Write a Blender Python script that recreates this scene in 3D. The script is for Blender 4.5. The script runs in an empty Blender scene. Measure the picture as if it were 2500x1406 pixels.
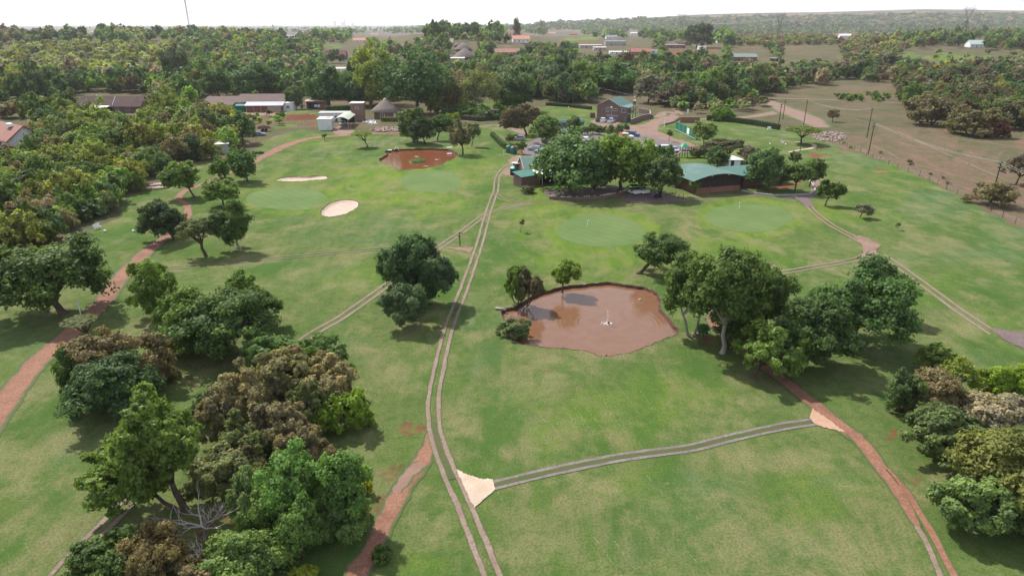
import bpy, bmesh, math, random
import numpy as np
from mathutils import Vector, Matrix

# ------------------------------------------------------------------ camera
F, CAM_H = 1600.0, 35.0
PITCH = math.atan(643 / F)
SP, CP = math.sin(PITCH), math.cos(PITCH)
sc = bpy.context.scene
cam_data = bpy.data.cameras.new('camera')
cam = bpy.data.objects.new('camera', cam_data)
sc.collection.objects.link(cam)
cam.location = (0, 0, CAM_H)
cam.rotation_euler = (math.radians(90) - PITCH, 0, 0)
cam_data.sensor_width = 36
cam_data.lens = 36 * F / 2500
cam_data.clip_start = 0.5
cam_data.clip_end = 60000
sc.camera = cam
sc.render.resolution_x, sc.render.resolution_y = 1024, 575
# ------------------------------------------------------------------ sky and sun
SUN_EL, SUN_AZ = math.radians(50), math.radians(-42)      # azimuth from +Y towards +X; the sun stands behind left
world = bpy.data.worlds.new('World')
sc.world = world
world.use_nodes = True
wn, wl = world.node_tree.nodes, world.node_tree.links
wn.clear()
w_out = wn.new('ShaderNodeOutputWorld')
w_bg = wn.new('ShaderNodeBackground')
w_sky = wn.new('ShaderNodeTexSky')
w_sky.sky_type = 'NISHITA'
w_sky.sun_disc = False
w_sky.sun_elevation = SUN_EL
w_sky.sun_rotation = SUN_AZ
w_sky.air_density, w_sky.dust_density = 1.2, 2.0
w_mix = wn.new('ShaderNodeMix'); w_mix.data_type = 'RGBA'
w_mix.inputs[7].default_value = (7.6, 7.9, 8.7, 1)        # thin bright cloud veil
w_tc = wn.new('ShaderNodeTexCoord')
w_map = wn.new('ShaderNodeMapping'); w_map.inputs['Scale'].default_value = (1.5, 1.5, 5)
w_noise = wn.new('ShaderNodeTexNoise'); w_noise.inputs['Scale'].default_value = 1.6; w_noise.inputs['Detail'].default_value = 6
w_ramp = wn.new('ShaderNodeMapRange')
w_ramp.inputs[1].default_value, w_ramp.inputs[2].default_value = 0.3, 0.62
w_ramp.inputs[3].default_value, w_ramp.inputs[4].default_value = 0.36, 0.8
wl.new(w_tc.outputs['Generated'], w_map.inputs[0]); wl.new(w_map.outputs[0], w_noise.inputs['Vector'])
wl.new(w_noise.outputs['Fac'], w_ramp.inputs[0])
w_sep = wn.new('ShaderNodeSeparateXYZ'); wl.new(w_tc.outputs['Generated'], w_sep.inputs[0])
w_low = wn.new('ShaderNodeMapRange')                        # the veil is thicker towards the horizon, all the way round
w_low.inputs[1].default_value, w_low.inputs[2].default_value = 0.05, 0.45
w_low.inputs[3].default_value, w_low.inputs[4].default_value = 0.96, 0.0
wl.new(w_sep.outputs[2], w_low.inputs[0])
w_max = wn.new('ShaderNodeMath'); w_max.operation = 'MAXIMUM'
wl.new(w_ramp.outputs[0], w_max.inputs[0]); wl.new(w_low.outputs[0], w_max.inputs[1]); wl.new(w_max.outputs[0], w_mix.inputs[0])
wl.new(w_sky.outputs[0], w_mix.inputs[6]); wl.new(w_mix.outputs[2], w_bg.inputs[0])
w_bg.inputs[1].default_value = 0.10
wl.new(w_bg.outputs[0], w_out.inputs[0])
sun_data = bpy.data.lights.new('sun', 'SUN')
sun_data.energy = 5.0
sun_data.angle = math.radians(1.2)
sun_data.color = (1.0, 0.95, 0.86)
sun = bpy.data.objects.new('sun', sun_data)
sc.collection.objects.link(sun)
sun.location = (-60, 60, 120)
sd = Vector((math.sin(SUN_AZ) * math.cos(SUN_EL), math.cos(SUN_AZ) * math.cos(SUN_EL), math.sin(SUN_EL)))
sun.rotation_euler = sd.to_track_quat('Z', 'Y').to_euler()
sc.view_settings.view_transform = 'Standard'
sc.view_settings.look = 'None'
sc.view_settings.exposure = 0.44
sc.view_settings.gamma = 1.0
sc.view_settings.use_curve_mapping = False
sc.cycles.max_bounces = 6
sc.cycles.diffuse_bounces = 3
sc.cycles.glossy_bounces = 2
sc.cycles.transmission_bounces = 4
sc.cycles.transparent_max_bounces = 6
sc.cycles.volume_bounces = 1
sc.cycles.caustics_reflective = sc.cycles.caustics_refractive = False

# ------------------------------------------------------------------ survey: a point of the photograph -> a point of the ground
def sstep(a, b, x):
    t = np.clip((x - a) / (b - a), 0, 1)
    return t * t * (3 - 2 * t)
_px = [-1500, 0, 650, 760, 940, 1010, 1250, 1330, 1700, 2200, 2500, 4000]
_ah = [21, 21, 17, 9, 7, 19, 19, 12, 9, 14, 15, 15]
_bx = [-2000, 900, 1150, 1350, 1500, 1700, 2000, 2250, 2500, 4500]
_bh = [0, 0, 12, 38, 62, 88, 104, 118, 114, 105]
def terrain(X, Y):
    X = np.asarray(X, float); Y = np.asarray(Y, float)
    Ys = np.maximum(Y, 30)
    px = 1250 + F * X / (Ys * CP + 10)
    a = np.interp(px, _px, _ah); b = np.interp(px, _bx, _bh)
    h = a * sstep(470, 950, Ys) * (1 - 0.75 * sstep(1100, 2400, Ys))
    h = h + b * sstep(2300, 4600, Ys) * (1 - sstep(5200, 9500, Ys))
    h = h + np.where(Ys > 2500, 4 * np.sin(X / 310.0) * np.sin(Ys / 270.0 + X / 900), 0) * sstep(2500, 4000, Ys) * (b > 5)
    return h
_TT = 420.0 * 1.004 ** np.arange(770)
def G(x, y):
    u = (x - 1250) / F; v = (703 - y) / F
    dz = SP - v * CP
    if dz > 1e-4:
        t = CAM_H / dz
        if t * (CP + v * SP) < 465: return Vector((u * t, t * (CP + v * SP), 0))
    t = _TT
    X, Y, Z = u * t, t * (CP + v * SP), CAM_H - t * dz
    hit = np.nonzero(Z <= terrain(X, Y))[0]
    i = hit[0] if len(hit) else len(t) - 1
    return Vector((X[i], Y[i], float(terrain(X[i], Y[i]))))
def PPM(p): return F / ((p[1]) * CP + (CAM_H - p[2]) * SP)
def Ht(p, yt):
    v = (703 - yt) / F
    return p[1] * (v * CP - SP) / (CP + v * SP) + CAM_H - p[2]
def to_px(X, Y, Z=0.0):
    zc = Y * CP - (Z - CAM_H) * SP; yc = Y * SP + (Z - CAM_H) * CP
    return 1250 + F * X / zc, 703 - F * yc / zc

# ------------------------------------------------------------------ tagging and mesh helpers
COL = sc.collection
def tag(o, label=None, cat=None, group=None, kind=None):
    if label: o['label'] = label
    if cat: o['category'] = cat
    if group: o['group'] = group
    if kind: o['kind'] = kind
    return o
def empty(name, loc, rz=0.0, label=None, cat=None, group=None):
    o = bpy.data.objects.new(name, None)
    o.empty_display_size = 0.3
    COL.objects.link(o)
    o.location = loc; o.rotation_euler = (0, 0, rz)
    return tag(o, label, cat, group)
def link_mesh(name, me, parent=None, loc=(0, 0, 0)):
    o = bpy.data.objects.new(name, me)
    COL.objects.link(o)
    o.location = loc
    if parent: o.parent = parent
    return o
def np_mesh(name, V, Fc, mats, smooth=False):
    me = bpy.data.meshes.new(name)
    V = np.asarray(V, np.float32); n = len(V)
    me.vertices.add(n); me.vertices.foreach_set('co', V.ravel())
    k = Fc.shape[1]
    me.loops.add(Fc.size); me.loops.foreach_set('vertex_index', Fc.astype(np.int32).ravel())
    me.polygons.add(len(Fc)); me.polygons.foreach_set('loop_start', np.arange(0, Fc.size, k, dtype=np.int32))
    if smooth: me.polygons.foreach_set('use_smooth', np.ones(len(Fc), bool))
    for m in (mats if isinstance(mats, (list, tuple)) else [mats]): me.materials.append(m)
    me.update(calc_edges=True)
    return me
class MB:
    def __init__(s): s.v, s.f = [], []
    def add(s, vs, fs):
        b = len(s.v); s.v += [tuple(v) for v in vs]; s.f += [tuple(b + i for i in f) for f in fs]; return s
    def box(s, c, d, rz=0.0, rx=0.0, ry=0.0):
        M = Matrix.Rotation(rz, 3, 'Z') @ Matrix.Rotation(ry, 3, 'Y') @ Matrix.Rotation(rx, 3, 'X')
        vs = [Vector(c) + M @ Vector((d[0] / 2 * i, d[1] / 2 * j, d[2] / 2 * k)) for i in (-1, 1) for j in (-1, 1) for k in (-1, 1)]
        return s.add(vs, [(0, 1, 3, 2), (4, 6, 7, 5), (0, 4, 5, 1), (2, 3, 7, 6), (0, 2, 6, 4), (1, 5, 7, 3)])
    def prism(s, poly, z0, z1):
        n = len(poly)
        return s.add([(x, y, z0) for x, y in poly] + [(x, y, z1) for x, y in poly],
                     [tuple(range(n))[::-1], tuple(range(n, 2 * n))] + [(i, (i + 1) % n, n + (i + 1) % n, n + i) for i in range(n)])
    def extrude(s, poly, axis, a0, a1):      # profile in the plane across 'axis'
        def P(p, a): return (a, p[0], p[1]) if axis == 'x' else (p[0], a, p[1])
        n = len(poly)
        return s.add([P(p, a0) for p in poly] + [P(p, a1) for p in poly],
                     [tuple(range(n))[::-1], tuple(range(n, 2 * n))] + [(i, (i + 1) % n, n + (i + 1) % n, n + i) for i in range(n)])
    def tube(s, pts, rad, n=6, cap=True):
        pts = [Vector(p) for p in pts]
        if not hasattr(rad, '__len__'): rad = [rad] * len(pts)
        b = len(s.v); up = Vector((0.13, 0.31, 1)).normalized()
        for i, p in enumerate(pts):
            d = (pts[min(i + 1, len(pts) - 1)] - pts[max(i - 1, 0)])
            d = d.normalized() if d.length > 1e-6 else Vector((0, 0, 1))
            a = d.cross(up)
            if a.length < 0.1: a = d.cross(Vector((1, 0, 0)))
            a.normalize(); c = d.cross(a)
            for k in range(n):
                t = 2 * math.pi * k / n
                s.v.append(tuple(p + (a * math.cos(t) + c * math.sin(t)) * rad[i]))
        for i in range(len(pts) - 1):
            for k in range(n):
                q = b + i * n
                s.f.append((q + k, q + (k + 1) % n, q + n + (k + 1) % n, q + n + k))
        if cap:
            s.f.append(tuple(b + k for k in range(n))[::-1]); s.f.append(tuple(b + (len(pts) - 1) * n + k for k in range(n)))
        return s
    def lathe(s, prof, n=16, c=(0, 0, 0)):
        b = len(s.v)
        for r, z in prof:
            for k in range(n):
                t = 2 * math.pi * k / n
                s.v.append((c[0] + r * math.cos(t), c[1] + r * math.sin(t), c[2] + z))
        for i in range(len(prof) - 1):
            for k in range(n):
                q = b + i * n; s.f.append((q + k, q + (k + 1) % n, q + n + (k + 1) % n, q + n + k))
        return s
    def mesh(s, name, mat, smooth=False):
        me = bpy.data.meshes.new(name); me.from_pydata(s.v, [], s.f)
        me.materials.append(mat)
        if smooth: me.polygons.foreach_set('use_smooth', [True] * len(me.polygons))
        me.update(); return me
    def build(s, name, mat, parent=None, smooth=False, loc=(0, 0, 0)):
        return link_mesh(name, s.mesh(name, mat, smooth), parent, loc)
def copy_tree(o, parent=None):
    c = o.copy(); COL.objects.link(c); c.parent = parent
    for ch in [x for x in KIDS.get(o.name, [])]: copy_tree(ch, c)
    return c
KIDS = {}
def index_kids():
    KIDS.clear()
    for x in COL.objects:
        if x.parent: KIDS.setdefault(x.parent.name, []).append(x)

# ------------------------------------------------------------------ materials
def lin(r, g, b):
    f = lambda c: (c / 255 / 12.92) if c <= 10 else ((c / 255 + 0.055) / 1.055) ** 2.4
    return (f(r), f(g), f(b))
class NT:
    def __init__(s, name):
        s.m = bpy.data.materials.new(name); s.m.use_nodes = True
        s.n, s.l = s.m.node_tree.nodes, s.m.node_tree.links
        s.n.clear(); s.out = s.n.new('ShaderNodeOutputMaterial')
    def new(s, t, **kw):
        x = s.n.new(t)
        for k, v in kw.items(): setattr(x, k, v)
        return x
    def link(s, a, b): s.l.new(a, b)
    def noise(s, scale, detail=4, vec=None, rough=0.55, dist=0.0, sx=1, sy=1, sz=1, rot=0.0):
        x = s.new('ShaderNodeTexNoise')
        x.inputs['Scale'].default_value = scale; x.inputs['Detail'].default_value = detail
        x.inputs['Roughness'].default_value = rough; x.inputs['Distortion'].default_value = dist
        if vec is None: vec = s.coord()
        if (sx, sy, sz, rot) != (1, 1, 1, 0.0):
            mp = s.new('ShaderNodeMapping'); mp.inputs['Scale'].default_value = (sx, sy, sz)
            mp.inputs['Rotation'].default_value = (0, 0, rot)
            s.link(vec, mp.inputs[0]); vec = mp.outputs[0]
        s.link(vec, x.inputs['Vector']); return x.outputs['Fac']
    def coord(s, kind='Object'):
        if not hasattr(s, '_tc'): s._tc = s.new('ShaderNodeTexCoord')
        return s._tc.outputs[kind]
    def val(s, v):
        x = s.new('ShaderNodeValue'); x.outputs[0].default_value = v; return x.outputs[0]
    def _in(s, sock, v):
        if isinstance(v, (int, float)): sock.default_value = v
        elif isinstance(v, tuple): sock.default_value = (*v[:3], 1)
        else: s.link(v, sock)
    def math(s, op, a, b=0.0, clamp=False):
        x = s.new('ShaderNodeMath', operation=op, use_clamp=clamp); s._in(x.inputs[0], a); s._in(x.inputs[1], b); return x.outputs[0]
    def rng(s, a, f0, f1, t0=0.0, t1=1.0, smooth=False):
        x = s.new('ShaderNodeMapRange')
        if smooth: x.interpolation_type = 'SMOOTHSTEP'
        s._in(x.inputs[0], a)
        for i, q in enumerate((f0, f1, t0, t1)): x.inputs[i + 1].default_value = q
        return x.outputs[0]
    def mix(s, f, a, b, mode='MIX'):
        x = s.new('ShaderNodeMix', data_type='RGBA', blend_type=mode)
        s._in(x.inputs[0], f); s._in(x.inputs[6], a); s._in(x.inputs[7], b); return x.outputs[2]
    def attr(s, name, out='Fac'):
        x = s.new('ShaderNodeAttribute', attribute_name=name); return x.outputs[out]
    def sep(s, c):
        x = s.new('ShaderNodeSeparateColor'); s._in(x.inputs[0], c); return x.outputs
    def bump(s, h, strength=0.3, dist=0.1):
        x = s.new('ShaderNodeBump'); x.inputs['Strength'].default_value = strength; x.inputs['Distance'].default_value = dist
        s.link(h, x.inputs['Height']); return x.outputs[0]
    def pbr(s, col, rough=0.8, spec=0.3, metal=0.0, normal=None):
        x = s.new('ShaderNodeBsdfPrincipled')
        s._in(x.inputs['Base Color'], col); s._in(x.inputs['Roughness'], rough)
        x.inputs['Specular IOR Level'].default_value = spec; x.inputs['Metallic'].default_value = metal
        if normal is not None: s.link(normal, x.inputs['Normal'])
        s.link(x.outputs[0], s.out.inputs[0]); return x
MATS = {}
def M(name, col=None, rough=0.7, spec=0.3, metal=0.0, var=0.25, scale=1.5, fine=20.0, ribs=None, bump=0.15, dirt=None):
    """plain surface with patchy tone, fine grain and optional corrugation"""
    if name in MATS: return MATS[name]
    t = NT(name)
    n1 = t.noise(scale, 5); n2 = t.noise(fine, 3)
    f = t.math('ADD', t.math('MULTIPLY', n1, 0.65), t.math('MULTIPLY', n2, 0.35))
    lo = tuple(c * (1 - var) for c in col); hi = tuple(min(1, c * (1 + var)) for c in col)
    c = t.mix(t.rng(f, 0.3, 0.7), lo, hi)
    if dirt: c = t.mix(t.rng(t.noise(scale * 0.6, 6, rough=0.7), 0.52, 0.72, 0, 0.8), c, dirt)
    h = n2
    if ribs:
        w = t.new('ShaderNodeTexWave', wave_type='BANDS', bands_direction=ribs[0])
        w.inputs['Scale'].default_value = ribs[1]
        t.link(t.coord(), w.inputs[0]); h = w.outputs['Fac']
        c = t.mix(t.rng(h, 0.0, 0.35, 0.25, 0.0), c, tuple(x * 0.6 for x in col))
    t.pbr(c, rough, spec, metal, t.bump(h, bump, 0.03))
    MATS[name] = t.m; return t.m
def brick_mat(name, c1, c2, mortar, sx=4.4, axis='x'):
    if name in MATS: return MATS[name]
    t = NT(name)
    b = t.new('ShaderNodeTexBrick')
    b.inputs['Scale'].default_value = 1.0
    b.inputs['Brick Width'].default_value = 0.24; b.inputs['Row Height'].default_value = 0.085
    b.inputs['Mortar Size'].default_value = 0.008
    b.inputs['Color1'].default_value = (*c1, 1); b.inputs['Color2'].default_value = (*c2, 1); b.inputs['Mortar'].default_value = (*mortar, 1)
    sp = t.new('ShaderNodeSeparateXYZ'); t.link(t.coord(), sp.inputs[0])
    cb = t.new('ShaderNodeCombineXYZ'); t.link(t.math('ADD', sp.outputs[0], sp.outputs[1]), cb.inputs[0]); t.link(sp.outputs[2], cb.inputs[1])
    t.link(cb.outputs[0], b.inputs['Vector'])
    c = t.mix(t.rng(t.noise(0.8, 5), 0.3, 0.7, 0, 0.45), b.outputs['Color'], tuple(x * 0.6 for x in c1))
    c = t.mix(t.rng(t.noise(3.5, 3), 0.55, 0.75, 0, 0.35), c, tuple(min(1, x * 1.5) for x in c2))
    t.pbr(c, 0.85, 0.2, 0, t.bump(b.outputs['Fac'], 0.3, 0.01))
    MATS[name] = t.m; return t.m

def ground_material():
    t = NT('grass_and_soil')
    zone = t.sep(t.attr('ground_mix', 'Color')); tone = t.sep(t.attr('grass_tone', 'Color'))
    P = t.coord()
    big = t.noise(0.035, 6, rough=0.6, dist=0.2); mid = t.noise(0.16, 7, rough=0.66, dist=0.2)
    sml = t.noise(0.9, 5, rough=0.65); fin = t.noise(5.0, 4, rough=0.75); tiny = t.noise(22.0, 2, rough=0.7)
    streak = t.noise(0.35, 5, sx=1.0, sy=0.28, rot=0.5, rough=0.65, dist=0.4)
    broad = t.noise(0.028, 7, rough=0.66, dist=0.3, sy=0.7, rot=0.6)
    lawn = t.mix(t.rng(mid, 0.40, 0.60), (0.034, 0.078, 0.018), (0.076, 0.118, 0.030))
    lawn = t.mix(t.rng(broad, 0.44, 0.58, 0, 0.8), lawn, (0.108, 0.122, 0.056))
    lawn = t.mix(t.rng(streak, 0.44, 0.62, 0, 0.8), lawn, (0.112, 0.126, 0.062))
    lawn = t.mix(t.rng(sml, 0.46, 0.66, 0, 0.75), lawn, (0.034, 0.078, 0.018))
    yf = t.math('MULTIPLY', tone[0], t.rng(big, 0.38, 0.54, 0.55, 1.15), True)
    lawn = t.mix(yf, lawn, t.mix(t.rng(streak, 0.40, 0.60), (0.080, 0.150, 0.014), (0.150, 0.188, 0.036)))
    bf = t.math('MULTIPLY', tone[1], t.rng(mid, 0.38, 0.56, 0.45, 1.1), True)
    lawn = t.mix(bf, lawn, t.mix(t.rng(streak, 0.40, 0.60), (0.042, 0.088, 0.046), (0.110, 0.145, 0.095)))
    of = t.math('MULTIPLY', tone[2], t.rng(streak, 0.40, 0.56, 0.15, 1.2), True)
    lawn = t.mix(of, lawn, (0.178, 0.146, 0.100))
    worn = t.rng(t.noise(0.13, 8, rough=0.74, dist=0.25), 0.49, 0.62, 0, 0.85)
    lawn = t.mix(worn, lawn, (0.185, 0.160, 0.105))
    lush = t.rng(t.noise(0.09, 8, rough=0.74, dist=0.25, sy=0.6, rot=0.9), 0.52, 0.62, 0, 0.8)
    lawn = t.mix(lush, lawn, (0.036, 0.088, 0.018))
    lawn = t.mix(t.rng(fin, 0.32, 0.58, 0.75, 0.0), lawn, (0.020, 0.046, 0.012))
    lawn = t.mix(t.rng(tiny, 0.48, 0.70, 0, 0.55), lawn, (0.165, 0.175, 0.092))
    lawn = t.mix(1.0, lawn, (1.10, 1.16, 0.90), 'MULTIPLY')
    # veld: tan dry grass, olive scrub
    veld = t.mix(t.rng(mid, 0.36, 0.62), (0.108, 0.094, 0.060), (0.060, 0.072, 0.032))
    veld = t.mix(t.rng(sml, 0.48, 0.70, 0, 0.9), veld, (0.038, 0.050, 0.022))
    veld = t.mix(t.rng(big, 0.42, 0.62, 0, 0.6), veld, (0.150, 0.100, 0.070))
    veld = t.mix(t.rng(fin, 0.45, 0.8, 0, 0.45), veld, (0.16, 0.135, 0.095))
    tan = t.mix(t.rng(sml, 0.35, 0.68), (0.155, 0.112, 0.080), (0.105, 0.076, 0.055))
    tan = t.mix(t.rng(mid, 0.46, 0.60, 0, 0.7), tan, (0.090, 0.094, 0.044))
    tan = t.mix(t.rng(streak, 0.52, 0.64, 0, 0.8), tan, (0.200, 0.115, 0.085))
    tan = t.mix(t.rng(fin, 0.52, 0.7, 0, 0.6), tan, (0.055, 0.045, 0.035))
    soil = t.mix(t.rng(sml, 0.3, 0.7), (0.175, 0.068, 0.042), (0.115, 0.044, 0.030))
    soil = t.mix(t.rng(fin, 0.45, 0.75, 0, 0.6), soil, (0.235, 0.110, 0.075))
    c = t.mix(t.rng(t.math('ADD', zone[0], t.math('MULTIPLY', t.math('SUBTRACT', sml, 0.5), 0.5)), 0.42, 0.58), veld, lawn)
    c = t.mix(t.rng(t.math('ADD', zone[2], t.math('MULTIPLY', t.math('SUBTRACT', mid, 0.5), 0.9)), 0.40, 0.68), c, tan)
    sf = t.math('ADD', zone[1], t.math('MULTIPLY', t.math('SUBTRACT', t.math('ADD', t.math('MULTIPLY', sml, 0.5), t.math('MULTIPLY', fin, 0.5)), 0.5), 3.0))
    c = t.mix(t.rng(sf, 0.42, 0.85), c, soil)
    gp = t.new('ShaderNodeSeparateXYZ'); t.link(P, gp.inputs[0])
    c = t.mix(t.rng(gp.outputs[1], 1500, 2600, 0, 0.85), c, t.mix(t.rng(t.noise(0.004, 8, rough=0.7), 0.42, 0.58), (0.060, 0.062, 0.050), (0.185, 0.135, 0.115)))
    hgt = t.math('ADD', fin, t.math('MULTIPLY', tiny, 0.5))
    t.pbr(c, 1.0, 0.04, 0, t.bump(hgt, 0.6, 0.12))
    return t.m
M_GROUND = ground_material()

def strip_mat(name, c1, c2, c3, grass=0.35):
    if name in MATS: return MATS[name]
    t = NT(name)
    n1 = t.noise(0.5, 6, rough=0.7); n2 = t.noise(4.0, 4, rough=0.7); n3 = t.noise(18, 3)
    c = t.mix(t.rng(n1, 0.40, 0.60), c1, c2)
    c = t.mix(t.rng(n2, 0.45, 0.64, 0, 0.9), c, c3)
    c = t.mix(t.rng(t.noise(0.22, 7, rough=0.75), 0.50, 0.62, 0, 0.55), c, tuple(x * 0.72 for x in c2))
    c = t.mix(t.rng(n3, 0.4, 0.75, 0, 0.4), c, tuple(x * 0.5 for x in c1))
    g = t.noise(1.7, 5, rough=0.75)
    c = t.mix(t.rng(g, 0.60, 0.66, 0, grass), c, (0.05, 0.082, 0.026))
    e = t.math('ADD', t.attr('edge'), t.math('MULTIPLY', t.math('SUBTRACT', t.math('ADD', t.math('MULTIPLY', g, 0.6), t.math('MULTIPLY', n2, 0.4)), 0.5), 1.5))
    c = t.mix(t.rng(e, 0.52, 0.80), c, t.mix(n2, (0.040, 0.075, 0.022), (0.085, 0.105, 0.042)))
    t.pbr(c, 0.9, 0.2, 0, t.bump(t.math('ADD', n2, n3), 0.5, 0.03))
    MATS[name] = t.m; return t.m
M_PAVER = strip_mat('old_paver', (0.205, 0.145, 0.118), (0.270, 0.200, 0.165), (0.150, 0.108, 0.090), 0.5)
M_PAVER_GREY = strip_mat('grey_paver', (0.165, 0.135, 0.138), (0.24, 0.20, 0.19), (0.11, 0.088, 0.088), 0.4)
M_DIRT = strip_mat('red_dirt', (0.225, 0.108, 0.070), (0.175, 0.080, 0.053), (0.285, 0.165, 0.118), 0.0)
M_DIRT_PALE = strip_mat('pale_dirt', (0.215, 0.140, 0.110), (0.175, 0.108, 0.084), (0.265, 0.185, 0.150), 0.0)
M_CONCRETE = strip_mat('fresh_concrete', (0.43, 0.33, 0.25), (0.52, 0.43, 0.35), (0.40, 0.29, 0.215), 0.0)
M_CONCRETE_PINK = strip_mat('pink_concrete', (0.40, 0.255, 0.18), (0.45, 0.29, 0.21), (0.34, 0.21, 0.145), 0.0)
M_ASPHALT = strip_mat('worn_asphalt', (0.145, 0.118, 0.128), (0.185, 0.152, 0.158), (0.105, 0.088, 0.098), 0.0)
M_PLAZA = strip_mat('brick_paving', (0.140, 0.100, 0.104), (0.175, 0.13, 0.13), (0.105, 0.074, 0.080), 0.0)
M_SAND = strip_mat('bunker_sand', (0.44, 0.34, 0.28), (0.50, 0.40, 0.34), (0.37, 0.27, 0.215), 0.0)
M_EARTH = strip_mat('bank_earth', (0.075, 0.038, 0.030), (0.12, 0.062, 0.045), (0.045, 0.028, 0.022), 0.2)

def green_mat():
    t = NT('putting_green_turf')
    w = t.new('ShaderNodeTexWave', wave_type='BANDS', bands_direction='DIAGONAL'); w.inputs['Scale'].default_value = 0.22
    w.inputs['Distortion'].default_value = 0.6
    t.link(t.coord(), w.inputs[0])
    c = t.mix(t.rng(t.noise(0.12, 6, rough=0.65), 0.35, 0.65), (0.082, 0.136, 0.040), (0.114, 0.160, 0.056))
    c = t.mix(t.rng(w.outputs['Fac'], 0.2, 0.8, 0, 0.22), c, (0.062, 0.110, 0.038))
    c = t.mix(t.rng(t.noise(1.5, 5, rough=0.75), 0.45, 0.7, 0, 0.35), c, (0.125, 0.15, 0.085))
    t.pbr(c, 0.95, 0.1, 0, t.bump(t.noise(9, 3), 0.3, 0.05)); return t.m
M_GREEN = green_mat()

def leaf_mat(name, attr_col=False):
    t = NT(name)
    lr = t.attr('leaf_tone')
    if attr_col: base = t.attr('leaf_colour', 'Color')
    else: base = t.new('ShaderNodeObjectInfo').outputs['Color']
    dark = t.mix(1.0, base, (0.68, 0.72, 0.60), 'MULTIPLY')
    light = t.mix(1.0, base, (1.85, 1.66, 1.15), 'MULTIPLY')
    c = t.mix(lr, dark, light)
    d = t.new('ShaderNodeBsdfPrincipled'); t.link(c, d.inputs['Base Color'])
    d.inputs['Roughness'].default_value = 0.6; d.inputs['Specular IOR Level'].default_value = 0.25
    tr = t.new('ShaderNodeBsdfTranslucent'); t.link(t.mix(1.0, c, (1.25, 1.3, 0.7), 'MULTIPLY'), tr.inputs[0])
    mx = t.new('ShaderNodeMixShader'); mx.inputs[0].default_value = 0.42
    t.link(d.outputs[0], mx.inputs[1]); t.link(tr.outputs[0], mx.inputs[2]); t.link(mx.outputs[0], t.out.inputs[0])
    return t.m
M_LEAF = leaf_mat('foliage')
M_LEAF_MASS = leaf_mat('woodland_foliage', True)
M_BARK = M('bark', (0.095, 0.072, 0.058), 0.95, 0.1, var=0.45, scale=3, fine=30, bump=0.5)
M_BARK_PALE = M('pale_bark', (0.30, 0.27, 0.24), 0.9, 0.1, var=0.35, scale=4, fine=30, bump=0.4)
M_DEADWOOD = M('dead_wood', (0.40, 0.34, 0.33), 0.9, 0.1, var=0.3, scale=4, fine=30, bump=0.4)
# ------------------------------------------------------------------ ground
def poly_sd(px, py, poly):
    """signed distance to a polygon, positive inside"""
    P = np.asarray(poly, float); Q = np.roll(P, -1, 0)
    d2 = np.full(px.shape, 1e18); ins = np.zeros(px.shape, bool)
    for (x0, y0), (x1, y1) in zip(P, Q):
        ex, ey = x1 - x0, y1 - y0; wx, wy = px - x0, py - y0
        t = np.clip((wx * ex + wy * ey) / (ex * ex + ey * ey + 1e-9), 0, 1)
        d2 = np.minimum(d2, (wx - ex * t) ** 2 + (wy - ey * t) ** 2)
        if y0 != y1:
            ins ^= ((y0 > py) != (y1 > py)) & (px < (x1 - x0) * (py - y0) / (y1 - y0) + x0)
    return np.where(ins, 1, -1) * np.sqrt(d2)
LAWN = [(-2500, 900), (-200, 690), (0, 640), (150, 590), (300, 530), (280, 490), (400, 455), (450, 400), (560, 390), (620, 375),
        (640, 345), (730, 318), (900, 325), (1000, 330), (1180, 305), (1240, 298), (1330, 262), (1440, 262), (1640, 295), (1700, 288),
        (1860, 300), (1990, 338), (2060, 365), (2180, 400), (2290, 450), (2400, 512), (2500, 562), (2750, 690), (5000, 1500),
        (6000, 9000), (-6000, 9000)]
# (centre x, y, radius x, y, strength) in the photograph, by channel: bare soil, tan field, more lawn
SOIL = [(180, 1000, 28, 34, 1.0), (1010, 1050, 55, 20, .75), (960, 1150, 60, 40, .62), (920, 1230, 40, 30, .6), (1060, 802, 14, 5, 1), (625, 640, 8, 4, .9), (455, 602, 9, 4, .9),
        (700, 292, 14, 9, 1), (742, 295, 22, 10, 1), (765, 303, 12, 12, 1), (2240, 480, 20, 4, .7), (2150, 415, 26, 5, .8), (2160, 425, 30, 6, .7),
        (1990, 378, 34, 9, 1), (2060, 376, 50, 5, .6), (2420, 540, 14, 4, .8), (1740, 830, 40, 14, .7), (1790, 850, 60, 14, .9), (2070, 850, 14, 9, .8),
        (330, 1040, 60, 15, .7), (2180, 1065, 25, 16, .9), (2230, 1160, 45, 30, .55), (2290, 1230, 40, 30, .5), (640, 1230, 120, 55, .8), (520, 1290, 130, 60, .55),
        (1695, 128, 75, 8, 1.1), (1680, 140, 60, 6, 1.0), (1660, 132, 40, 9, 1), (60, 195, 90, 10, .5), (20, 208, 60, 14, .55), (490, 272, 60, 6, .6), (560, 276, 90, 5, .6),
        (2010, 360, 40, 5, .7), (1170, 400, 10, 3, .2), (1120, 640, 10, 4, .2), (200, 1300, 60, 30, .25), (430, 905, 60, 20, .45),
        (1345, 320, 30, 18, 1), (1275, 355, 40, 16, .9), (1030, 340, 60, 6, .5), (1880, 455, 100, 14, .9), (1960, 440, 40, 14, .8), (1975, 372, 20, 5, .8),
        (1820, 180, 40, 5, .6), (1390, 262, 30, 16, .6), (30, 560, 60, 30, .75), (130, 580, 60, 14, .6), (215, 528, 40, 8, .6), (440, 450, 50, 12, .5), (470, 400, 80, 10, .5), (1120, 330, 40, 8, .5),
        (1350, 905, 60, 9, .42), (1280, 890, 50, 7, .40), (1620, 880, 60, 9, .38), (1500, 1390, 60, 12, .3), (280, 1210, 60, 30, .42)]
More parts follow.
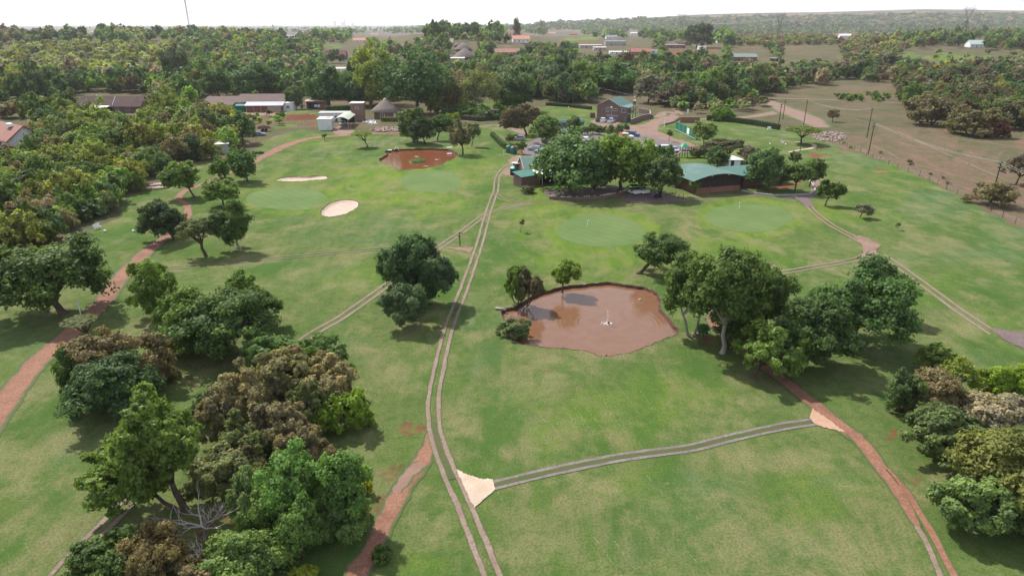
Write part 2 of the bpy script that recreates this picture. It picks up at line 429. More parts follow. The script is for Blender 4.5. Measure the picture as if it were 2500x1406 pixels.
TAN = [(2300, 420, 300, 120, 1.3), (2150, 290, 200, 50, .42), (2450, 480, 140, 80, 1.2), (2200, 390, 180, 40, .9), (2120, 430, 30, 12, .3), (2270, 385, 180, 30, .75), (2040, 335, 60, 22, .9), (2130, 215, 150, 14, .7), (2060, 250, 160, 14, .45), (30, 200, 90, 14, .8),
       (100, 175, 160, 10, .6), (2000, 100, 380, 16, .7), (1900, 118, 150, 14, .6), (2200, 88, 260, 6, .8), (1800, 84, 200, 5, .5), (1430, 82, 160, 4, .9), (650, 82, 180, 3, .7),
       (900, 76, 120, 5, .8), (1060, 82, 60, 5, .6), (1390, 110, 110, 10, .6), (960, 120, 120, 9, .45), (640, 300, 90, 22, .9), (560, 290, 120, 10, .7), (720, 270, 60, 6, .5),
       (300, 130, 250, 18, .55), (420, 68, 90, 6, .5), (1650, 76, 120, 3, .6), (1640, 110, 150, 6, .35),  (420, 262, 60, 8, .6), (690, 175, 40, 10, .5),
       (1420, 205, 60, 8, .45), (1990, 280, 130, 20, .45), (1800, 260, 90, 14, .4), (1150, 300, 60, 5, .3)]
MORE_LAWN = [(1415, 97, 100, 7, 1), (1150, 92, 60, 5, .6), (2330, 140, 210, 14, 1), (1000, 130, 90, 8, .8), (1840, 172, 60, 7, 1), (820, 110, 60, 8, .8), (1180, 262, 90, 14, .9),
             (1380, 270, 60, 12, 1), (2010, 160, 120, 8, .4), (60, 108, 80, 5, .5), (1720, 138, 50, 4, .8), (680, 312, 90, 10, .8), (2000, 350, 300, 10, .2), (2060, 300, 300, 20, .25), (690, 235, 60, 8, .7)]
YEL = [(1000, 420, 260, 60, .9), (880, 480, 230, 60, .85), (1080, 500, 150, 40, .9), (1600, 640, 230, 50, .75), (1330, 520, 110, 50, .7), (1420, 620, 170, 45, .7), (1760, 600, 160, 40, .6), (2000, 520, 90, 40, .6),
       (1350, 460, 80, 20, .8), (780, 350, 120, 12, .7), (1180, 400, 60, 30, .6), (700, 440, 120, 30, .6), (850, 420, 120, 20, .7), (2170, 430, 70, 50, .35), (2180, 530, 90, 20, .5), (1700, 385, 60, 9, .9),
       (1440, 1010, 200, 90, .45), (1640, 970, 160, 70, .5), (1550, 1180, 120, 60, .35), (2000, 1200, 130, 100, .5), (900, 680, 160, 40, .45), (160, 540, 200, 40, .25), (100, 890, 120, 30, .35), (2250, 700, 150, 50, .4),
       (2420, 790, 90, 30, .35), (1390, 262, 70, 14, .7), (2330, 140, 200, 12, .5), (1415, 97, 90, 6, 1), (1020, 1380, 70, 40, .5), (1230, 400, 30, 10, .6), (980, 640, 90, 30, .3), (1770, 310, 60, 10, .3)]
COOL = [(2300, 500, 180, 60, .9), (2130, 370, 160, 40, .8), (1900, 320, 150, 18, .6), (2450, 600, 120, 60, .8), (2300, 620, 160, 40, .5), (1850, 540, 120, 40, .55), (1465, 563, 110, 40, .4), (850, 370, 130, 20, .45), (1000, 350, 160, 14, .6),
        (950, 560, 160, 40, .55), (750, 560, 140, 40, .4), (1180, 850, 60, 100, .6), (1150, 760, 60, 60, .4), (700, 290, 80, 24, .5), (2150, 950, 90, 60, .4), (2350, 900, 200, 60, .6), (1960, 1350, 180, 60, .55),
        (1700, 1200, 140, 90, .5), (1230, 1050, 90, 90, .35), (60, 830, 120, 50, .4), (160, 1080, 90, 60, .5), (760, 660, 160, 40, .35), (880, 850, 120, 90, .4), (2050, 1180, 60, 40, .4), (1600, 1330, 200, 60, .4), (1200, 600, 60, 60, .3)]
OLIVE = [(1560, 520, 150, 30, .5), (1690, 560, 60, 24, 1), (1250, 930, 120, 50, .6), (1100, 1000, 90, 60, .4), (1450, 860, 180, 24, .8), (950, 900, 110, 70, .55), (250, 1250, 200, 120, .6), (120, 1330, 160, 90, .6),
         (1350, 1230, 200, 60, .6), (1850, 1290, 160, 80, .6), (2120, 1300, 110, 90, .7), (1560, 1070, 300, 30, .6), (1250, 1100, 120, 70, .6), (2260, 780, 170, 60, .45), (1450, 1330, 260, 60, .4), (1800, 1120, 300, 40, .5),
         (780, 620, 200, 24, .4), (560, 640, 200, 24, .35), (2290, 590, 200, 20, .5), (1040, 470, 120, 16, .35), (930, 350, 90, 9, .4), (2080, 430, 90, 40, .3), (2120, 1130, 60, 50, .6), (1770, 980, 120, 50, .35), (760, 950, 100, 60, .4)]
def warp(px, py, amp=1.0):
    q = 0.0; r = 0.0
    for k, (fx, fy, a) in enumerate([(61, 37, .16), (29, 17, .13), (13, 8, .11), (6.5, 4.1, .09)]):
        q = q + a * np.sin(px / fx + 1.7 * np.sin(py / fy + k)); r = r + a * np.sin(py / fy + 1.9 * np.sin(px / fx + 2 * k))
    return q * amp, r * amp
def blobs(px, py, items):
    s = np.zeros(px.shape)
    qx, qy = warp(px, py)
    for cx, cy, rx, ry, w in items:
        d = np.sqrt(((px - cx) / rx + qx * 1.5) ** 2 + ((py - cy) / ry + qy * 1.5) ** 2)
        s = np.maximum(s, w * (1 - sstep(0.2, 1.25, d)))
    return s
GREENS = [((1054, 443), (74, 26)), ((703, 486), (98, 28)), ((1468, 564), (108, 39)), ((1830, 532), (103, 36))]
def ground_attrs(X, Y, Z):
    px, py = to_px(X, Y, Z)
    jit = 2.2 * np.sin(px / 17.0 + py / 9.0) + 1.6 * np.sin(px / 7.3 - py / 5.1)
    lawn = sstep(-6, 6, poly_sd(px, py, LAWN) + jit)
    lawn = np.maximum(lawn, blobs(px, py, MORE_LAWN))
    soil = blobs(px, py, SOIL); tan = blobs(px, py, TAN) * (1 - 0.9 * lawn)
    ye, co, ol = blobs(px, py, YEL), blobs(px, py, COOL), blobs(px, py, OLIVE)
    for (cx, cy), (rx, ry) in GREENS:      # the longer collar of grass round each green
        d = np.sqrt(((px - cx) / (rx * 1.25)) ** 2 + ((py - cy) / (ry * 1.32)) ** 2)
        ring = np.where((d > 0.72) & (d < 1.05), 0.75, 0.0)
        ye = np.maximum(ye, ring); co = co * (1 - ring); ol = ol * (1 - ring)
    o = np.ones_like(px)
    return np.stack([lawn, soil, tan, o], -1), np.stack([ye, co, ol, o], -1)
def set_attrs(me):
    n = len(me.vertices); co = np.empty(n * 3, np.float32); me.vertices.foreach_get('co', co); co = co.reshape(-1, 3).astype(float)
    a, b = ground_attrs(co[:, 0], co[:, 1], co[:, 2])
    for nm, arr in (('ground_mix', a), ('grass_tone', b)):
        at = me.attributes.new(nm, 'FLOAT_COLOR', 'POINT'); at.data.foreach_set('color', arr.astype(np.float32).ravel())

def smooth_closed(pts, n=220, jag=0.0, seed=1):
    P = np.asarray(pts, float); N = len(P); out = []
    for i in range(N):
        p0, p1, p2, p3 = P[i - 1], P[i], P[(i + 1) % N], P[(i + 2) % N]
        m = max(3, int(n / N))
        for k in range(m):
            t = k / m
            out.append(0.5 * ((2 * p1) + (-p0 + p2) * t + (2 * p0 - 5 * p1 + 4 * p2 - p3) * t * t + (-p0 + 3 * p1 - 3 * p2 + p3) * t ** 3))
    O = np.array(out)
    if jag:
        r = np.random.default_rng(seed); j = r.normal(0, 1, len(O)); j = (j + np.roll(j, 1) + np.roll(j, 2)) / 2
        d = np.roll(O, -1, 0) - np.roll(O, 1, 0); nn = np.stack([d[:, 1], -d[:, 0]], 1); nn /= np.linalg.norm(nn, axis=1)[:, None] + 1e-9
        O = O + nn * j[:, None] * jag
    return O
def wpts(px): return [tuple(G(x, y)[:2]) for x, y in px]
def area(P): return 0.5 * np.sum(P[:, 0] * np.roll(P[:, 1], -1) - np.roll(P[:, 0], -1) * P[:, 1])

POND = [(1228, 757), (1250, 752), (1275, 740), (1292, 727), (1330, 712), (1375, 701), (1420, 695), (1480, 690), (1535, 697), (1580, 704), (1605, 718), (1612, 735), (1609, 748), (1625, 770),
        (1652, 800), (1648, 815), (1610, 833), (1570, 848), (1545, 858), (1500, 867), (1462, 868), (1440, 860), (1415, 855), (1350, 850), (1290, 842), (1255, 830), (1240, 808), (1232, 780)]
POND_FAR = [(926, 389), (945, 378), (940, 371), (960, 366), (1000, 364), (1050, 363), (1095, 365), (1113, 372), (1118, 379), (1100, 390), (1075, 402), (1040, 411), (1000, 414), (975, 415), (960, 408), (955, 402), (935, 397)]
BUNK_A = [(676, 441), (690, 435), (720, 432), (750, 432), (775, 430), (795, 431), (798, 436), (785, 439), (760, 440), (740, 443), (700, 443)]
BUNK_B = [(784, 519), (790, 508), (810, 496), (830, 490), (855, 489), (872, 493), (874, 503), (862, 513), (840, 523), (815, 529), (798, 529), (788, 526)]
BASINS = [dict(name='pond', poly=smooth_closed(wpts(POND), 240, 0.10, 3), s=1.0, w=1.7, deep=0.38),
          dict(name='far_pond', poly=smooth_closed(wpts(POND_FAR), 160, 0.18, 4), s=3.2, w=4.0, deep=0.45),
          dict(name='bunker', poly=smooth_closed(wpts(BUNK_A), 90, 0.06, 5), s=2.7, w=3.4, deep=0.40),
          dict(name='bunker', poly=smooth_closed(wpts(BUNK_B), 90, 0.06, 6), s=2.2, w=2.9, deep=0.42)]
for b in BASINS:
    if area(b['poly']) < 0: b['poly'] = b['poly'][::-1]

def build_ground():
    rows = [18.0]
    while rows[-1] < 28000:
        D = rows[-1]; rows.append(D + min(max(0.32, D * D * 5 / 56000), 0.018 * D))
    rows = np.array(rows); us = np.concatenate([np.linspace(-6, -1.3, 26), np.linspace(-1.25, 1.25, 370), np.linspace(1.3, 6, 26)])
    U, D = np.meshgrid(us, rows)
    X = U * (D * CP + 14); Y = D
    Z = terrain(X, Y)
    V = np.stack([X, Y, Z], -1).reshape(-1, 3)
    nr, nc = U.shape
    i = np.arange(nr * nc).reshape(nr, nc)
    Fq = np.stack([i[:-1, :-1], i[:-1, 1:], i[1:, 1:], i[1:, :-1]], -1).reshape(-1, 4)
    out = np.zeros(len(V), bool)
    for b in BASINS:
        near = np.abs(V[:, 1] - b['poly'][:, 1].mean()) < 40
        sd = np.full(len(V), -99.0); sd[near] = poly_sd(V[near, 0], V[near, 1], b['poly'])
        out |= sd > -b['s']
    Fq = Fq[~out[Fq].all(1)]
    far = V[Fq[:, 0], 1] > 2300
    for nm, sel in (('ground', ~far), ('hills', far)):
        f = Fq[sel]; used, inv = np.unique(f, return_inverse=True)
        me = np_mesh(nm, V[used], inv.reshape(f.shape), M_GROUND, True)
        set_attrs(me); tag(link_mesh(nm, me), kind='structure')
build_ground()
# a skirt of land behind and beside the camera, so the place goes on outside the frame
mb = MB(); mb.add([(-1500, -1500, -0.02), (1500, -1500, -0.02), (1500, 18.02, -0.02), (-1500, 18.02, -0.02)], [(0, 1, 2, 3)])
o = mb.build('ground', M_GROUND); set_attrs(o.data); tag(o, kind='structure')

def water_mat(name, col, ring_c=None):
    t = NT(name)
    n = t.noise(0.8, 5, rough=0.6); n2 = t.noise(5.0, 4, sx=1, sy=2.2)
    h = t.math('MULTIPLY', n2, 0.35)
    if ring_c:
        sp = t.new('ShaderNodeSeparateXYZ'); t.link(t.coord(), sp.inputs[0])
        dx = t.math('SUBTRACT', sp.outputs[0], ring_c[0]); dy = t.math('SUBTRACT', sp.outputs[1], ring_c[1])
        r = t.math('SQRT', t.math('ADD', t.math('MULTIPLY', dx, dx), t.math('MULTIPLY', dy, dy)))
        s = t.math('SINE', t.math('MULTIPLY', r, 11.0))
        fall = t.math('MULTIPLY', t.rng(r, 0.3, 9.5, 1.0, 0.0), t.rng(n, 0.3, 0.65, 0.35, 1))
        h = t.math('ADD', h, t.math('MULTIPLY', s, fall))
    c = t.mix(t.rng(n, 0.35, 0.68), col, tuple(x * 1.18 for x in col))
    p = t.pbr(c, 0.09, 0.5, 0, t.bump(h, 0.28, 0.035)); p.inputs['IOR'].default_value = 1.45
    return t.m
FOUNT = G(1483, 783)
M_WATER = water_mat('muddy_water', (0.145, 0.074, 0.042), (FOUNT[0], FOUNT[1]))
M_WATER_FAR = water_mat('red_brown_water', (0.150, 0.055, 0.027))

def fan_mesh(P, z, mat, name):
    from mathutils.geometry import tessellate_polygon
    P = [(float(x), float(y)) for x, y in P]; tr = tessellate_polygon([[Vector((x, y, 0)) for x, y in P]]); fs = []
    for i, j, k in tr:
        (ax, ay), (bx_, by_), (cx, cy) = P[i], P[j], P[k]
        A2 = (bx_ - ax) * (cy - ay) - (by_ - ay) * (cx - ax)
        if abs(A2) > 1e-7: fs.append((i, j, k) if A2 > 0 else (i, k, j))
    me = bpy.data.meshes.new(name); me.from_pydata([(x, y, z) for x, y in P], [], fs); me.materials.append(mat); me.update(); return me
def basin(b, k):
    P = b['poly']; n = len(P); w, dp = b['w'], b['deep']
    d = np.roll(P, -1, 0) - np.roll(P, 1, 0); nn = np.stack([d[:, 1], -d[:, 0]], 1); nn /= np.linalg.norm(nn, axis=1)[:, None]
    for _ in range(6): nn = (nn + np.roll(nn, 1, 0) + np.roll(nn, -1, 0)); nn /= np.linalg.norm(nn, axis=1)[:, None]
    r = np.random.default_rng(k)
    rim = P + nn * 0.12
    # turf flange from the rim outwards
    rings = [rim, rim + nn * w * 0.3, rim + nn * w * 0.62, rim + nn * w]
    zs = [0.03, 0.03, 0.025, 0.004]
    V = np.concatenate([np.column_stack([q, np.full(n, z)]) for q, z in zip(rings, zs)])
    idx = np.arange(n); nx = (idx + 1) % n
    Fq = np.concatenate([np.stack([j * n + idx, (j + 1) * n + idx, (j + 1) * n + nx, j * n + nx], -1) for j in range(3)])
    me = np_mesh('lawn_edge', V, Fq, M_GROUND, True); set_attrs(me); tag(link_mesh('lawn_edge', me), kind='structure')
    # earth bank
    prof = [(0.14, 0.05), (0.03, 0.045), (-0.02, -0.16), (-0.10, -dp * 0.8), (-0.28, -dp - 0.25)]
    Vb = []
    for j, (off, z) in enumerate(prof):
        jo = r.normal(0, 0.035, n) if j in (1, 2, 3) else 0
        q = P + nn * (off + jo)[:, None] if j in (1, 2, 3) else P + nn * off
        Vb.append(np.column_stack([q, z + (r.normal(0, 0.025, n) if j < 4 else 0) * np.ones(n)]))
    Fb = np.concatenate([np.stack([(j + 1) * n + idx, j * n + idx, j * n + nx, (j + 1) * n + nx], -1) for j in range(len(prof) - 1)])
    sand = b['name'] == 'bunker'
    nm = 'sand_trap_edge' if sand else 'pond_bank'
    tag(link_mesh(nm, np_mesh(nm, np.concatenate(Vb), Fb, M_EARTH)), kind='structure')
    if sand:
        c = P.mean(0); rs = [1.0, 0.86, 0.6, 0.3]; z = [-0.02, -dp * 0.75, -dp, -dp * 1.02]
        V = np.concatenate([np.column_stack([c + (P + nn * -0.02 - c) * q, np.full(n, h)]) for q, h in zip(rs, z)] + [np.array([[c[0], c[1], -dp]])])
        Fq = [tuple(int(v) for v in q) for j in range(3) for q in np.stack([j * n + idx, j * n + nx, (j + 1) * n + nx, (j + 1) * n + idx], -1)]
        Fq += [(3 * n + i, 3 * n + (i + 1) % n, 4 * n) for i in range(n)]
        me = bpy.data.meshes.new('sand'); me.from_pydata([tuple(v) for v in V], [], Fq); me.materials.append(M_SAND); me.update()
        tag(link_mesh('bunker_sand', me), kind='structure')
    else:
        me = fan_mesh(P + nn * 0.02, -dp, M_WATER if b['name'] == 'pond' else M_WATER_FAR, 'water')
        tag(link_mesh('water', me), kind='structure')
for k, b in enumerate(BASINS): basin(b, k + 10)

for k, ((cx, cy), (rx, ry)) in enumerate(GREENS):
    r = random.Random(k); a = [r.uniform(0, 6.28) for _ in range(3)]
    pp = []
    for i in range(90):
        t = 2 * math.pi * i / 90; w = 1 + 0.035 * math.sin(2 * t + a[0]) + 0.03 * math.sin(3 * t + a[1])
        if k == 0: w *= 1 + 0.09 * abs(math.sin(t) * math.cos(t)) * 1.4
        pp.append((cx + rx * w * math.cos(t), cy + ry * w * math.sin(t)))
    me = fan_mesh(np.array(wpts(pp))[::-1], 0.012 + 0.002 * k, M_GREEN, 'putting_green')
    tag(link_mesh('putting_green', me), kind='structure')

# ------------------------------------------------------------------ roads and cart tracks
_z = [0, 0]
def nextz(upper=False):
    """neighbouring sheets a few millimetres apart: ribbons low, paved areas above them"""
    _z[upper] += 1
    return 0.057 + 0.0042 * (_z[1] % 5) if upper else 0.030 + 0.0042 * (_z[0] % 6)
def centre_line(pts, step):
    W = np.array(wpts(pts)); n = len(W); out = []
    for i in range(n - 1):
        p0 = W[max(i - 1, 0)]; p1 = W[i]; p2 = W[i + 1]; p3 = W[min(i + 2, n - 1)]
        L = np.linalg.norm(p2 - p1); m = max(2, int(L / step))
        for k in range(m):
            t = k / m
            out.append(np.append(0.5 * ((2 * p1) + (-p0 + p2) * t + (2 * p0 - 5 * p1 + 4 * p2 - p3) * t * t + (-p0 + 3 * p1 - 3 * p2 + p3) * t ** 3), i + t))
    out.append(np.append(W[-1], n - 1)); return np.array(out)
def ribbon(name, pts, width, mat, off=0.0, step=0.7, jag=0.04, seed=0, skip=None, thick=0.0, z=None):
    C = centre_line(pts, step); par = C[:, 2]; C = C[:, :2]
    d = np.gradient(C, axis=0); nn = np.stack([-d[:, 1], d[:, 0]], 1); nn /= np.linalg.norm(nn, axis=1)[:, None] + 1e-9
    w = np.interp(par, range(len(pts)), width) if hasattr(width, '__len__') else np.full(len(C), width)
    r = np.random.default_rng(seed); z = z or nextz()
    def wob():
        j = r.normal(0, 1, len(C)); return np.convolve(j, [.25, .5, .25], 'same') * jag
    a = C + nn * (off + w / 2 + wob())[:, None]; b = C + nn * (off - w / 2 + wob())[:, None]
    n = len(C); zz = terrain(C[:, 0], C[:, 1]) + z
    cols = [a + (b - a) * q for q in (0, 0.22, 0.5, 0.78, 1)]
    V = np.concatenate([np.column_stack([q, zz + (0.001 if 0 < k < 4 else 0)]) for k, q in enumerate(cols)])
    i = np.arange(n - 1)
    if skip is not None:
        keep = np.ones(n - 1, bool)
        for s0, s1 in skip: keep &= ~((par[:-1] >= s0) & (par[:-1] < s1))
        i = i[keep]
    Fq = np.concatenate([np.stack([(k + 1) * n + i, (k + 1) * n + i + 1, k * n + i + 1, k * n + i], -1) for k in range(4)])
    me = np_mesh(name, V, Fq, mat); at = me.attributes.new('edge', 'FLOAT', 'POINT')
    at.data.foreach_set('value', np.repeat(np.array([1.0, 0.45, 0.0, 0.45, 1.0], np.float32), n))
    o = link_mesh(name, me); tag(o, kind='structure'); return o
def twin(name, pts, mat, gauge=1.0, w=0.42, **kw):
    for k, s in enumerate((-1, 1)): ribbon(name, pts, w, mat, off=s * gauge / 2, seed=kw.get('seed', 0) * 7 + k, **{a: b for a, b in kw.items() if a != 'seed'})
def apron(name, pts, mat, jag=0.9, n=72):
    P = []
    for i in range(len(pts)):
        a, b = np.array(pts[i], float), np.array(pts[(i + 1) % len(pts)], float)
        for k in range(max(2, n // len(pts))): P.append(a + (b - a) * k / max(2, n // len(pts)))
    r = np.random.default_rng(len(pts) * 31 + int(pts[0][0])); P = np.array(P) + r.normal(0, jag, (len(P), 2))
    W = np.array(wpts(P))
    if area(W) < 0: W = W[::-1]
    return tag(link_mesh(name, fan_mesh(W, nextz(True), mat, name)), kind='structure')

P_MAIN = [(1240, 1520), (1199, 1400), (1144, 1261), (1093, 1145), (1063, 1057), (1058, 988), (1067, 920), (1096, 801), (1135, 699), (1170, 597), (1189, 528), (1206, 477), (1210, 469), (1213, 441), (1217, 428), (1229, 413), (1246, 400)]
P_LEFT_DIRT = [(-60, 1090), (10, 985), (90, 885), (175, 810), (245, 745), (285, 690), (320, 650), (370, 605), (410, 575), (455, 530), (455, 500), (435, 485), (455, 465), (500, 448), (540, 430), (600, 405), (640, 385), (700, 355), (760, 338), (830, 332), (900, 327), (1000, 324)]
ribbon('dirt_road', P_LEFT_DIRT, [3.1, 3.1, 3.1, 3.1, 3.1, 3.0, 3.1, 2.8, 2.4, 2.0, 1.8, 1.9, 2.0, 2.2, 2.4, 2.8, 3.4, 5.0, 4.4, 4.0, 3.6, 3.4], M_DIRT, jag=0.13, step=0.5, seed=2)
ribbon('dirt_road', [(820, 1500), (872, 1400), (915, 1325), (950, 1255), (985, 1190), (1025, 1130), (1050, 1075), (1056, 1035)], [2.1, 1.9, 1.7, 1.8, 2.0, 2.0, 1.2, 0.5], M_DIRT, jag=0.13, step=0.4, seed=3)
ribbon('gravel_patch', [(966, 1205), (990, 1165), (1030, 1130)], [0.7, 1.5, 1.2], strip_mat('grey_gravel', (0.205, 0.130, 0.105), (0.24, 0.155, 0.125), (0.22, 0.115, 0.080), 0), jag=0.2, step=0.3, seed=4)
ribbon('dirt_road', [(1735, 780), (1760, 812), (1820, 862), (1880, 905), (1935, 945), (1985, 985), (2040, 1030), (2095, 1070)], [1.5, 1.8, 1.9, 1.9, 1.9, 1.9, 2.0, 2.0], M_DIRT, jag=0.1, step=0.5, seed=5)
ribbon('dirt_road', [(2085, 1060), (2120, 1100), (2150, 1142), (2182, 1185), (2216, 1240), (2240, 1285)], [1.7, 1.6, 1.5, 1.35, 1.1, 0.5], M_DIRT, jag=0.06, step=0.4, seed=6)
ribbon('gravel_edge', [(1000, 324), (1100, 318), (1160, 312), (1210, 306), (1250, 315), (1290, 328)], [2.4, 2.2, 2.6, 3, 5, 7], M_DIRT_PALE, jag=0.15, step=1, seed=7)
apron('parking_court', [(1282, 352), (1330, 330), (1420, 322), (1520, 330), (1580, 330), (1640, 345), (1700, 372), (1640, 378), (1560, 372), (1440, 372), (1400, 395), (1290, 385), (1275, 372)], M_ASPHALT)
apron('dirt_court', [(1570, 331), (1500, 327), (1520, 308), (1560, 306), (1600, 292), (1640, 280), (1660, 284), (1640, 300), (1610, 306), (1605, 320), (1640, 335), (1690, 352), (1720, 364), (1700, 366), (1640, 347)], M_DIRT_PALE)
apron('dirt_court', [(1245, 405), (1240, 392), (1262, 380), (1300, 382), (1300, 395), (1262, 405)], M_DIRT_PALE)
apron('dirt_court', [(1225, 425), (1232, 412), (1250, 408), (1255, 436), (1240, 430)], M_DIRT_PALE)
apron('driveway', [(1440, 297), (1470, 286), (1520, 296), (1500, 312), (1460, 308)], M_DIRT_PALE)
apron('driveway', [(820, 331), (810, 318), (838, 302), (860, 300), (860, 315), (870, 328)], M_DIRT_PALE)
apron('dirt_yard', [(480, 272), (500, 268), (700, 276), (690, 284), (600, 283), (480, 280)], M_DIRT_PALE, 0.8)
ribbon('dirt_road', [(1680, 291), (1760, 291), (1830, 286), (1890, 276), (1925, 268)], [5, 5, 6, 8, 10], M_DIRT_PALE, jag=0.3, step=1.5, seed=8)
ribbon('dirt_road', [(1840, 240), (1875, 248), (1905, 262), (1935, 275), (1975, 292), (2005, 312)], [9, 9, 10, 15, 13, 8], M_DIRT_PALE, jag=0.5, step=2, seed=9)
ribbon('dirt_road', [(1850, 240), (1950, 242), (2100, 247), (2220, 254), (2300, 262)], [4.5, 4, 3.6, 3.4, 3], M_DIRT_PALE, jag=0.3, step=3, seed=10)
ribbon('dirt_road', [(1605, 288), (1625, 274), (1660, 280), (1640, 262)], [4, 4.5, 4, 3], M_DIRT_PALE, jag=0.3, step=2, seed=11)
ribbon('foot_path', [(2120, 352), (2145, 360), (2190, 385), (2240, 412), (2300, 428)], 0.45, strip_mat('worn_path', (0.20, 0.15, 0.10), (0.17, 0.13, 0.085), (0.23, 0.18, 0.125), 0.3), jag=0.12, step=1.0, seed=12)
ribbon('foot_path', [(2000, 320), (2130, 328), (2330, 340), (2500, 362), (2620, 380)], 0.5, MATS['worn_path'], jag=0.15, step=2.0, seed=13)
ribbon('foot_path', [(2060, 285), (2120, 300), (2200, 325), (2300, 372), (2480, 450)], 0.5, MATS['worn_path'], jag=0.2, step=2.0, seed=14)

M_MEDIAN = strip_mat('soil_and_grass', (0.105, 0.080, 0.045), (0.070, 0.085, 0.034), (0.048, 0.088, 0.026), 1.0)
ribbon('track_median', [(1203, 1185), (1352, 1149), (1523, 1115), (1680, 1094), (1762, 1074), (1899, 1043), (1990, 1029)], 0.50, M_MEDIAN, jag=0.05, seed=41)
ribbon('track_median', [(1058, 1030), (1063, 1057), (1076, 1100), (1093, 1145), (1104, 1170)], 0.55, M_MEDIAN, jag=0.06, seed=42)
twin('cart_track', P_MAIN, M_PAVER, seed=1, jag=0.05, w=0.52)
P_DIAG = [(60, 1500), (147, 1398), (195, 1343), (290, 1250), (370, 1165), (470, 1055), (588, 948), (660, 893), (755, 820), (840, 770), (950, 692), (1020, 640), (1078, 600), (1136, 560), (1187, 522), (1225, 510), (1260, 503), (1297, 497)]
twin('cart_track', P_DIAG, M_PAVER, seed=3, jag=0.055, w=0.52)
twin('cart_track', [(1212, 474), (1222, 483), (1245, 490), (1270, 494), (1300, 496.5), (1380, 495), (1450, 492), (1525, 490)], M_DIRT_PALE, gauge=1.1, seed=4)
twin('cart_track', [(345, 664), (396, 657), (500, 648), (640, 634), (840, 616), (930, 608), (1064, 600)], strip_mat('grassed_track', (0.175, 0.155, 0.10), (0.12, 0.125, 0.065), (0.22, 0.19, 0.13), 0.8), gauge=1.0, w=0.30, seed=5)
twin('cart_track', [(1203, 1185), (1352, 1149), (1523, 1115), (1680, 1094), (1762, 1074), (1899, 1043), (1990, 1029)], M_PAVER_GREY, gauge=0.86, w=0.44, seed=6)
twin('cart_track', [(2130, 622), (2060, 640), (1960, 657), (1880, 671), (1800, 690), (1760, 720), (1740, 780)], M_PAVER, gauge=1.1, w=0.5, seed=7)
twin('cart_track', [(1972, 500), (1990, 520), (2030, 550), (2085, 580), (2110, 595)], M_DIRT_PALE, gauge=1.05, w=0.6, seed=8)
twin('cart_track', [(2150, 622), (2180, 640), (2260, 698), (2340, 757), (2430, 817)], M_PAVER, gauge=1.15, w=0.6, seed=9)
twin('cart_track', [(1690, 488), (1750, 481), (1820, 477), (1890, 479), (1940, 482)], M_DIRT_PALE, gauge=1.1, w=0.5, seed=10)
ribbon('cart_track', [(2140, 1135), (2170, 1172), (2205, 1228), (2235, 1280), (2264, 1330), (2292, 1398), (2330, 1500)], 0.52, M_PAVER, seed=11)
ribbon('dirt_road', [(2165, 1145), (2200, 1185), (2228, 1222), (2262, 1280), (2291, 1330), (2326, 1398), (2366, 1500)], [0.5, 0.6, 0.7, 0.72, 0.66, 0.62, 0.6], M_DIRT, jag=0.08, seed=12)
ribbon('cart_path', [(1925, 372), (1950, 367), (1978, 363), (1990, 357), (1978, 351), (1940, 346)], [1, 1.3, 1.6, 1.9, 1.5, 0.8], M_CONCRETE, jag=0.05, seed=13)
apron('concrete_apron', [(1114, 1146), (1135, 1156), (1160, 1166), (1180, 1171), (1203, 1170), (1209, 1196), (1190, 1212), (1158, 1241), (1140, 1203), (1125, 1170)], M_CONCRETE)
apron('concrete_apron', [(1983, 997), (1976, 1020), (1988, 1035), (2012, 1044), (2066, 1057), (2030, 1030)], M_CONCRETE_PINK)
ribbon('concrete_strip', [(1975, 976), (2010, 1002), (2052, 1035), (2095, 1066)], [0.75, 0.8, 0.8, 0.7], M_CONCRETE_PINK, off=0.25, jag=0.02, seed=20)
apron('paved_junction', [(1062, 596), (1092, 593), (1098, 600), (1072, 618), (1060, 606)], M_PAVER_GREY)
apron('gravel_link', [(1086, 604), (1125, 605), (1157, 603), (1152, 612), (1146, 619), (1132, 612), (1095, 608)], MATS['grey_gravel'])
apron('paved_court', [(1515, 476), (1560, 471), (1610, 470), (1640, 478), (1665, 485), (1705, 487), (1660, 493), (1590, 497), (1545, 496), (1522, 492)], M_PLAZA)
apron('paved_junction', [(1880, 477), (1930, 477), (1962, 475), (1998, 472), (1978, 487), (1988, 505), (1972, 506), (1945, 488), (1910, 483)], M_PLAZA)
apron('paved_junction', [(2080, 573), (2112, 580), (2152, 600), (2140, 608), (2140, 618), (2172, 640), (2150, 634), (2110, 630), (2088, 631), (2108, 616), (2103, 598)], M_DIRT_PALE)
apron('paved_apron', [(2415, 800), (2450, 806), (2520, 815), (2560, 880), (2500, 852), (2455, 832)], M_PLAZA)
ribbon('dirt_bed_edge', [(1965, 425), (1990, 443), (1985, 468)], [1.5, 2.5, 1.5], M_DIRT_PALE, jag=0.1, seed=30)

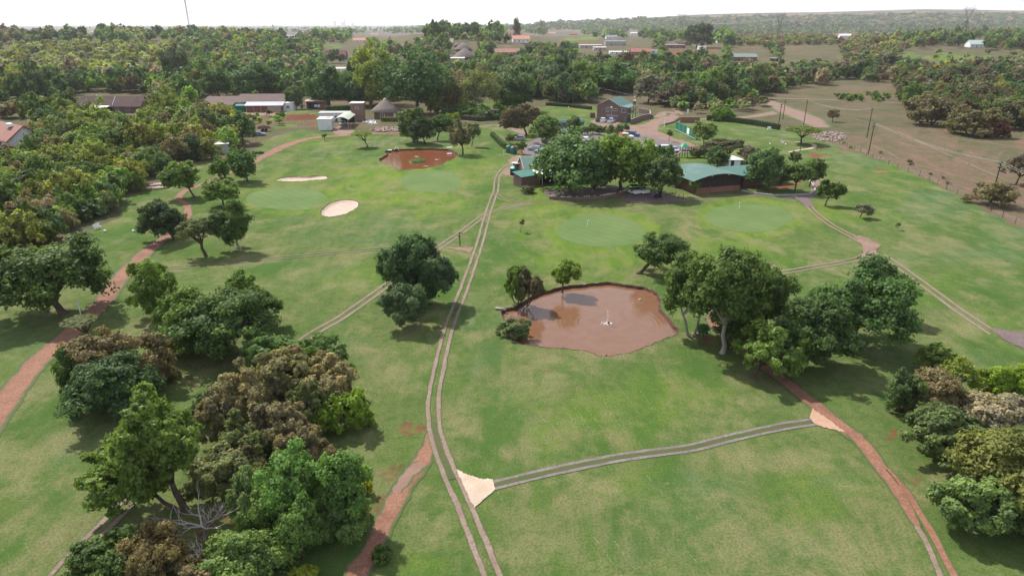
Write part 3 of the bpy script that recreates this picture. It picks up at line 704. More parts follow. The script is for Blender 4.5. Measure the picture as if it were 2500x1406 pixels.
# thin lines of topdressing sand left in rows on the fairways
r = random.Random(5); mb = MB()
LINES = [((1290, 972), (1330, 1030)), ((1310, 985), (1362, 1058)), ((1350, 1008), (1400, 1075)), ((1372, 990), (1425, 1060)), ((1395, 985), (1470, 1085)), ((1425, 988), (1500, 1085)), ((1460, 960), (1525, 1055)),
         ((1490, 958), (1525, 1045)), ((1350, 1040), (1362, 1058)), ((1550, 1065), (1575, 1105)), ((1580, 1160), (1625, 1215)), ((1620, 1165), (1670, 1225)), ((1690, 1130), (1790, 1290)), ((1740, 1170), (1825, 1285)),
         ((1700, 1260), (1790, 1400)), ((1640, 1300), (1700, 1370)), ((1450, 1310), (1530, 1420)), ((1500, 1320), (1570, 1410)), ((1200, 1170), (1235, 1240)), ((1385, 1140), (1420, 1180)), ((1030, 1250), (1065, 1300)),
         ((1052, 1255), (1062, 1280)), ((1090, 1235), (1100, 1260)), ((1560, 950), (1610, 1020)), ((1510, 940), (1560, 1010)), ((1900, 1075), (1940, 1130)), ((1880, 1100), (1930, 1170)), ((2000, 1120), (2035, 1170)),
         ((60, 1320), (80, 1370)), ((110, 1300), (118, 1350)), ((150, 1290), (165, 1340)), ((20, 1350), (24, 1400))]
for (x0, y0), (x1, y1) in LINES:
    A, B = G(x0, y0), G(x1, y1); L = (B - A).length; k = 0.0
    while k < L:
        s = r.uniform(0.06, 0.35)
        if r.random() < 0.6:
            p = A.lerp(B, k / L); q = A.lerp(B, min(1, (k + s) / L)); w = r.uniform(0.012, 0.035); jx = r.uniform(-.05, .05)
            mb.add([(p.x - w + jx, p.y, 0.012), (p.x + w + jx, p.y, 0.014), (q.x + w + jx, q.y, 0.014), (q.x - w + jx, q.y, 0.012)], [(0, 1, 2, 3)])
        k += s + r.uniform(0.0, 0.25)
for _ in range(260):
    p = G(r.uniform(1150, 2200), r.uniform(870, 1400)); s = r.uniform(0.02, 0.06)
    mb.add([(p.x - s, p.y, .012), (p.x, p.y - s * .6, .012), (p.x + s, p.y, .012), (p.x, p.y + s * .6, .012)], [(0, 1, 2, 3)])
tag(mb.build('sand_specks', strip_mat('dressing_sand', (0.22, 0.23, 0.14), (0.17, 0.19, 0.10), (0.27, 0.26, 0.17), 0)), kind='stuff')
# ------------------------------------------------------------------ trees
DG = (0.070, 0.122, 0.036); MG = (0.104, 0.180, 0.040); YG = (0.165, 0.235, 0.032); OB = (0.165, 0.140, 0.092); GG = (0.120, 0.150, 0.076)
LG = (0.145, 0.225, 0.062); BD = (0.042, 0.078, 0.036); PG = (0.165, 0.140, 0.130); RB = (0.140, 0.055, 0.048); OL = (0.155, 0.170, 0.050); YY = (0.30, 0.28, 0.03); BG = (0.064, 0.115, 0.056)
BR = (0.115, 0.078, 0.058)
def unit(v): return v / (np.linalg.norm(v, axis=-1, keepdims=True) + 1e-9)
LIFT = {q: 1.0 for q in (DG, MG, YG, OB, GG, LG, BD, PG, RB, OL, YY, BG, BR)}
def crown_puffs(rg, kind, npuff):
    """clump centres and radii in the unit sphere"""
    i = np.arange(npuff) + 0.5; ph = i * 2.39996 + rg.uniform(0, 6)
    if kind == 'umbrella':
        rr = np.sqrt(i / npuff) * 0.86; z = 0.42 * (1 - rr ** 2) - 0.05 + rg.normal(0, 0.08, npuff)
        C = np.stack([rr * np.cos(ph), rr * np.sin(ph), z], -1); R = rg.uniform(0.15, 0.27, npuff)
        return C, R, 0.5
    zmin = {'round': -0.75, 'dome': -0.6, 'bush': -0.6, 'tall': -0.92, 'sparse': -0.6, 'column': -1.0}[kind]
    z = 1 - (1 - zmin) * i / npuff
    z = np.clip(z + rg.normal(0, 0.10, npuff), -1, 1)
    rr = np.where(z > 0, np.sqrt(1 - z ** 2), (1 - np.abs(z) ** 3) ** 0.5)
    D = np.stack([rr * np.cos(ph), rr * np.sin(ph), z], -1) + rg.normal(0, 0.12, (npuff, 3))
    a = rg.uniform(0, 6.28, 4)
    lob = 1 + 0.13 * np.sin(2 * ph + a[0]) + 0.11 * np.sin(3 * ph + a[1] + 2 * z) + 0.08 * np.sin(5 * ph + a[2])
    R = rg.uniform(0.20, 0.36, npuff) if kind != 'sparse' else rg.uniform(0.16, 0.28, npuff)
    if kind == 'column': R = rg.uniform(0.25, 0.35, npuff)
    R = np.minimum(R * max(1.0, 30 / npuff) ** 0.4, 0.5)
    C = D * (1.08 - R[:, None]) * lob[:, None] * (rg.uniform(0.78, 1.05, (npuff, 1)))
    k = npuff // 5                                   # a few inside, so the crown has a body
    q = rg.permutation(npuff)[:k]; C[q] *= rg.uniform(0.25, 0.7, (k, 1))
    return C, R, 0.2
def crown_leaves(seed, kind, dims, n, size, npuff=None, tri=False):
    rg = np.random.default_rng(seed)
    npuff = npuff or {'round': 34, 'dome': 34, 'bush': 26, 'tall': 40, 'sparse': 46, 'umbrella': 34, 'column': 30}[kind]
    C, R, flat = crown_puffs(rg, kind, npuff)
    # every clump carries smaller tufts of leaves on its outer side
    K = 16 if n > 1500 else 9
    td = unit(rg.normal(0, 1, (npuff, K, 3)) + unit(C)[:, None] * 0.35 + np.array([0, 0, 0.35]))
    tr_ = rg.uniform(0.72, 1.22, (npuff, K, 1)); tR = rg.uniform(0.28, 0.62, (npuff, K))
    w = R ** 2; pid = rg.choice(npuff, n, p=w / w.sum()); kid = rg.integers(0, K, n)
    d = unit(rg.normal(0, 1, (n, 3)) + np.array([0, 0, 0.30]))
    inner = rg.random(n) < 0.20
    off = td[pid, kid] * tr_[pid, kid] * 0.86 + d * (tR[pid, kid] * rg.uniform(0.45, 1.1, n))[:, None]
    off = np.where(inner[:, None], d * rg.uniform(0.2, 0.85, n)[:, None], off)
    if kind == 'umbrella': off = off * np.array([1, 1, flat])
    P = C[pid] + off * R[pid][:, None]
    nr = unit(d * 0.75 + td[pid, kid] * 0.5 + unit(C[pid] + 1e-3) * 0.35 + rg.normal(0, 0.62, (n, 3)) + np.array([0, 0, 0.2]))
    dims = np.asarray(dims, float); P = P * dims; nr = unit(nr / (dims / dims.mean()))
    puff_t = rg.normal(0, 0.15, npuff); tuft_t = rg.normal(0, 0.11, (npuff, K))
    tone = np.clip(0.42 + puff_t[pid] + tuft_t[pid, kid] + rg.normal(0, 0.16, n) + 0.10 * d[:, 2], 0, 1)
    t1 = unit(np.cross(nr, rg.normal(0, 1, (n, 3)))); t2 = np.cross(nr, t1)
    s = size * rg.uniform(0.7, 1.35, n)[:, None]
    if tri:
        V = np.stack([P + t1 * s * 0.6, P - t1 * s * 0.4 + t2 * s * 0.5, P - t1 * s * 0.4 - t2 * s * 0.5], 1).reshape(-1, 3)
        Fc = np.arange(n * 3).reshape(n, 3); tv = np.repeat(tone, 3)
    else:
        V = np.stack([P + t1 * s * 0.55, P + t2 * s * 0.34, P - t1 * s * 0.55, P - t2 * s * 0.34], 1).reshape(-1, 3)
        Fc = np.arange(n * 4).reshape(n, 4); tv = np.repeat(tone, 4)
    return V, Fc, tv, C * dims, R
def crown_mesh(name, V, Fc, tone, mat=None):
    me = np_mesh(name, V, Fc, mat or M_LEAF)
    at = me.attributes.new('leaf_tone', 'FLOAT', 'POINT'); at.data.foreach_set('value', tone.astype(np.float32)); return me
def trunk_mesh(seed, base_r, centre, puffs, lean=(0, 0), forks=None, mat=None, stems=1, fork_h=0.45, show=1.0):
    """tapered trunk with limbs reaching the clumps; puffs are relative to centre, which is relative to the base"""
    rr = random.Random(seed); mb = MB(); c = Vector(centre)
    pf = [c + Vector(p) for p in puffs]
    low = min(p.z for p in pf); tops = []
    fz = max(0.25 * c.z, min(c.z * fork_h + 0.1, c.z))
    for s in range(stems):
        an = 2 * math.pi * s / stems + rr.uniform(0, 1); sp = 0.0 if stems == 1 else base_r * 1.8
        b = Vector((math.cos(an) * sp, math.sin(an) * sp, -0.15))
        f = Vector((c.x * 0.45 + lean[0] + math.cos(an) * sp * 4, c.y * 0.45 + lean[1] + math.sin(an) * sp * 4, fz))
        r0 = base_r / math.sqrt(stems)
        m1 = b.lerp(f, 0.3) + Vector((rr.uniform(-1, 1), rr.uniform(-1, 1), 0)) * base_r * 0.6
        m2 = b.lerp(f, 0.65) + Vector((rr.uniform(-1, 1), rr.uniform(-1, 1), 0)) * base_r * 0.7
        mb.tube([b, b + (m1 - b) * 0.25, m1, m2, f], [r0 * 1.55, r0 * 1.1, r0 * 0.95, r0 * 0.85, r0 * 0.75], 8)
        tops.append((f, r0 * 0.72))
    nlimb = forks or max(3, min(7, len(pf) // 5))
    order = sorted(pf, key=lambda p: math.atan2(p.y - c.y, p.x - c.x)); limbs = []
    for k in range(nlimb):
        grp = order[k * len(order) // nlimb:(k + 1) * len(order) // nlimb]
        if not grp: continue
        g = sum(grp, Vector()) / len(grp); f, r0 = tops[k % len(tops)]
        mid = f.lerp(g, 0.5) + Vector((rr.uniform(-.2, .2), rr.uniform(-.2, .2), -0.06 * (g - f).length))
        mb.tube([f, f.lerp(mid, 0.5) + Vector((0, 0, -.02)), mid, g], [r0, r0 * 0.75, r0 * 0.58, r0 * 0.36], 6)
        for p in grp:
            q = mid.lerp(g, rr.uniform(0.1, 0.9)); e = q.lerp(p, 0.92)
            h = q.lerp(e, 0.5) + Vector((rr.uniform(-.12, .12), rr.uniform(-.12, .12), rr.uniform(-.05, .15))) * (e - q).length
            mb.tube([q, h, e], [r0 * 0.34, r0 * 0.22, r0 * 0.08], 4, False)
    return mb.mesh('trunk', mat or M_BARK, True)
TREE_SHAPE = []
def hero(name, label, base, box, col, kind='round', leaf=0.26, dens=1.0, trunk=None, bark=None, cat='tree', stems=1, seed=None, group=None, depth=0.92, npuff=None, r=None, squash=0.0):
    """base: where the trunk meets the ground; box: crown left, right, top, bottom, all read from the photograph"""
    l, rt, tp, bt = box
    base_free = base is None
    if base is None:                                  # crown down to the ground
        cx, cy = (l + rt) / 2, (tp + bt) / 2
        q = G(cx, bt); pm = PPM(q); a = (rt - l) / 2 / pm; dep = math.atan2(CAM_H, q[1])
        base = (cx, bt - 0.62 * a * math.sin(dep) * pm)
    p = G(*base); pm = PPM(p)
    dep = math.atan2(CAM_H - 2, p[1]); a = (rt - l) / 2 / pm; hh = (bt - tp) / 2 / pm
    zc = Ht(p, (tp + bt) / 2)
    c2 = (hh ** 2 - (a * depth * math.sin(dep)) ** 2) / math.cos(dep) ** 2
    c = math.sqrt(max(c2, (0.42 * a) ** 2 if kind != 'umbrella' else (0.30 * a) ** 2))
    if kind != 'umbrella' and c < 0.62 * a:                 # a crown wider than it is deep
        depth = math.sqrt(max(0.2, (hh ** 2 - (0.62 * a * math.cos(dep)) ** 2) / (a * math.sin(dep)) ** 2)); c = 0.62 * a
    if base_free: a *= 1.12; c = max(c, 0.62 * a)
    c = min(c, 2.2 * hh + 0.1)
    zc = max(zc, 0.55 * c)
    s = seed if seed is not None else int(base[0] * 7 + base[1] * 13) % 9973
    area_ = 4 * math.pi * ((a * a * c) ** (2 / 3.0))
    n = int(min(21000, max(1200, dens * 4.6 * area_ / (leaf * leaf * 0.75))))
    cxo = ((l + rt) / 2 - base[0]) / pm
    near = p[1] < 130; cap = 19000 if near else 6000; leaf *= 0.80 if near else 1.15
    need = dens * 4.0 * area_ / (leaf * leaf * 0.75) * (1.0 if near else 0.75)
    n = int(min(cap, max(900, need))); leaf *= 1.12 * min(1.9, max(1.0, math.sqrt(need / cap)))
    V, Fc, tone, C, R = crown_leaves(s, kind, (a, a * depth, c), n, leaf, npuff, tri=True)
    t = empty(name, p, 0.0, label, cat, group)
    tr = trunk or max(0.08, 0.027 * (a + c) + 0.03)
    link_mesh('trunk', trunk_mesh(s, tr, (cxo, 0, zc), C, mat=bark, stems=stems), t)
    me = crown_mesh('crown', V, Fc, tone)
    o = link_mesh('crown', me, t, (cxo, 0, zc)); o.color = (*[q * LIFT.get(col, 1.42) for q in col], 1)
    TREE_SHAPE.append((p[0] + cxo, p[1], a))
    return t, o
H = hero
# left side
H('spreading_tree', 'large dark green spreading tree left of the red dirt road, wider than the others there', (155, 765), (2, 250, 583, 762), DG, 'dome', 0.28, 1.0, trunk=0.45)
H('round_tree', 'dense dark round tree standing right where the red dirt road bends', (427, 586), (355, 458, 492, 584), BD, 'round', 0.27)
H('forked_tree', 'thin grey-green tree with a forked dark trunk beside the round dark tree', (503, 625), (445, 535, 533, 590), GG, 'sparse', 0.22, 0.55, trunk=0.28)
H('two_lobed_tree', 'dark green tree with two lobes and a pale slanting trunk, left of the lower bunker', (588, 612), (524, 622, 505, 602), DG, 'tall', 0.27, bark=M_BARK_PALE, npuff=22)
H('round_tree', 'mid green round tree left of the striped green, trunk showing below', (547, 507), (500, 590, 436, 498), MG, 'round', 0.3)
H('round_tree', 'mid green tree standing in the curve of the dirt road above the dark round tree', (477, 483), (408, 496, 396, 470), MG, 'round', 0.3)
H('round_tree', 'left and palest tree of the trio between the dirt road and the upper bunker', (553, 436), (510, 566, 388, 436), MG, 'round', 0.32)
H('round_tree', 'tallest tree of the trio between the dirt road and the upper bunker', (605, 443), (562, 636, 366, 438), (0.05, 0.10, 0.032), 'tall', 0.32)
H('round_tree', 'small tree peeping out behind the trio beside the dirt road', (585, 415), (562, 592, 364, 395), MG, 'round', 0.34)
H('pale_trunk_tree', 'mid green tree on two pale trunks right of the concrete link', (400, 773), (328, 437, 642, 770), MG, 'tall', 0.24, bark=M_BARK_PALE, stems=2, npuff=26)
H('umbrella_tree', 'small flat-topped thorn tree on a curved trunk overhanging the red dirt road', (228, 838), (166, 246, 767, 800), GG, 'umbrella', 0.2, 0.8, trunk=0.16)
H('small_tree', 'small rounded tree top rising behind the big clump left of centre', (612, 760), (562, 642, 665, 745), MG, 'round', 0.24, npuff=16)
H('dense_tree', 'dark tree on the right end of the big clump left of centre', (645, 800), (590, 690, 703, 795), DG, 'round', 0.26)
H('dense_tree', 'broad dark crown in the middle of the big clump left of centre', (560, 868), (450, 668, 712, 868), (0.056, 0.10, 0.034), 'dome', 0.26)
H('dense_tree', 'lighter green crown on the left end of the big clump left of centre', (480, 850), (396, 560, 706, 875), MG, 'dome', 0.26)
H('brown_bush', 'big brownish bush left of the diagonal cart track, behind the dark green one', (315, 935), (160, 450, 808, 965), OB, 'sparse', 0.17, 1.2, stems=3, npuff=44)
H('dense_bush', 'dark green bush growing out of the front of the big brownish bush', (290, 1010), (180, 400, 872, 1025), (0.040, 0.078, 0.034), 'bush', 0.22, stems=2)
H('dense_bush', 'dark fringe bush at the left edge of the brownish bush beside the bare red patch', (190, 960), (148, 235, 865, 985), DG, 'bush', 0.22)
H('feathery_tree', 'bright feathery tree over the diagonal cart track, left of the gap', (690, 905), (592, 765, 822, 912), (0.085, 0.15, 0.055), 'sparse', 0.2, 0.9)
H('feathery_tree', 'darker feathery tree beside the diagonal cart track, right of the gap', (790, 890), (735, 842, 815, 905), (0.072, 0.125, 0.045), 'sparse', 0.2, 0.9)
for lb, bx, cl in [('brown thicket bush farthest right, next to the lime green one', (755, 885, 880, 1010), OB), ('brown thicket bush in the upper middle of the brown thicket', (625, 775, 868, 1010), (0.114, 0.106, 0.062)),
                   ('brown thicket bush at the upper left of the brown thicket', (540, 668, 905, 1050), OB), ('brown thicket bush at the left edge, next to the bright green tree', (500, 600, 960, 1090), (0.11, 0.095, 0.065)),
                   ('brown thicket bush in the centre of the brown thicket', (620, 760, 985, 1120), (0.122, 0.104, 0.072)), ('brown thicket bush above the light green trees', (690, 805, 1040, 1165), (0.115, 0.093, 0.066)),
                   ('olive bush low on the left of the thicket above the dead branches', (470, 640, 1085, 1215), (0.090, 0.100, 0.050)), ('dull brown bush at the foot of the bright green tree', (560, 650, 1090, 1180), OB)]:
    bx = (bx[0] + 3, bx[1] - 3, bx[2] - 4, bx[3] + 4); cl = (cl[0] * 1.12, cl[1] * 1.2, cl[2] * 1.25)
    H('brown_bush', lb, None, bx, cl, 'sparse', 0.15, 1.15, stems=3, group='bushes of the brown thicket', npuff=34)
for lb, bx, cl in [('dark olive bush in the gap under the lime green bush', (705, 800, 945, 1080), (0.075, 0.095, 0.045)), ('brown bush at the very top of the brown thicket', (660, 790, 850, 960), (0.118, 0.099, 0.058)), ('olive green bush between the bright green tree and the light green trees', (545, 660, 1030, 1160), (0.085, 0.11, 0.05))]:
    H('brown_bush', lb, None, bx, cl, 'sparse', 0.15, 1.15, stems=3, group='bushes of the brown thicket', npuff=34)
for lb, bx, cl in [('light green bush below the grey-green tree', (600, 700, 1200, 1330), (0.095, 0.155, 0.052)), ('green bush under the right light green tree', (770, 900, 1200, 1330), (0.08, 0.135, 0.05)), ('green bush cut by the bottom edge right of the dead branches', (560, 660, 1340, 1440), (0.09, 0.14, 0.05))]:
    H('light_green_bush', lb, None, bx, cl, 'bush', 0.19, 1.0)
for lb, bx, cl in [('dark green bush in the hollow of the lower right thicket', (2225, 2330, 985, 1090), (0.07, 0.10, 0.045)), ('olive bush between the grey bush and the olive tree', (2330, 2440, 1040, 1150), (0.11, 0.13, 0.05)), ('green bush at the right edge under the bright one', (2420, 2530, 1040, 1140), (0.09, 0.12, 0.055))]:
    H('dense_bush', lb, None, bx, cl, 'bush', 0.19, 1.0)
H('dense_bush', 'dark green bush squeezed between two crowns of the brown thicket', None, (725, 775, 905, 985), DG, 'bush', 0.22)
H('dense_bush', 'dark green bush on the left flank of the brown thicket', None, (478, 545, 960, 1040), BG, 'bush', 0.22)
H('lime_bush', 'lime green spiky bush leaning out of the right side of the brown thicket', (850, 1045), (815, 912, 955, 1062), (0.115, 0.185, 0.03), 'sparse', 0.2, 0.9)
H('lime_bush', 'smaller lime green spiky bush on the front of the brown thicket', (790, 1060), (748, 830, 985, 1060), (0.11, 0.175, 0.03), 'sparse', 0.2, 0.8)
H('bright_tree', 'bright yellow-green tree with dark curving limbs spreading over the lower left cart track', (452, 1245), (322, 508, 992, 1195), (0.088, 0.138, 0.036), 'sparse', 0.2, 1.5, trunk=0.26, npuff=54)
H('bright_tree', 'low leaning yellow-green branchy tree over the lower left cart track', (440, 1250), (224, 438, 1090, 1235), (0.090, 0.142, 0.034), 'sparse', 0.2, 1.5, trunk=0.18, npuff=46)
H('light_green_tree', 'light green tree on the right, with yellow blossom beside it', (840, 1290), (782, 908, 1108, 1262), (0.082, 0.155, 0.052), 'tall', 0.2, 1.1)
H('light_green_tree', 'light green tree in the middle, below the brown thicket', (700, 1290), (650, 795, 1102, 1260), (0.085, 0.16, 0.055), 'tall', 0.2, 1.0)
H('light_green_tree', 'grey-green tree left of the two light green ones', (620, 1270), (575, 690, 1140, 1290), (0.088, 0.135, 0.062), 'sparse', 0.2, 1.0)
H('light_green_tree', 'light green tree lowest of the group, above the bare red ground', (740, 1360), (690, 790, 1225, 1345), (0.085, 0.15, 0.05), 'round', 0.2)
H('flowering_bush', 'bush with bright yellow blossom beside the red dirt track', None, (862, 905, 1218, 1268), YY, 'bush', 0.15)
H('flowering_bush', 'small bush with yellow blossom above the other yellow one', None, (885, 912, 1168, 1210), (0.2, 0.22, 0.03), 'bush', 0.15)
H('dense_bush', 'dark green bush at the bottom edge right of the lower left cart track', None, (185, 335, 1298, 1420), DG, 'bush', 0.2)
H('brown_bush', 'tan brown bush at the bottom edge between the dark green bush and the dead branches', None, (318, 455, 1282, 1425), (0.118, 0.099, 0.058), 'bush', 0.18, stems=3)
H('light_green_tree', 'light green bush at the bottom edge right of the dead branches', None, (505, 700, 1312, 1440), (0.095, 0.15, 0.052), 'bush', 0.19)
H('brown_bush', 'brown bush cut by the bottom edge below the dead branches', None, (430, 530, 1375, 1460), OB, 'bush', 0.18)
H('flowering_bush', 'yellowish bush cut by the bottom edge beside the shadow', None, (718, 776, 1378, 1430), (0.16, 0.19, 0.03), 'bush', 0.16)
H('small_bush', 'small dark bush on the edge of the red dirt track at the bottom', None, (912, 960, 1330, 1375), DG, 'bush', 0.16)
# centre
H('feathery_tree', 'tall dark feathery tree between the diagonal and the main cart track', (1035, 738), (937, 1075, 573, 735), (0.048, 0.088, 0.046), 'tall', 0.22, 1.2, trunk=0.3, npuff=34)
H('feathery_tree', 'right-hand lobe tree leaning from the tall feathery one toward the main cart track', (1045, 742), (1015, 1120, 625, 725), (0.045, 0.082, 0.046), 'round', 0.22, 1.1)
H('feathery_bush', 'low feathery grey-green tree in front of the tall dark feathery tree', (976, 797), (938, 1045, 692, 790), (0.060, 0.100, 0.058), 'round', 0.18, 1.0)
H('pond_bush', 'green multi-stemmed bush on the left bank of the muddy pond', (1262, 742), (1228, 1290, 652, 735), MG, 'sparse', 0.17, 1.1, stems=3)
H('pond_bush', 'purplish brown bush on the pond bank beside the green one', (1285, 745), (1252, 1321, 660, 742), (0.095, 0.085, 0.062), 'sparse', 0.17, 1.1, stems=3)
H('pond_tree', 'small tree with yellow-green crown standing at the water edge of the pond', (1373, 712), (1341, 1415, 634, 695), (0.100, 0.155, 0.03), 'round', 0.19, npuff=22)
H('willow_bush', 'grey-green bush hanging into the near left side of the pond', None, (1226, 1292, 778, 828), (0.08, 0.115, 0.062), 'sparse', 0.15, 1.2)
H('leaning_tree', 'broad tree leaning right on a dark slanting trunk above the pond', (1557, 668), (1548, 1682, 571, 660), (0.056, 0.100, 0.036), 'dome', 0.24, trunk=0.32)
# grove right of the pond
H('grove_tree', 'leftmost tall tree of the grove right of the pond, on grey trunks', (1687, 817), (1614, 1765, 617, 775), (0.062, 0.105, 0.034), 'round', 0.24, bark=M_BARK_PALE, stems=2, npuff=34)
H('grove_tree', 'tallest tree of the grove, with a pale forked trunk by the bare earth', (1763, 862), (1665, 1850, 615, 800), (0.058, 0.098, 0.030), 'round', 0.25, bark=M_BARK_PALE, npuff=38, trunk=0.3)
H('grove_tree', 'back crown of the grove right of the tallest tree', (1870, 815), (1790, 1922, 650, 790), (0.052, 0.090, 0.030), 'round', 0.25)
H('grove_tree', 'dark crown low in the middle of the grove', (1800, 845), (1740, 1850, 740, 845), DG, 'round', 0.24)
H('light_green_tree', 'light green layered tree in front of the grove, over the dirt track', (1836, 922), (1798, 1946, 787, 925), (0.105, 0.165, 0.048), 'sparse', 0.21, 1.5, npuff=40)
H('dense_tree', 'dark tree with hanging foliage between the light green and the broad tree', (1962, 897), (1885, 2068, 735, 890), (0.046, 0.082, 0.032), 'round', 0.24, npuff=36)
H('dense_tree', 'broad mid green tree at the right end of the grove', (2075, 838), (1985, 2205, 655, 830), (0.056, 0.108, 0.042), 'dome', 0.25, npuff=44, trunk=0.4)
H('dense_tree', 'upper right crown rising behind the broad mid green tree', (2130, 770), (2085, 2185, 640, 740), (0.062, 0.11, 0.045), 'round', 0.24)
H('dense_tree', 'lighter crown on the left shoulder of the broad mid green tree', (1985, 800), (1950, 2050, 702, 780), (0.066, 0.118, 0.045), 'round', 0.24)
H('small_bush', 'small blue-green bush between the two grey trunks of the grove', (1717, 822), (1698, 1733, 790, 820), (0.07, 0.13, 0.06), 'bush', 0.15)
# right lower thicket
H('feathery_tree', 'yellow-green feathery tree at the top of the lower right thicket', (2272, 905), (2222, 2322, 848, 900), (0.105, 0.15, 0.045), 'sparse', 0.19, 1.0)
H('feathery_tree', 'sparse yellowish tree right of the feathery one in the lower right thicket', (2340, 960), (2290, 2378, 875, 945), (0.13, 0.17, 0.04), 'sparse', 0.19, 0.6)
H('brown_bush', 'grey-brown bush in the upper middle of the lower right thicket', None, (2212, 2340, 905, 1030), (0.13, 0.115, 0.08), 'bush', 0.18, stems=3)
H('dense_bush', 'dark green bush at the left corner of the lower right thicket', None, (2158, 2235, 903, 1015), (0.055, 0.09, 0.04), 'bush', 0.2)
H('bright_bush', 'bright yellow-green bush at the right edge of the picture above the grey one', None, (2380, 2520, 900, 980), (0.13, 0.20, 0.028), 'bush', 0.2)
H('grey_bush', 'silvery grey twiggy bush against the right edge', None, (2350, 2530, 965, 1080), (0.20, 0.185, 0.165), 'bush', 0.15, 1.2)
H('green_bush', 'mid green spreading bush in the middle of the lower right thicket', (2290, 1115), (2205, 2385, 1000, 1115), (0.085, 0.12, 0.058), 'sparse', 0.19, 1.5)
H('olive_tree', 'large olive tree with drooping foliage against the right edge', (2440, 1250), (2310, 2560, 1045, 1260), (0.11, 0.125, 0.045), 'dome', 0.2, 1.1, npuff=46)
H('light_green_tree', 'light green tree leaning toward the track in the lower right thicket', (2370, 1300), (2278, 2442, 1165, 1320), (0.10, 0.155, 0.066), 'sparse', 0.19, 1.5)
H('dense_bush', 'dark bush in the lower right corner under the olive tree', None, (2440, 2600, 1190, 1330), (0.06, 0.09, 0.04), 'bush', 0.2)
# right lawn
H('lawn_tree', 'small dark tree on the lawn beyond the paved junction', (2014, 502), (1992, 2060, 446, 485), DG, 'round', 0.26, npuff=18)
H('lawn_bush', 'small silver-grey tree alone on the right lawn', (2098, 532), (2086, 2127, 498, 525), (0.12, 0.14, 0.115), 'round', 0.16, npuff=12)
H('sapling', 'bare thin sapling on the right lawn', (2190, 562), (2184, 2198, 543, 555), GG, 'sparse', 0.1, 0.3, trunk=0.03, npuff=8)
H('sapling', 'thin staked sapling left of the middle putting green', (1270, 567), (1266, 1283, 535, 553), GG, 'sparse', 0.12, 0.35, trunk=0.035, npuff=8)
# about the hall
H('hall_tree', 'tall mid green tree in front of the right wing of the green-roofed hall', (1868, 462), (1815, 1912, 362, 455), (0.056, 0.105, 0.046), 'tall', 0.3, npuff=34)
H('hall_tree', 'dark spreading tree on the round planted bed', (1940, 468), (1903, 1978, 398, 450), (0.062, 0.102, 0.032), 'round', 0.28)
H('hall_tree', 'right-hand tree on the round planted bed', (1975, 455), (1955, 2011, 388, 440), (0.055, 0.092, 0.03), 'round', 0.28)
H('hall_tree', 'slim tree behind the round planted bed', (1938, 412), (1922, 1952, 371, 400), GG, 'sparse', 0.26, 0.9)
H('umbrella_tree', 'wide dark flat-topped thorn tree behind the curved green roof', (1785, 395), (1718, 1818, 329, 385), (0.055, 0.060, 0.042), 'umbrella', 0.22, 1.3, trunk=0.3)
H('grey_tree', 'leafless-looking purplish tree between the thorn tree and the hall', (1822, 402), (1800, 1850, 358, 392), (0.135, 0.115, 0.125), 'sparse', 0.2, 1.0)
H('hall_tree', 'dark round tree between the thorn tree and the curved roof', (1752, 408), (1722, 1778, 366, 408), (0.05, 0.095, 0.035), 'round', 0.28)
H('grey_tree', 'thin grey-green shrub beside the playground', (1708, 385), (1685, 1728, 362, 386), GG, 'sparse', 0.2, 0.8)
H('umbrella_tree', 'flat-topped tree by the pale cart path bend on the upper right lawn', (1955, 352), (1913, 1997, 303, 335), (0.088, 0.130, 0.032), 'umbrella', 0.28, 1.3, trunk=0.3)
H('round_tree', 'bright green low round tree behind the clipped hedge', (1757, 296), (1735, 1789, 268, 293), (0.09, 0.165, 0.032), 'dome', 0.32)
H('round_tree', 'round tree at the right end of the green windbreak screen', (1717, 358), (1683, 1749, 299, 342), (0.085, 0.13, 0.042), 'round', 0.3)
H('small_tree', 'small round-headed tree in front of the brick end wall of the hall', (1694, 474), (1682, 1710, 443, 464), (0.12, 0.17, 0.035), 'round', 0.2, npuff=12)
H('court_tree', 'dark green tree standing at the edge of the paved court', (1613, 482), (1568, 1666, 384, 468), (0.052, 0.086, 0.038), 'round', 0.28, npuff=34)
H('clubhouse_tree', 'left half of the huge tree mass over the clubhouse, blue-green', (1392, 470), (1306, 1495, 332, 470), (0.060, 0.112, 0.048), 'dome', 0.3, 1.2, npuff=56, trunk=0.5)
H('clubhouse_tree', 'middle crown where the two halves of the huge clubhouse tree mass meet', (1450, 462), (1395, 1520, 345, 455), (0.066, 0.12, 0.040), 'dome', 0.32, 1.1, npuff=40)
H('clubhouse_tree', 'right half of the huge tree mass over the clubhouse, yellow-green', (1512, 466), (1440, 1597, 332, 468), (0.088, 0.145, 0.030), 'dome', 0.3, 1.2, npuff=56, trunk=0.45)
H('rosette_plant', 'spiky garden plant with stones at its foot in front of the clubhouse', None, (1272, 1303, 452, 474), (0.085, 0.10, 0.06), 'bush', 0.2, cat='plant')
H('umbrella_tree', 'broad brown rounded tree above the parking court', (1286, 330), (1220, 1322, 262, 322), (0.082, 0.072, 0.050), 'dome', 0.28, 1.4, trunk=0.35)
H('round_tree', 'mid green tree left of the green-roofed container', (1332, 352), (1295, 1372, 283, 348), (0.074, 0.125, 0.042), 'round', 0.3)
H('round_tree', 'tree standing in front of the green-roofed container', (1402, 335), (1383, 1422, 287, 328), (0.07, 0.115, 0.042), 'round', 0.3, npuff=18)
H('round_tree', 'small tree beside the green water tanks', (1275, 377), (1260, 1285, 345, 370), (0.07, 0.12, 0.04), 'round', 0.26, npuff=12)
H('small_tree', 'thin small tree beside the silver car in the court', (1244, 352), (1234, 1256, 328, 348), GG, 'sparse', 0.26, 0.8)
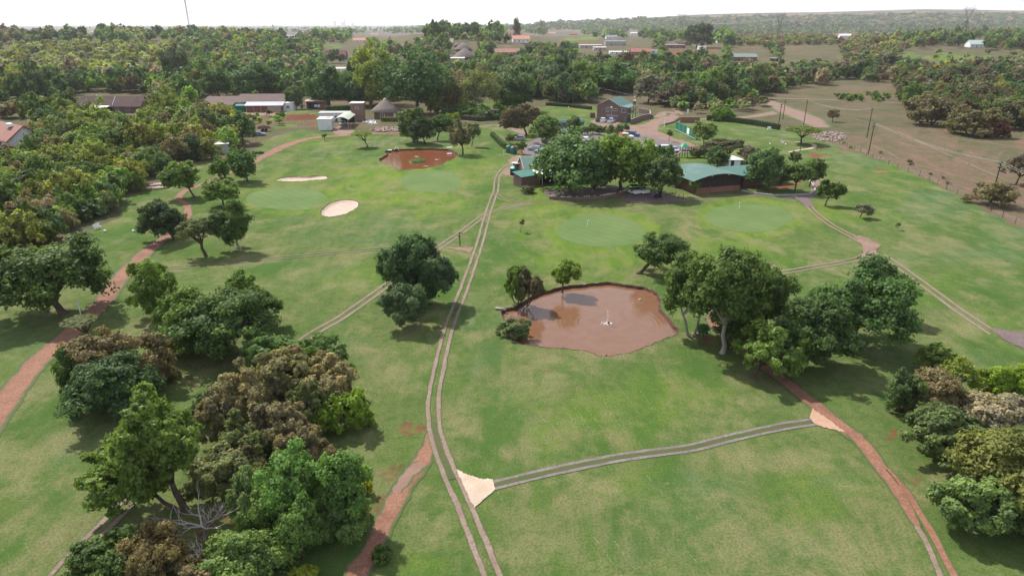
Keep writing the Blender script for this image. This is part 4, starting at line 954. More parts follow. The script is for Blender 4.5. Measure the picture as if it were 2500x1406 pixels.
for k, (x, y, w, h) in enumerate([(1447, 328, 26, 26), (1465, 330, 22, 22), (1490, 334, 26, 28), (1512, 330, 24, 24), (1528, 322, 16, 18), (1428, 330, 22, 20)]):
    H('court_shrub', 'shrub number %s from the left in the planted strip between parking and driveway' % ['two', 'three', 'four', 'five', 'six', 'one'][k], (x, y), (x - w // 2, x + w // 2, y - h, y - 2), (0.075, 0.105, 0.055), 'bush', 0.26, group='shrubs in the strip before the brick house')
for k, (x, w) in enumerate([(1593, 24), (1612, 20), (1632, 26)]):
    H('clipped_bush', ['left', 'middle', 'right'][k] + ' ball of the clipped dark bushes beside the white cars', (x, 383), (x - w // 2 - 2, x + w // 2 + 2, 358, 384), (0.045, 0.105, 0.028), 'bush', 0.2, 1.3, cat='bush')
H('small_tree', 'young slim tree on the verge left of the windbreak screen', (1633, 346), (1626, 1641, 318, 332), MG, 'round', 0.24, npuff=9)
# around the far pond and the rondavel
H('umbrella_tree', 'yellow-green umbrella-shaped tree left of the far pond', (899, 360), (858, 912, 317, 340), (0.115, 0.175, 0.032), 'umbrella', 0.24, 1.4, trunk=0.2)
H('small_tree', 'tiny round tree on the lawn below the white house', (793, 343), (787, 799, 326, 336), LG, 'round', 0.2, npuff=8)
H('dense_tree', 'dark left tree of the cluster behind the far pond', (1010, 350), (972, 1050, 268, 345), DG, 'round', 0.32, npuff=30)
H('dense_tree', 'low dark tree in the middle of the cluster behind the far pond', (1040, 352), (985, 1065, 290, 350), (0.045, 0.075, 0.04), 'dome', 0.3)
H('dense_tree', 'right tree of the cluster behind the far pond, on a curved trunk', (1068, 343), (1040, 1116, 282, 328), (0.052, 0.095, 0.036), 'round', 0.32, npuff=26)
H('gnarled_tree', 'gnarled half-bare tree at the right corner of the far pond', (1131, 377), (1098, 1152, 300, 365), (0.085, 0.09, 0.065), 'sparse', 0.2, 0.6, trunk=0.26)
H('small_tree', 'thin tree right of the gnarled one', (1152, 358), (1142, 1174, 303, 340), (0.08, 0.105, 0.055), 'sparse', 0.26, 0.8)
H('hedge_tree', 'yellow-green clump behind the right side of the far pond', (1100, 300), (1085, 1123, 281, 298), (0.13, 0.19, 0.03), 'dome', 0.28)
# tall belt behind the gardens
H('tall_tree', 'tallest yellow-green domed tree rising left of the big dark one', (905, 255), (862, 982, 108, 258), (0.120, 0.155, 0.040), 'tall', 0.42, 1.1, npuff=44)
H('tall_tree', 'lower yellow-green tree in front of the tallest one', (905, 262), (872, 945, 150, 258), (0.115, 0.150, 0.038), 'round', 0.4)
H('tall_tree', 'huge dark green tree behind the thatched rondavel', (1020, 278), (935, 1103, 137, 276), (0.040, 0.085, 0.036), 'dome', 0.42, 1.2, npuff=54, trunk=0.8)
H('tall_tree', 'big dark tree behind the laundry building', (805, 262), (757, 855, 172, 258), (0.042, 0.085, 0.040), 'round', 0.42, npuff=36)
H('tall_tree', 'dark tree between the laundry building tree and the rondavel', (872, 262), (838, 905, 198, 260), (0.040, 0.078, 0.038), 'round', 0.4)
H('cypress', 'very dark columnar cypress in front of the yellow-green dome', (860, 205), (847, 875, 148, 200), (0.020, 0.038, 0.024), 'column', 0.4, 1.3)
H('tall_tree', 'reddish brown tree right of the huge dark one', (1098, 275), (1068, 1131, 195, 270), (0.105, 0.078, 0.060), 'round', 0.36, npuff=28)
H('tall_tree', 'round olive-green tree under the reddish brown one', (1066, 280), (1040, 1093, 231, 276), (0.085, 0.11, 0.038), 'round', 0.34)
H('airy_tree', 'tall airy pale tree with visible whitish limbs in the garden', (1163, 278), (1118, 1218, 163, 255), (0.105, 0.125, 0.060), 'sparse', 0.30, 0.42, bark=M_BARK_PALE, npuff=50, trunk=0.3)
H('tall_tree', 'dark tree right of the airy pale one', (1255, 272), (1215, 1305, 178, 268), (0.046, 0.085, 0.038), 'round', 0.4, npuff=34)
H('tall_tree', 'brighter green crown low on the dark tree right of the airy one', (1248, 272), (1222, 1285, 218, 268), (0.055, 0.115, 0.038), 'round', 0.36)
H('tall_tree', 'dark tree in the belt behind the left end of the brick house', (1365, 235), (1325, 1400, 150, 232), (0.038, 0.068, 0.038), 'tall', 0.4)
H('tall_tree', 'yellow-green tree in the belt left of the brick house', (1420, 225), (1388, 1455, 146, 218), (0.085, 0.135, 0.036), 'round', 0.4)
H('tall_tree', 'fresh green tree in the belt above the brick house', (1503, 228), (1452, 1552, 158, 222), (0.052, 0.115, 0.038), 'dome', 0.4)
H('grey_tree', 'rounded purplish grey tree in the belt right of the brick house roof', (1583, 252), (1544, 1627, 184, 248), (0.120, 0.115, 0.115), 'dome', 0.34)
H('tall_tree', 'dark tall pine-like tree in the belt right of the grey one', (1700, 118), (1671, 1742, 57, 113), (0.036, 0.052, 0.040), 'tall', 0.6, npuff=30)
H('tall_tree', 'grey-green feathery tree standing above the others behind the middle left buildings', (437, 215), (405, 472, 112, 205), (0.060, 0.078, 0.052), 'tall', 0.45, 0.9)
H('tall_tree', 'olive tree in front of the right end of the long brown roof', (402, 285), (364, 446, 212, 280), (0.085, 0.115, 0.038), 'tall', 0.34)
H('tall_tree', 'round dark tree standing behind the low white and brick building', (535, 240), (500, 572, 170, 232), (0.048, 0.09, 0.04), 'round', 0.4)
H('tall_tree', 'wide dark tree behind the right end of the low white and brick building', (640, 240), (572, 688, 158, 234), (0.044, 0.086, 0.042), 'dome', 0.42, npuff=44)
H('tall_tree', 'small grey-green tree right of the low white and brick building', (722, 268), (695, 748, 212, 262), (0.062, 0.095, 0.048), 'round', 0.34)
H('tall_tree', 'slim dark tall tree on the skyline near the centre', (1262, 92), (1252, 1272, 49, 88), (0.085, 0.072, 0.062), 'tall', 0.8, npuff=16)
H('tall_tree', 'second slim tree on the skyline right of the dark one', (1322, 82), (1314, 1330, 51, 80), (0.13, 0.11, 0.085), 'tall', 0.8, npuff=12)
H('reddish_bush', 'dark red bush in the right-hand thicket by the brown field', None, (2395, 2460, 300, 340), RB, 'bush', 0.3)
for k, (x0, x1, y0, y1, c) in enumerate([(2215, 2330, 235, 310, (0.085, 0.080, 0.058)), (2318, 2420, 268, 335, (0.092, 0.088, 0.056)), (2190, 2260, 185, 235, (0.082, 0.078, 0.055)), (2330, 2440, 200, 275, (0.085, 0.082, 0.062)), (2440, 2530, 240, 320, (0.075, 0.08, 0.055)),
                                         (2270, 2370, 165, 225, (0.07, 0.08, 0.055))]):
    H('thorn_tree', ['large grey-brown thorn thicket tree nearest the power poles', 'large olive-brown thorn tree beside the dark red bush', 'olive-brown thorn tree at the left tip of the right-hand thicket', 'large olive-brown thorn tree behind the dark red bush', 'dark thorn tree cut by the right edge of the picture',
        'dark grey-green thorn tree in the heart of the right-hand thicket'][k], None, (x0, x1, y0, y1), c, 'bush', 0.34, stems=2, group='thorn trees of the right-hand thicket')
H('bare_bush', 'twiggy olive bush at the foot of the nearest power pole', None, (2372, 2462, 445, 508), (0.115, 0.105, 0.07), 'bush', 0.2, 0.7)
H('bare_bush', 'twiggy purplish tree at the right edge of the brown field', (2478, 452), (2452, 2530, 378, 440), (0.115, 0.10, 0.10), 'sparse', 0.2, 0.9)
H('bare_bush', 'bare twiggy bush on the brown field left of the two poles', (2032, 298), (2018, 2046, 268, 292), (0.10, 0.085, 0.07), 'sparse', 0.22, 0.7)

def dead_tree(loc, label, h, seed):
    rr = random.Random(seed); t = empty('dead_tree', loc, 0, label, 'tree'); mb, tw = MB(), MB()
    def grow(m, p, d, L, r, k):
        pts = [p]; q = p
        for i in range(4):
            d = (d + Vector((rr.uniform(-.35, .35), rr.uniform(-.35, .35), rr.uniform(-.1, .2)))).normalized(); q = q + d * L / 4; pts.append(q)
        m.tube(pts, [r * (1 - 0.16 * i) for i in range(5)], 5 if k < 2 else 4, False)
        if k < 4:
            for i in range(rr.choice((2, 3, 3))):
                e = (d + Vector((rr.uniform(-1, 1), rr.uniform(-1, 1), rr.uniform(-.2, .6))) * 0.85).normalized()
                grow(tw if k else mb, pts[rr.choice((2, 3, 4))], e, L * rr.uniform(.55, .8), r * .5, k + 1)
    grow(mb, Vector((0, 0, -.1)), Vector((0.1, 0, 1)), h * .42, .17, 0)
    for a in range(5):
        an = a * 1.3 + .4; grow(tw, Vector((0, 0, h * .3)), Vector((math.cos(an), math.sin(an), .35)), h * .42, .09, 1)
    mb.build('trunk', M_DEADWOOD, t, True); tw.build('branches', M_DEADWOOD, t, True)
dead_tree(G(500, 1318), 'bare dead tree with pale grey branches below the brown thicket', 4.2, 8)
dead_tree(G(487, 1385), 'smaller bare dead branches in front of the bigger dead tree', 2.4, 11)
# ------------------------------------------------------------------ woodland further off
KEEP_CLEAR = [  # left, right, top, bottom in the photograph: nothing grows here, so buildings and yards show
    (185, 350, 228, 312), (262, 380, 258, 312), (480, 700, 236, 298), (735, 800, 228, 300), (770, 985, 246, 330), (-60, 95, 290, 402), (510, 560, 340, 392),
    (620, 800, 262, 345), (1440, 1610, 225, 330), (1290, 1450, 255, 345), (1220, 1700, 330, 500), (1640, 1900, 275, 420), (1610, 1660, 262, 300), (360, 420, 435, 480),
    (1225, 1340, 240, 275), (1325, 1455, 258, 290), (1840, 2130, 236, 330), (1140, 1215, 235, 280)]
FAR_CLEAR = [(1575, 1610, 122, 150), (1440, 1480, 114, 140), (1640, 1680, 102, 124), (1095, 1130, 142, 166), (1225, 1260, 76, 100), (1330, 1420, 74, 100), (690, 730, 82, 104), (895, 935, 78, 100), (1530, 1560, 74, 98), (2040, 2075, 82, 104), (210, 250, 74, 96), (130, 165, 68, 90), (1240, 1290, 92, 118), (783, 870, 112, 150), (795, 835, 156, 182), (1095, 1170, 103, 160), (1198, 1292, 108, 150), (1410, 1590, 96, 150), (1620, 1770, 106, 152), (1778, 1862, 124, 178), (855, 900, 84, 110),
             (2360, 2410, 98, 122), (930, 1040, 84, 112), (1240, 1300, 84, 112), (975, 1010, 100, 128), (1285, 1450, 88, 118), (520, 610, 240, 290), (0, 40, 185, 220), (1368, 1400, 104, 120), (60, 110, 62, 92), (855, 900, 98, 125),
             (1910, 2060, 112, 165), (2040, 2200, 205, 236)]
def clear_of(x, y, h, items):
    for l, r, t, b in items:
        if l < x < r and t < y < b + (5 if b < 185 and items is not KEEP_CLEAR else 0): return False
    return True
ZONES = [  # name, polygon of trunk feet, tries, crown radius range (m), height factor, colour weights, spacing, clear list
    ('left thicket', [(-300, 300), (60, 285), (200, 275), (300, 280), (420, 296), (500, 298), (600, 312), (600, 352), (545, 392), (500, 395), (430, 402), (392, 445), (330, 470), (285, 482), (280, 515), (200, 545), (130, 585), (60, 620), (-300, 690)],
     4600, (1.7, 3.7), 1.05, [(OL, 3), ((0.135, 0.18, 0.042), 4), (MG, 3), (DG, 2), (OB, 1.6), (BG, 1.5), (GG, 1.5), (LG, 1)], 0.48, KEEP_CLEAR),
    ('trees behind the rondavel', [(740, 222), (1110, 215), (1110, 262), (990, 244), (900, 244), (770, 244), (742, 228)], 500, (3.2, 5.2), 1.15, [(DG, 4), (BD, 2), (MG, 2), (BG, 2)], 0.5, FAR_CLEAR),
    ('left tree belt', [(-300, 215), (120, 205), (420, 205), (560, 195), (750, 205), (770, 232), (745, 240), (700, 236), (690, 232), (490, 232), (470, 262), (350, 234), (190, 232), (0, 262), (-300, 270)],
     1500, (2.8, 4.8), 1.15, [(DG, 4), (BD, 3), (BG, 3), (MG, 1.5), (PG, 0.7), (OL, .6)], 0.45, KEEP_CLEAR),
    ('olive bush country on the left', [(-300, 112), (300, 108), (430, 108), (440, 200), (150, 200), (-300, 185)], 1600, (2.2, 4.0), 0.8, [(OL, 5), ((0.19, 0.23, 0.065), 5), (GG, 2), (PG, 1), (DG, 1)], 1.05, FAR_CLEAR),
    ('dark wood left of centre', [(430, 100), (770, 96), (800, 135), (770, 205), (560, 198), (430, 205)], 1200, (2.8, 5.0), 0.95, [(DG, 4), (BG, 3), (BD, 1), (MG, 2), (PG, 1.5), (GG, 1), (OL, 1)], 0.82, FAR_CLEAR),
    ('wooded rise on the left', [(-300, 66), (420, 62), (640, 66), (770, 74), (770, 96), (430, 100), (300, 108), (-300, 112)], 1300, (3.6, 6.8), 0.95, [(DG, 3), (BG, 3), (PG, 2), (BD, 1.5), (MG, 1), (GG, 1)], 0.86, FAR_CLEAR),
    ('central tree belt', [(1100, 205), (1180, 200), (1290, 196), (1400, 196), (1600, 198), (1760, 202), (1880, 206), (1850, 240), (1730, 264), (1620, 264), (1590, 252), (1450, 252), (1330, 250), (1300, 268), (1230, 268), (1105, 262)],
     2400, (3.0, 5.2), 1.05, [(DG, 4), (BG, 3), (BD, 3), (MG, 1.5), (GG, 1), (PG, .8)], 0.42, KEEP_CLEAR + FAR_CLEAR),
    ('shrubs under the central tree belt', [(1105, 268), (1230, 262), (1330, 246), (1450, 248), (1590, 250), (1730, 262), (1850, 240), (1850, 248), (1730, 272), (1600, 262), (1450, 256), (1330, 254), (1240, 272), (1110, 276)], 500, (1.2, 2.4), 1.1, [(DG, 3), (BG, 3), (MG, 1), (PG, 1)], 0.6, KEEP_CLEAR),
    ('shrubs under the left tree belt', [(-300, 262), (190, 228), (350, 230), (470, 258), (490, 228), (700, 232), (770, 228), (770, 236), (700, 241), (490, 238), (470, 270), (350, 240), (190, 238), (0, 270)], 400, (1.2, 2.2), 1.0, [(DG, 3), (BG, 3), (MG, 1)], 0.6, KEEP_CLEAR),
    ('scrub beside the driveway', [(1620, 255), (1740, 250), (1840, 236), (1880, 262), (1800, 278), (1700, 284), (1665, 276)], 160, (1.4, 2.8), 0.9, [(GG, 2), (MG, 2), (OL, 1), (PG, 2)], 0.8, []),
    ('garden trees behind the clubhouse court', [(1110, 268), (1230, 276), (1230, 296), (1120, 290), (1060, 284)], 90, (1.6, 2.8), 0.7, [(DG, 2), (BG, 2), (MG, 1)], 0.7, []),
    ('homestead trees in the middle distance', [(770, 76), (1000, 78), (1300, 78), (1460, 74), (1600, 80), (1700, 82), (1780, 100), (1780, 125), (1600, 96), (1500, 92), (1400, 86), (1180, 92), (1100, 100), (960, 100), (770, 105)],
     2400, (4.0, 7.5), 1.15, [(DG, 4), (MG, 4), (BG, 3), (BD, 1), (LG, 1.5)], 0.62, FAR_CLEAR),
    ('trees round the thatched homestead', [(760, 130), (900, 105), (1100, 112), (1300, 125), (1450, 130), (1600, 130), (1760, 150), (1780, 178), (1600, 165), (1400, 150), (1290, 150), (1180, 160), (1100, 165), (980, 140), (860, 150), (770, 190)],
     700, (2.8, 5.2), 1.1, [(DG, 4), (BG, 3), (MG, 2), (PG, 1), (GG, 1)], 0.75, FAR_CLEAR),
    ('trees between the village houses', [(1180, 92), (1450, 84), (1780, 92), (1790, 130), (1780, 176), (1900, 176), (1880, 196), (1600, 192), (1290, 188), (1110, 170), (960, 140), (780, 165), (770, 110), (980, 96)], 4000, (2.6, 5.2), 0.95, [(DG, 4), (MG, 3), (BG, 3), (GG, 2), (PG, 1), (BR, 1), (LG, 1)], 0.95, FAR_CLEAR),
    ('scrub on the dry fields at right', [(1780, 84), (2200, 80), (2800, 84), (2800, 100), (2240, 112), (2160, 150), (2080, 184), (1990, 186), (1900, 150), (1860, 116), (1780, 108)], 4000, (1.8, 3.8), 0.75, [((0.14, 0.12, 0.09), 2), (OL, 3), (GG, 3), (PG, 2), (DG, 2), (BG, 2)], 0.9, FAR_CLEAR),
    ('right-hand thicket', [(1860, 205), (1900, 195), (2010, 186), (2080, 182), (2150, 152), (2230, 165), (2290, 172), (2400, 166), (2800, 172), (2800, 335), (2470, 320), (2400, 290), (2330, 292), (2240, 290), (2210, 262), (2215, 236), (2170, 205), (2060, 195), (1990, 212), (1870, 232)],
     3000, (2.6, 5.0), 1.0, [(DG, 2), (BG, 3), ((0.085, 0.08, 0.058), 3), (PG, 1.6), (GG, 2), (OL, 1), (BR, 1)], 0.5, [(1990, 2130, 230, 330)]),
    ('bushes along the thin red road', [(2040, 236), (2110, 232), (2215, 238), (2240, 250), (2110, 250), (2050, 246)], 60, (1.0, 1.9), 0.9, [(DG, 2), (MG, 2)], 0.9, []),
    ('trees behind the green-roofed farmhouse', [(2240, 122), (2300, 112), (2360, 124), (2420, 124), (2800, 128), (2800, 92), (2400, 86), (2260, 92), (2180, 100)], 900, (3.6, 6.4), 1.1, [(DG, 3), (MG, 2), (BR, 1.4), (GG, 2), (BG, 2)], 0.75, FAR_CLEAR),
    ('dry bush country on the right', [(1780, 80), (1950, 76), (2200, 72), (2800, 70), (2800, 92), (2260, 94), (2180, 120), (2120, 150), (2000, 116), (1880, 116), (1780, 112)], 3000, (2.8, 5.0), 0.8, [((0.14, 0.12, 0.09), 4), (OL, 3), (GG, 3), (PG, 3), (BR, 1.5), (LG, 1), (DG, 1)], 0.72, FAR_CLEAR),
    ('scattered trees on the green paddock', [(2150, 135), (2500, 128), (2800, 165), (2300, 165), (2160, 150)], 60, (1.8, 3.2), 0.75, [(DG, 2), (OL, 1), (BR, 1), (MG, 1)], 1.6, FAR_CLEAR),
    ('dark wood below the hills', [(1560, 66), (1800, 64), (2000, 62), (2250, 62), (2800, 60), (2800, 68), (2200, 71), (1900, 75), (1600, 80)], 1300, (6, 10), 0.9, [(BD, 4), (BG, 4), (DG, 2), (PG, 2)], 0.8, FAR_CLEAR),
    ('tree lines across the far fields', [(960, 64), (1560, 63), (2800, 62), (2800, 82), (1800, 88), (1500, 86), (1300, 80), (960, 78)], 4000, (3.5, 7.0), 1.0, [(DG, 3), (BG, 4), (BD, 2), (MG, 1), (GG, 1), (PG, 1)], 0.8, FAR_CLEAR),
    ('far wooded plain', [(600, 68), (1000, 66), (1560, 62), (1560, 80), (1300, 76), (1000, 77), (770, 74)], 900, (5, 9), 0.9, [(BD, 3), (BG, 4), (DG, 3)], 0.9, FAR_CLEAR),
    ('bush on the hills', [(1250, 55), (1500, 50), (1800, 45), (2200, 39), (2800, 38), (2800, 60), (2000, 62), (1560, 64), (1300, 62)], 3600, (8, 17), 0.5, [(PG, 4), (BG, 4), (BD, 2), (BR, 1)], 0.6, []),
    ('shrubs on the veld', [(1900, 160), (2030, 150), (2130, 155), (2060, 180), (1930, 190)], 90, (1.3, 2.6), 0.8, [(DG, 2), (MG, 1), (BG, 2)], 1.2, []),
    ('shrubs on the slope below the low building', [(560, 290), (720, 282), (700, 300), (640, 320), (600, 316)], 50, (0.7, 1.6), 0.8, [(DG, 2), (OL, 2), (MG, 1)], 1.5, []),
    ('weeds along the field fence', [(2005, 335), (2090, 368), (2180, 398), (2300, 445), (2440, 520), (2470, 520), (2330, 440), (2190, 385), (2100, 360), (2030, 330)], 120, (0.4, 1.1), 0.7, [(OB, 2), (DG, 1), (GG, 2), (PG, 2)], 1.6, []),
]
def ground_z(x, y): return float(terrain(x, y))
rng = random.Random(77)
cells = {}; found = []
for (x, y, a) in TREE_SHAPE: cells.setdefault((int(x // 12), int(y // 12)), []).append((x, y, a))
for zi, (zn, poly, tries, (a0, a1), hf, cols, spc, clear) in enumerate(ZONES):
    P = np.array(poly, float); x0, y0 = P.min(0); x1, y1 = P.max(0)
    xs = np.array([rng.uniform(x0, x1) for _ in range(tries)]); ys = np.array([rng.uniform(y0, y1) for _ in range(tries)])
    ins = poly_sd(xs, ys, poly) > 0
    cw = [w for _, w in cols]
    for x, y in zip(xs[ins], ys[ins]):
        if not clear_of(x, y, 0, clear): continue
        p = G(x, y); a = rng.uniform(a0, a1) * (1.0 if rng.random() < .8 else 1.25)
        if zn == 'left thicket': a *= 0.85 + 0.3 * (y < 400)
        cx, cy = int(p[0] // 12), int(p[1] // 12); ok = True
        for i in range(-1, 2):
            for j in range(-1, 2):
                for (qx, qy, qa) in cells.get((cx + i, cy + j), ()):
                    if (qx - p[0]) ** 2 + (qy - p[1]) ** 2 < (spc * (a + qa)) ** 2: ok = False; break
                if not ok: break
            if not ok: break
        if not ok: continue
        cells.setdefault((cx, cy), []).append((p[0], p[1], a))
        ci = rng.choices(range(len(cols)), cw)[0]
        c = a * hf * rng.uniform(0.8, 1.2)
        found.append(dict(x=p[0], y=p[1], z=p[2], a=a, c=c, px=float(x), py=float(y), col=cols[ci][0], zone=zn, size=a * PPM(p)))
found.sort(key=lambda f: -f['size'])
N_SINGLE = 290
NAMEC = {DG: 'dark green', MG: 'mid green', YG: 'yellow-green', OB: 'brownish', GG: 'grey-green', LG: 'light green', BD: 'very dark green', PG: 'purplish grey', OL: 'olive', BG: 'bluish green', BR: 'reddish brown',
         (0.135, 0.18, 0.042): 'bright olive green', (0.19, 0.23, 0.065): 'pale olive green', (0.085, 0.08, 0.058): 'grey-brown', (0.14, 0.12, 0.09): 'straw brown'}
MARKS = [('the long brown-roofed house', 268, 255), ('the orange-tiled white house', 35, 345), ('the stacked concrete pipes', 388, 455), ('the tin shed', 532, 362), ('the low white and brick building', 590, 262), ('the laundry building', 765, 252),
         ('the thatched rondavel', 938, 275), ('the brick tower', 880, 280), ('the dark red roof', 826, 130), ('the two-storey brick house', 1505, 270), ('the green-roofed container', 1398, 305), ('the white far roof', 815, 168),
         ('the brick wall by the sign', 1690, 292), ('the thin red road', 2100, 248), ('the dark red bush', 2430, 322), ('the nearest power pole', 2430, 470), ('the grey farm shed', 1820, 160), ('the green-roofed farmhouse', 2388, 110),
         ('the far brown field', 2250, 380), ('the pale bench tee', 285, 562), ('the spreading tree', 120, 680), ('the umbrella tree', 1955, 330), ('the airy pale tree', 1165, 230), ('the thatched homestead', 1130, 140),
         ('the red-roofed bungalow', 1245, 125), ('the cypress', 860, 190), ('the pond rubbish bank', 560, 400), ('the tan clearing at the left edge', 30, 205)]
def fit_shape(V, a, c): return V * np.array([a, a, c])
LOD = []
for k in range(10):
    kind = ['bush', 'round', 'dome', 'round', 'bush', 'sparse', 'round', 'dome', 'bush', 'umbrella'][k]
    V, Fc, tone, C, R = crown_leaves(900 + k, kind, (1, 1, 1), 3000, 0.130, 24, tri=True)
    me = crown_mesh('crown', V, Fc, tone)
    tm = trunk_mesh(900 + k, 0.055, (0, 0, 1.25), C, mat=M_BARK, stems=1 + k % 2, forks=4)
    LOD.append((me, tm))
used_lab = {}
vis = [f for f in found if -20 < f['px'] < 2520]; singles = vis[:N_SINGLE]; chosen = set(map(id, singles))
rest = [f for f in found if id(f) not in chosen]
for f in singles:
    best = min(MARKS, key=lambda m: (m[1] - f['px']) ** 2 + 4 * (m[2] - f['py']) ** 2)
    dx, dy = f['px'] - best[1], f['py'] - best[2]
    rel = ('left of' if dx < 0 else 'right of') if abs(dx) > 2.2 * abs(dy) else ('behind' if dy < 0 else 'in front of')
    f['key'] = (NAMEC[f['col']], rel, best[0]); f['d'] = dx * dx + 4 * dy * dy
    used_lab.setdefault(f['key'], []).append(f)
ORD = ['nearest', 'second nearest', 'third nearest', 'fourth nearest', 'fifth nearest', 'sixth nearest', 'seventh nearest', 'eighth nearest', 'ninth nearest', 'tenth nearest', 'eleventh nearest', 'twelfth nearest', 'thirteenth nearest', 'fourteenth nearest', 'fifteenth nearest', 'sixteenth nearest']
for key, fs in used_lab.items():
    fs.sort(key=lambda f: f['d'])
    for i, f in enumerate(fs):
        f['label'] = f'{key[0]} tree {key[1]} {key[2]}' if len(fs) == 1 else f'{ORD[min(i, 15)]} {key[0]} tree {key[1]} {key[2]}'
for i, f in enumerate(singles):
    me, tm = LOD[rng.randrange(9)]
    s = rng.uniform(0.9, 1.1); a, c = f['a'], f['c']
    zc = c * 0.92 if 'thicket' in f['zone'] else c * 0.98 + 0.3
    nm = 'bush_tree' if f['a'] < 3 else 'woodland_tree'
    t = empty(nm, (f['x'], f['y'], f['z']), rng.uniform(0, 6.28), f['label'], 'tree', 'trees of the ' + f['zone'])
    tk = link_mesh('trunk', tm, t); tk.scale = (a, a, zc / 1.25)
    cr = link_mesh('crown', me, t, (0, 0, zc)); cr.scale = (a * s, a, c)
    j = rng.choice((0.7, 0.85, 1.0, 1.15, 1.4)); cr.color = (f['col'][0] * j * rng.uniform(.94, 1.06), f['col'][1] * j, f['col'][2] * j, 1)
# the rest of the woods: leaves of all crowns in one mesh for each stretch of wood
TMP = {}
for lvl, (nl, sz) in enumerate([(280, 0.37), (90, 0.60), (34, 0.88), (16, 1.2)]):
    TMP[lvl] = []
    for k in range(6):
        V, Fc, tone, C, R = crown_leaves(1200 + lvl * 10 + k, ['round', 'dome', 'bush', 'round', 'sparse', 'dome'][k], (1, 1, 1), nl, sz, 16 if lvl < 2 else 10, tri=True)
        TMP[lvl].append((V, tone))
mass = {}
for f in rest:
    lvl = 0 if f['size'] > 13 else 1 if f['size'] > 7 else 2 if f['size'] > 3.2 else 3
    V, tone = TMP[lvl][rng.randrange(6)]
    an = rng.uniform(0, 6.28); ca, sa = math.cos(an), math.sin(an); a, c = f['a'], f['c']
    zc = c * 0.95 + (0 if 'bush' in f['zone'] or 'thicket' in f['zone'] or 'weeds' in f['zone'] else 0.8)
    X = V[:, 0] * ca - V[:, 1] * sa; Y = V[:, 0] * sa + V[:, 1] * ca
    W = np.stack([X * a + f['x'], Y * a + f['y'], V[:, 2] * c + f['z'] + zc], -1)
    j = rng.choice((0.62, 0.8, 0.95, 1.1, 1.3, 1.55))
    colr = np.tile(np.array([f['col'][0] * j, f['col'][1] * j, f['col'][2] * j, 1.0]), (len(W), 1))
    mass.setdefault(f['zone'], []).append((W, tone, colr))
ntri = 0
for zn, lst in mass.items():
    V = np.concatenate([q[0] for q in lst]); tone = np.concatenate([q[1] for q in lst]); cl = np.concatenate([q[2] for q in lst])
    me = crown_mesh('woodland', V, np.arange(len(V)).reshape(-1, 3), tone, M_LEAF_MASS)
    at = me.attributes.new('leaf_colour', 'FLOAT_COLOR', 'POINT'); at.data.foreach_set('color', cl.astype(np.float32).ravel())
    nm = 'scrub' if 'weeds' in zn or 'shrub' in zn else 'woodland'
    tag(link_mesh(nm, me), zn + ' growing beyond the trees in front' if nm == 'woodland' else zn, nm, None, 'stuff'); ntri += len(V) // 3
print('tris', sum(len(m.loops) - 2 * len(m.polygons) for m in bpy.data.meshes))
print('trees found', len(found), 'mass tris', ntri, [(z[0], sum(f['zone'] == z[0] for f in found)) for z in ZONES])
print('single smallest', singles[-1]['size'])

# haze
mb = MB(); mb.box((0, 12000, 74), (50000, 36000, 156))
hz = NT('haze'); pv = hz.new('ShaderNodeVolumePrincipled'); pv.inputs['Density'].default_value = 0.00007
pv.inputs['Color'].default_value = (0.92, 0.95, 1.0, 1); pv.inputs['Anisotropy'].default_value = 0.2
hz.link(pv.outputs[0], hz.out.inputs['Volume'])
tag(mb.build('haze', hz.m), kind='stuff')
# ------------------------------------------------------------------ buildings
M_BRICK = brick_mat('red_brick', (0.205, 0.118, 0.104), (0.150, 0.085, 0.080), (0.22, 0.18, 0.165))
M_BRICK2 = brick_mat('brown_brick', (0.27, 0.150, 0.110), (0.20, 0.105, 0.085), (0.30, 0.24, 0.20))
M_BRICK_O = brick_mat('orange_brick', (0.27, 0.118, 0.088), (0.21, 0.088, 0.070), (0.26, 0.17, 0.14))
M_GRN_ROOF = M('green_sheet_roof', (0.044, 0.118, 0.097), 0.45, 0.4, var=0.16, scale=0.5, ribs=('X', 2.2), bump=0.4, dirt=(0.08, 0.17, 0.13))
M_GRN_ROOF_PALE = M('pale_green_sheet_roof', (0.082, 0.158, 0.134), 0.4, 0.4, var=0.18, scale=0.5, ribs=('X', 2.2), bump=0.3, dirt=(0.18, 0.22, 0.18))
M_GREY_ROOF = M('grey_sheet_roof', (0.24, 0.265, 0.31), 0.4, 0.4, var=0.15, scale=0.6, ribs=('X', 2.0), bump=0.3, dirt=(0.25, 0.22, 0.2))
M_RUST_ROOF = M('rusty_brown_roof', (0.085, 0.048, 0.045), 0.75, 0.2, var=0.25, scale=0.4, ribs=('X', 2.0), bump=0.3, dirt=(0.12, 0.08, 0.07))
M_RED_ROOF = M('dark_red_roof', (0.135, 0.045, 0.050), 0.7, 0.2, var=0.15, scale=0.4)
M_WHITE = M('white_plaster', (0.70, 0.70, 0.74), 0.85, 0.2, var=0.08, scale=0.8, dirt=(0.50, 0.46, 0.42))
M_WHITE_ROOF = M('white_sheet_roof', (0.74, 0.74, 0.74), 0.5, 0.3, var=0.12, scale=0.7, ribs=('X', 2.5), dirt=(0.50, 0.40, 0.33))
M_OLIVE_SHEET = M('grey_green_sheet', (0.40, 0.43, 0.35), 0.5, 0.3, var=0.1, ribs=('Y', 2.5))
M_TRIM = M('grey_trim', (0.50, 0.50, 0.50), 0.7, 0.3, var=0.08)
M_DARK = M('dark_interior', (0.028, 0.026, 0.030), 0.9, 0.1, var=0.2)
M_FRAME = M('white_frame', (0.68, 0.69, 0.72), 0.5, 0.4, var=0.05)
M_GLASS = M('window_glass', (0.035, 0.045, 0.065), 0.12, 0.6, var=0.1)
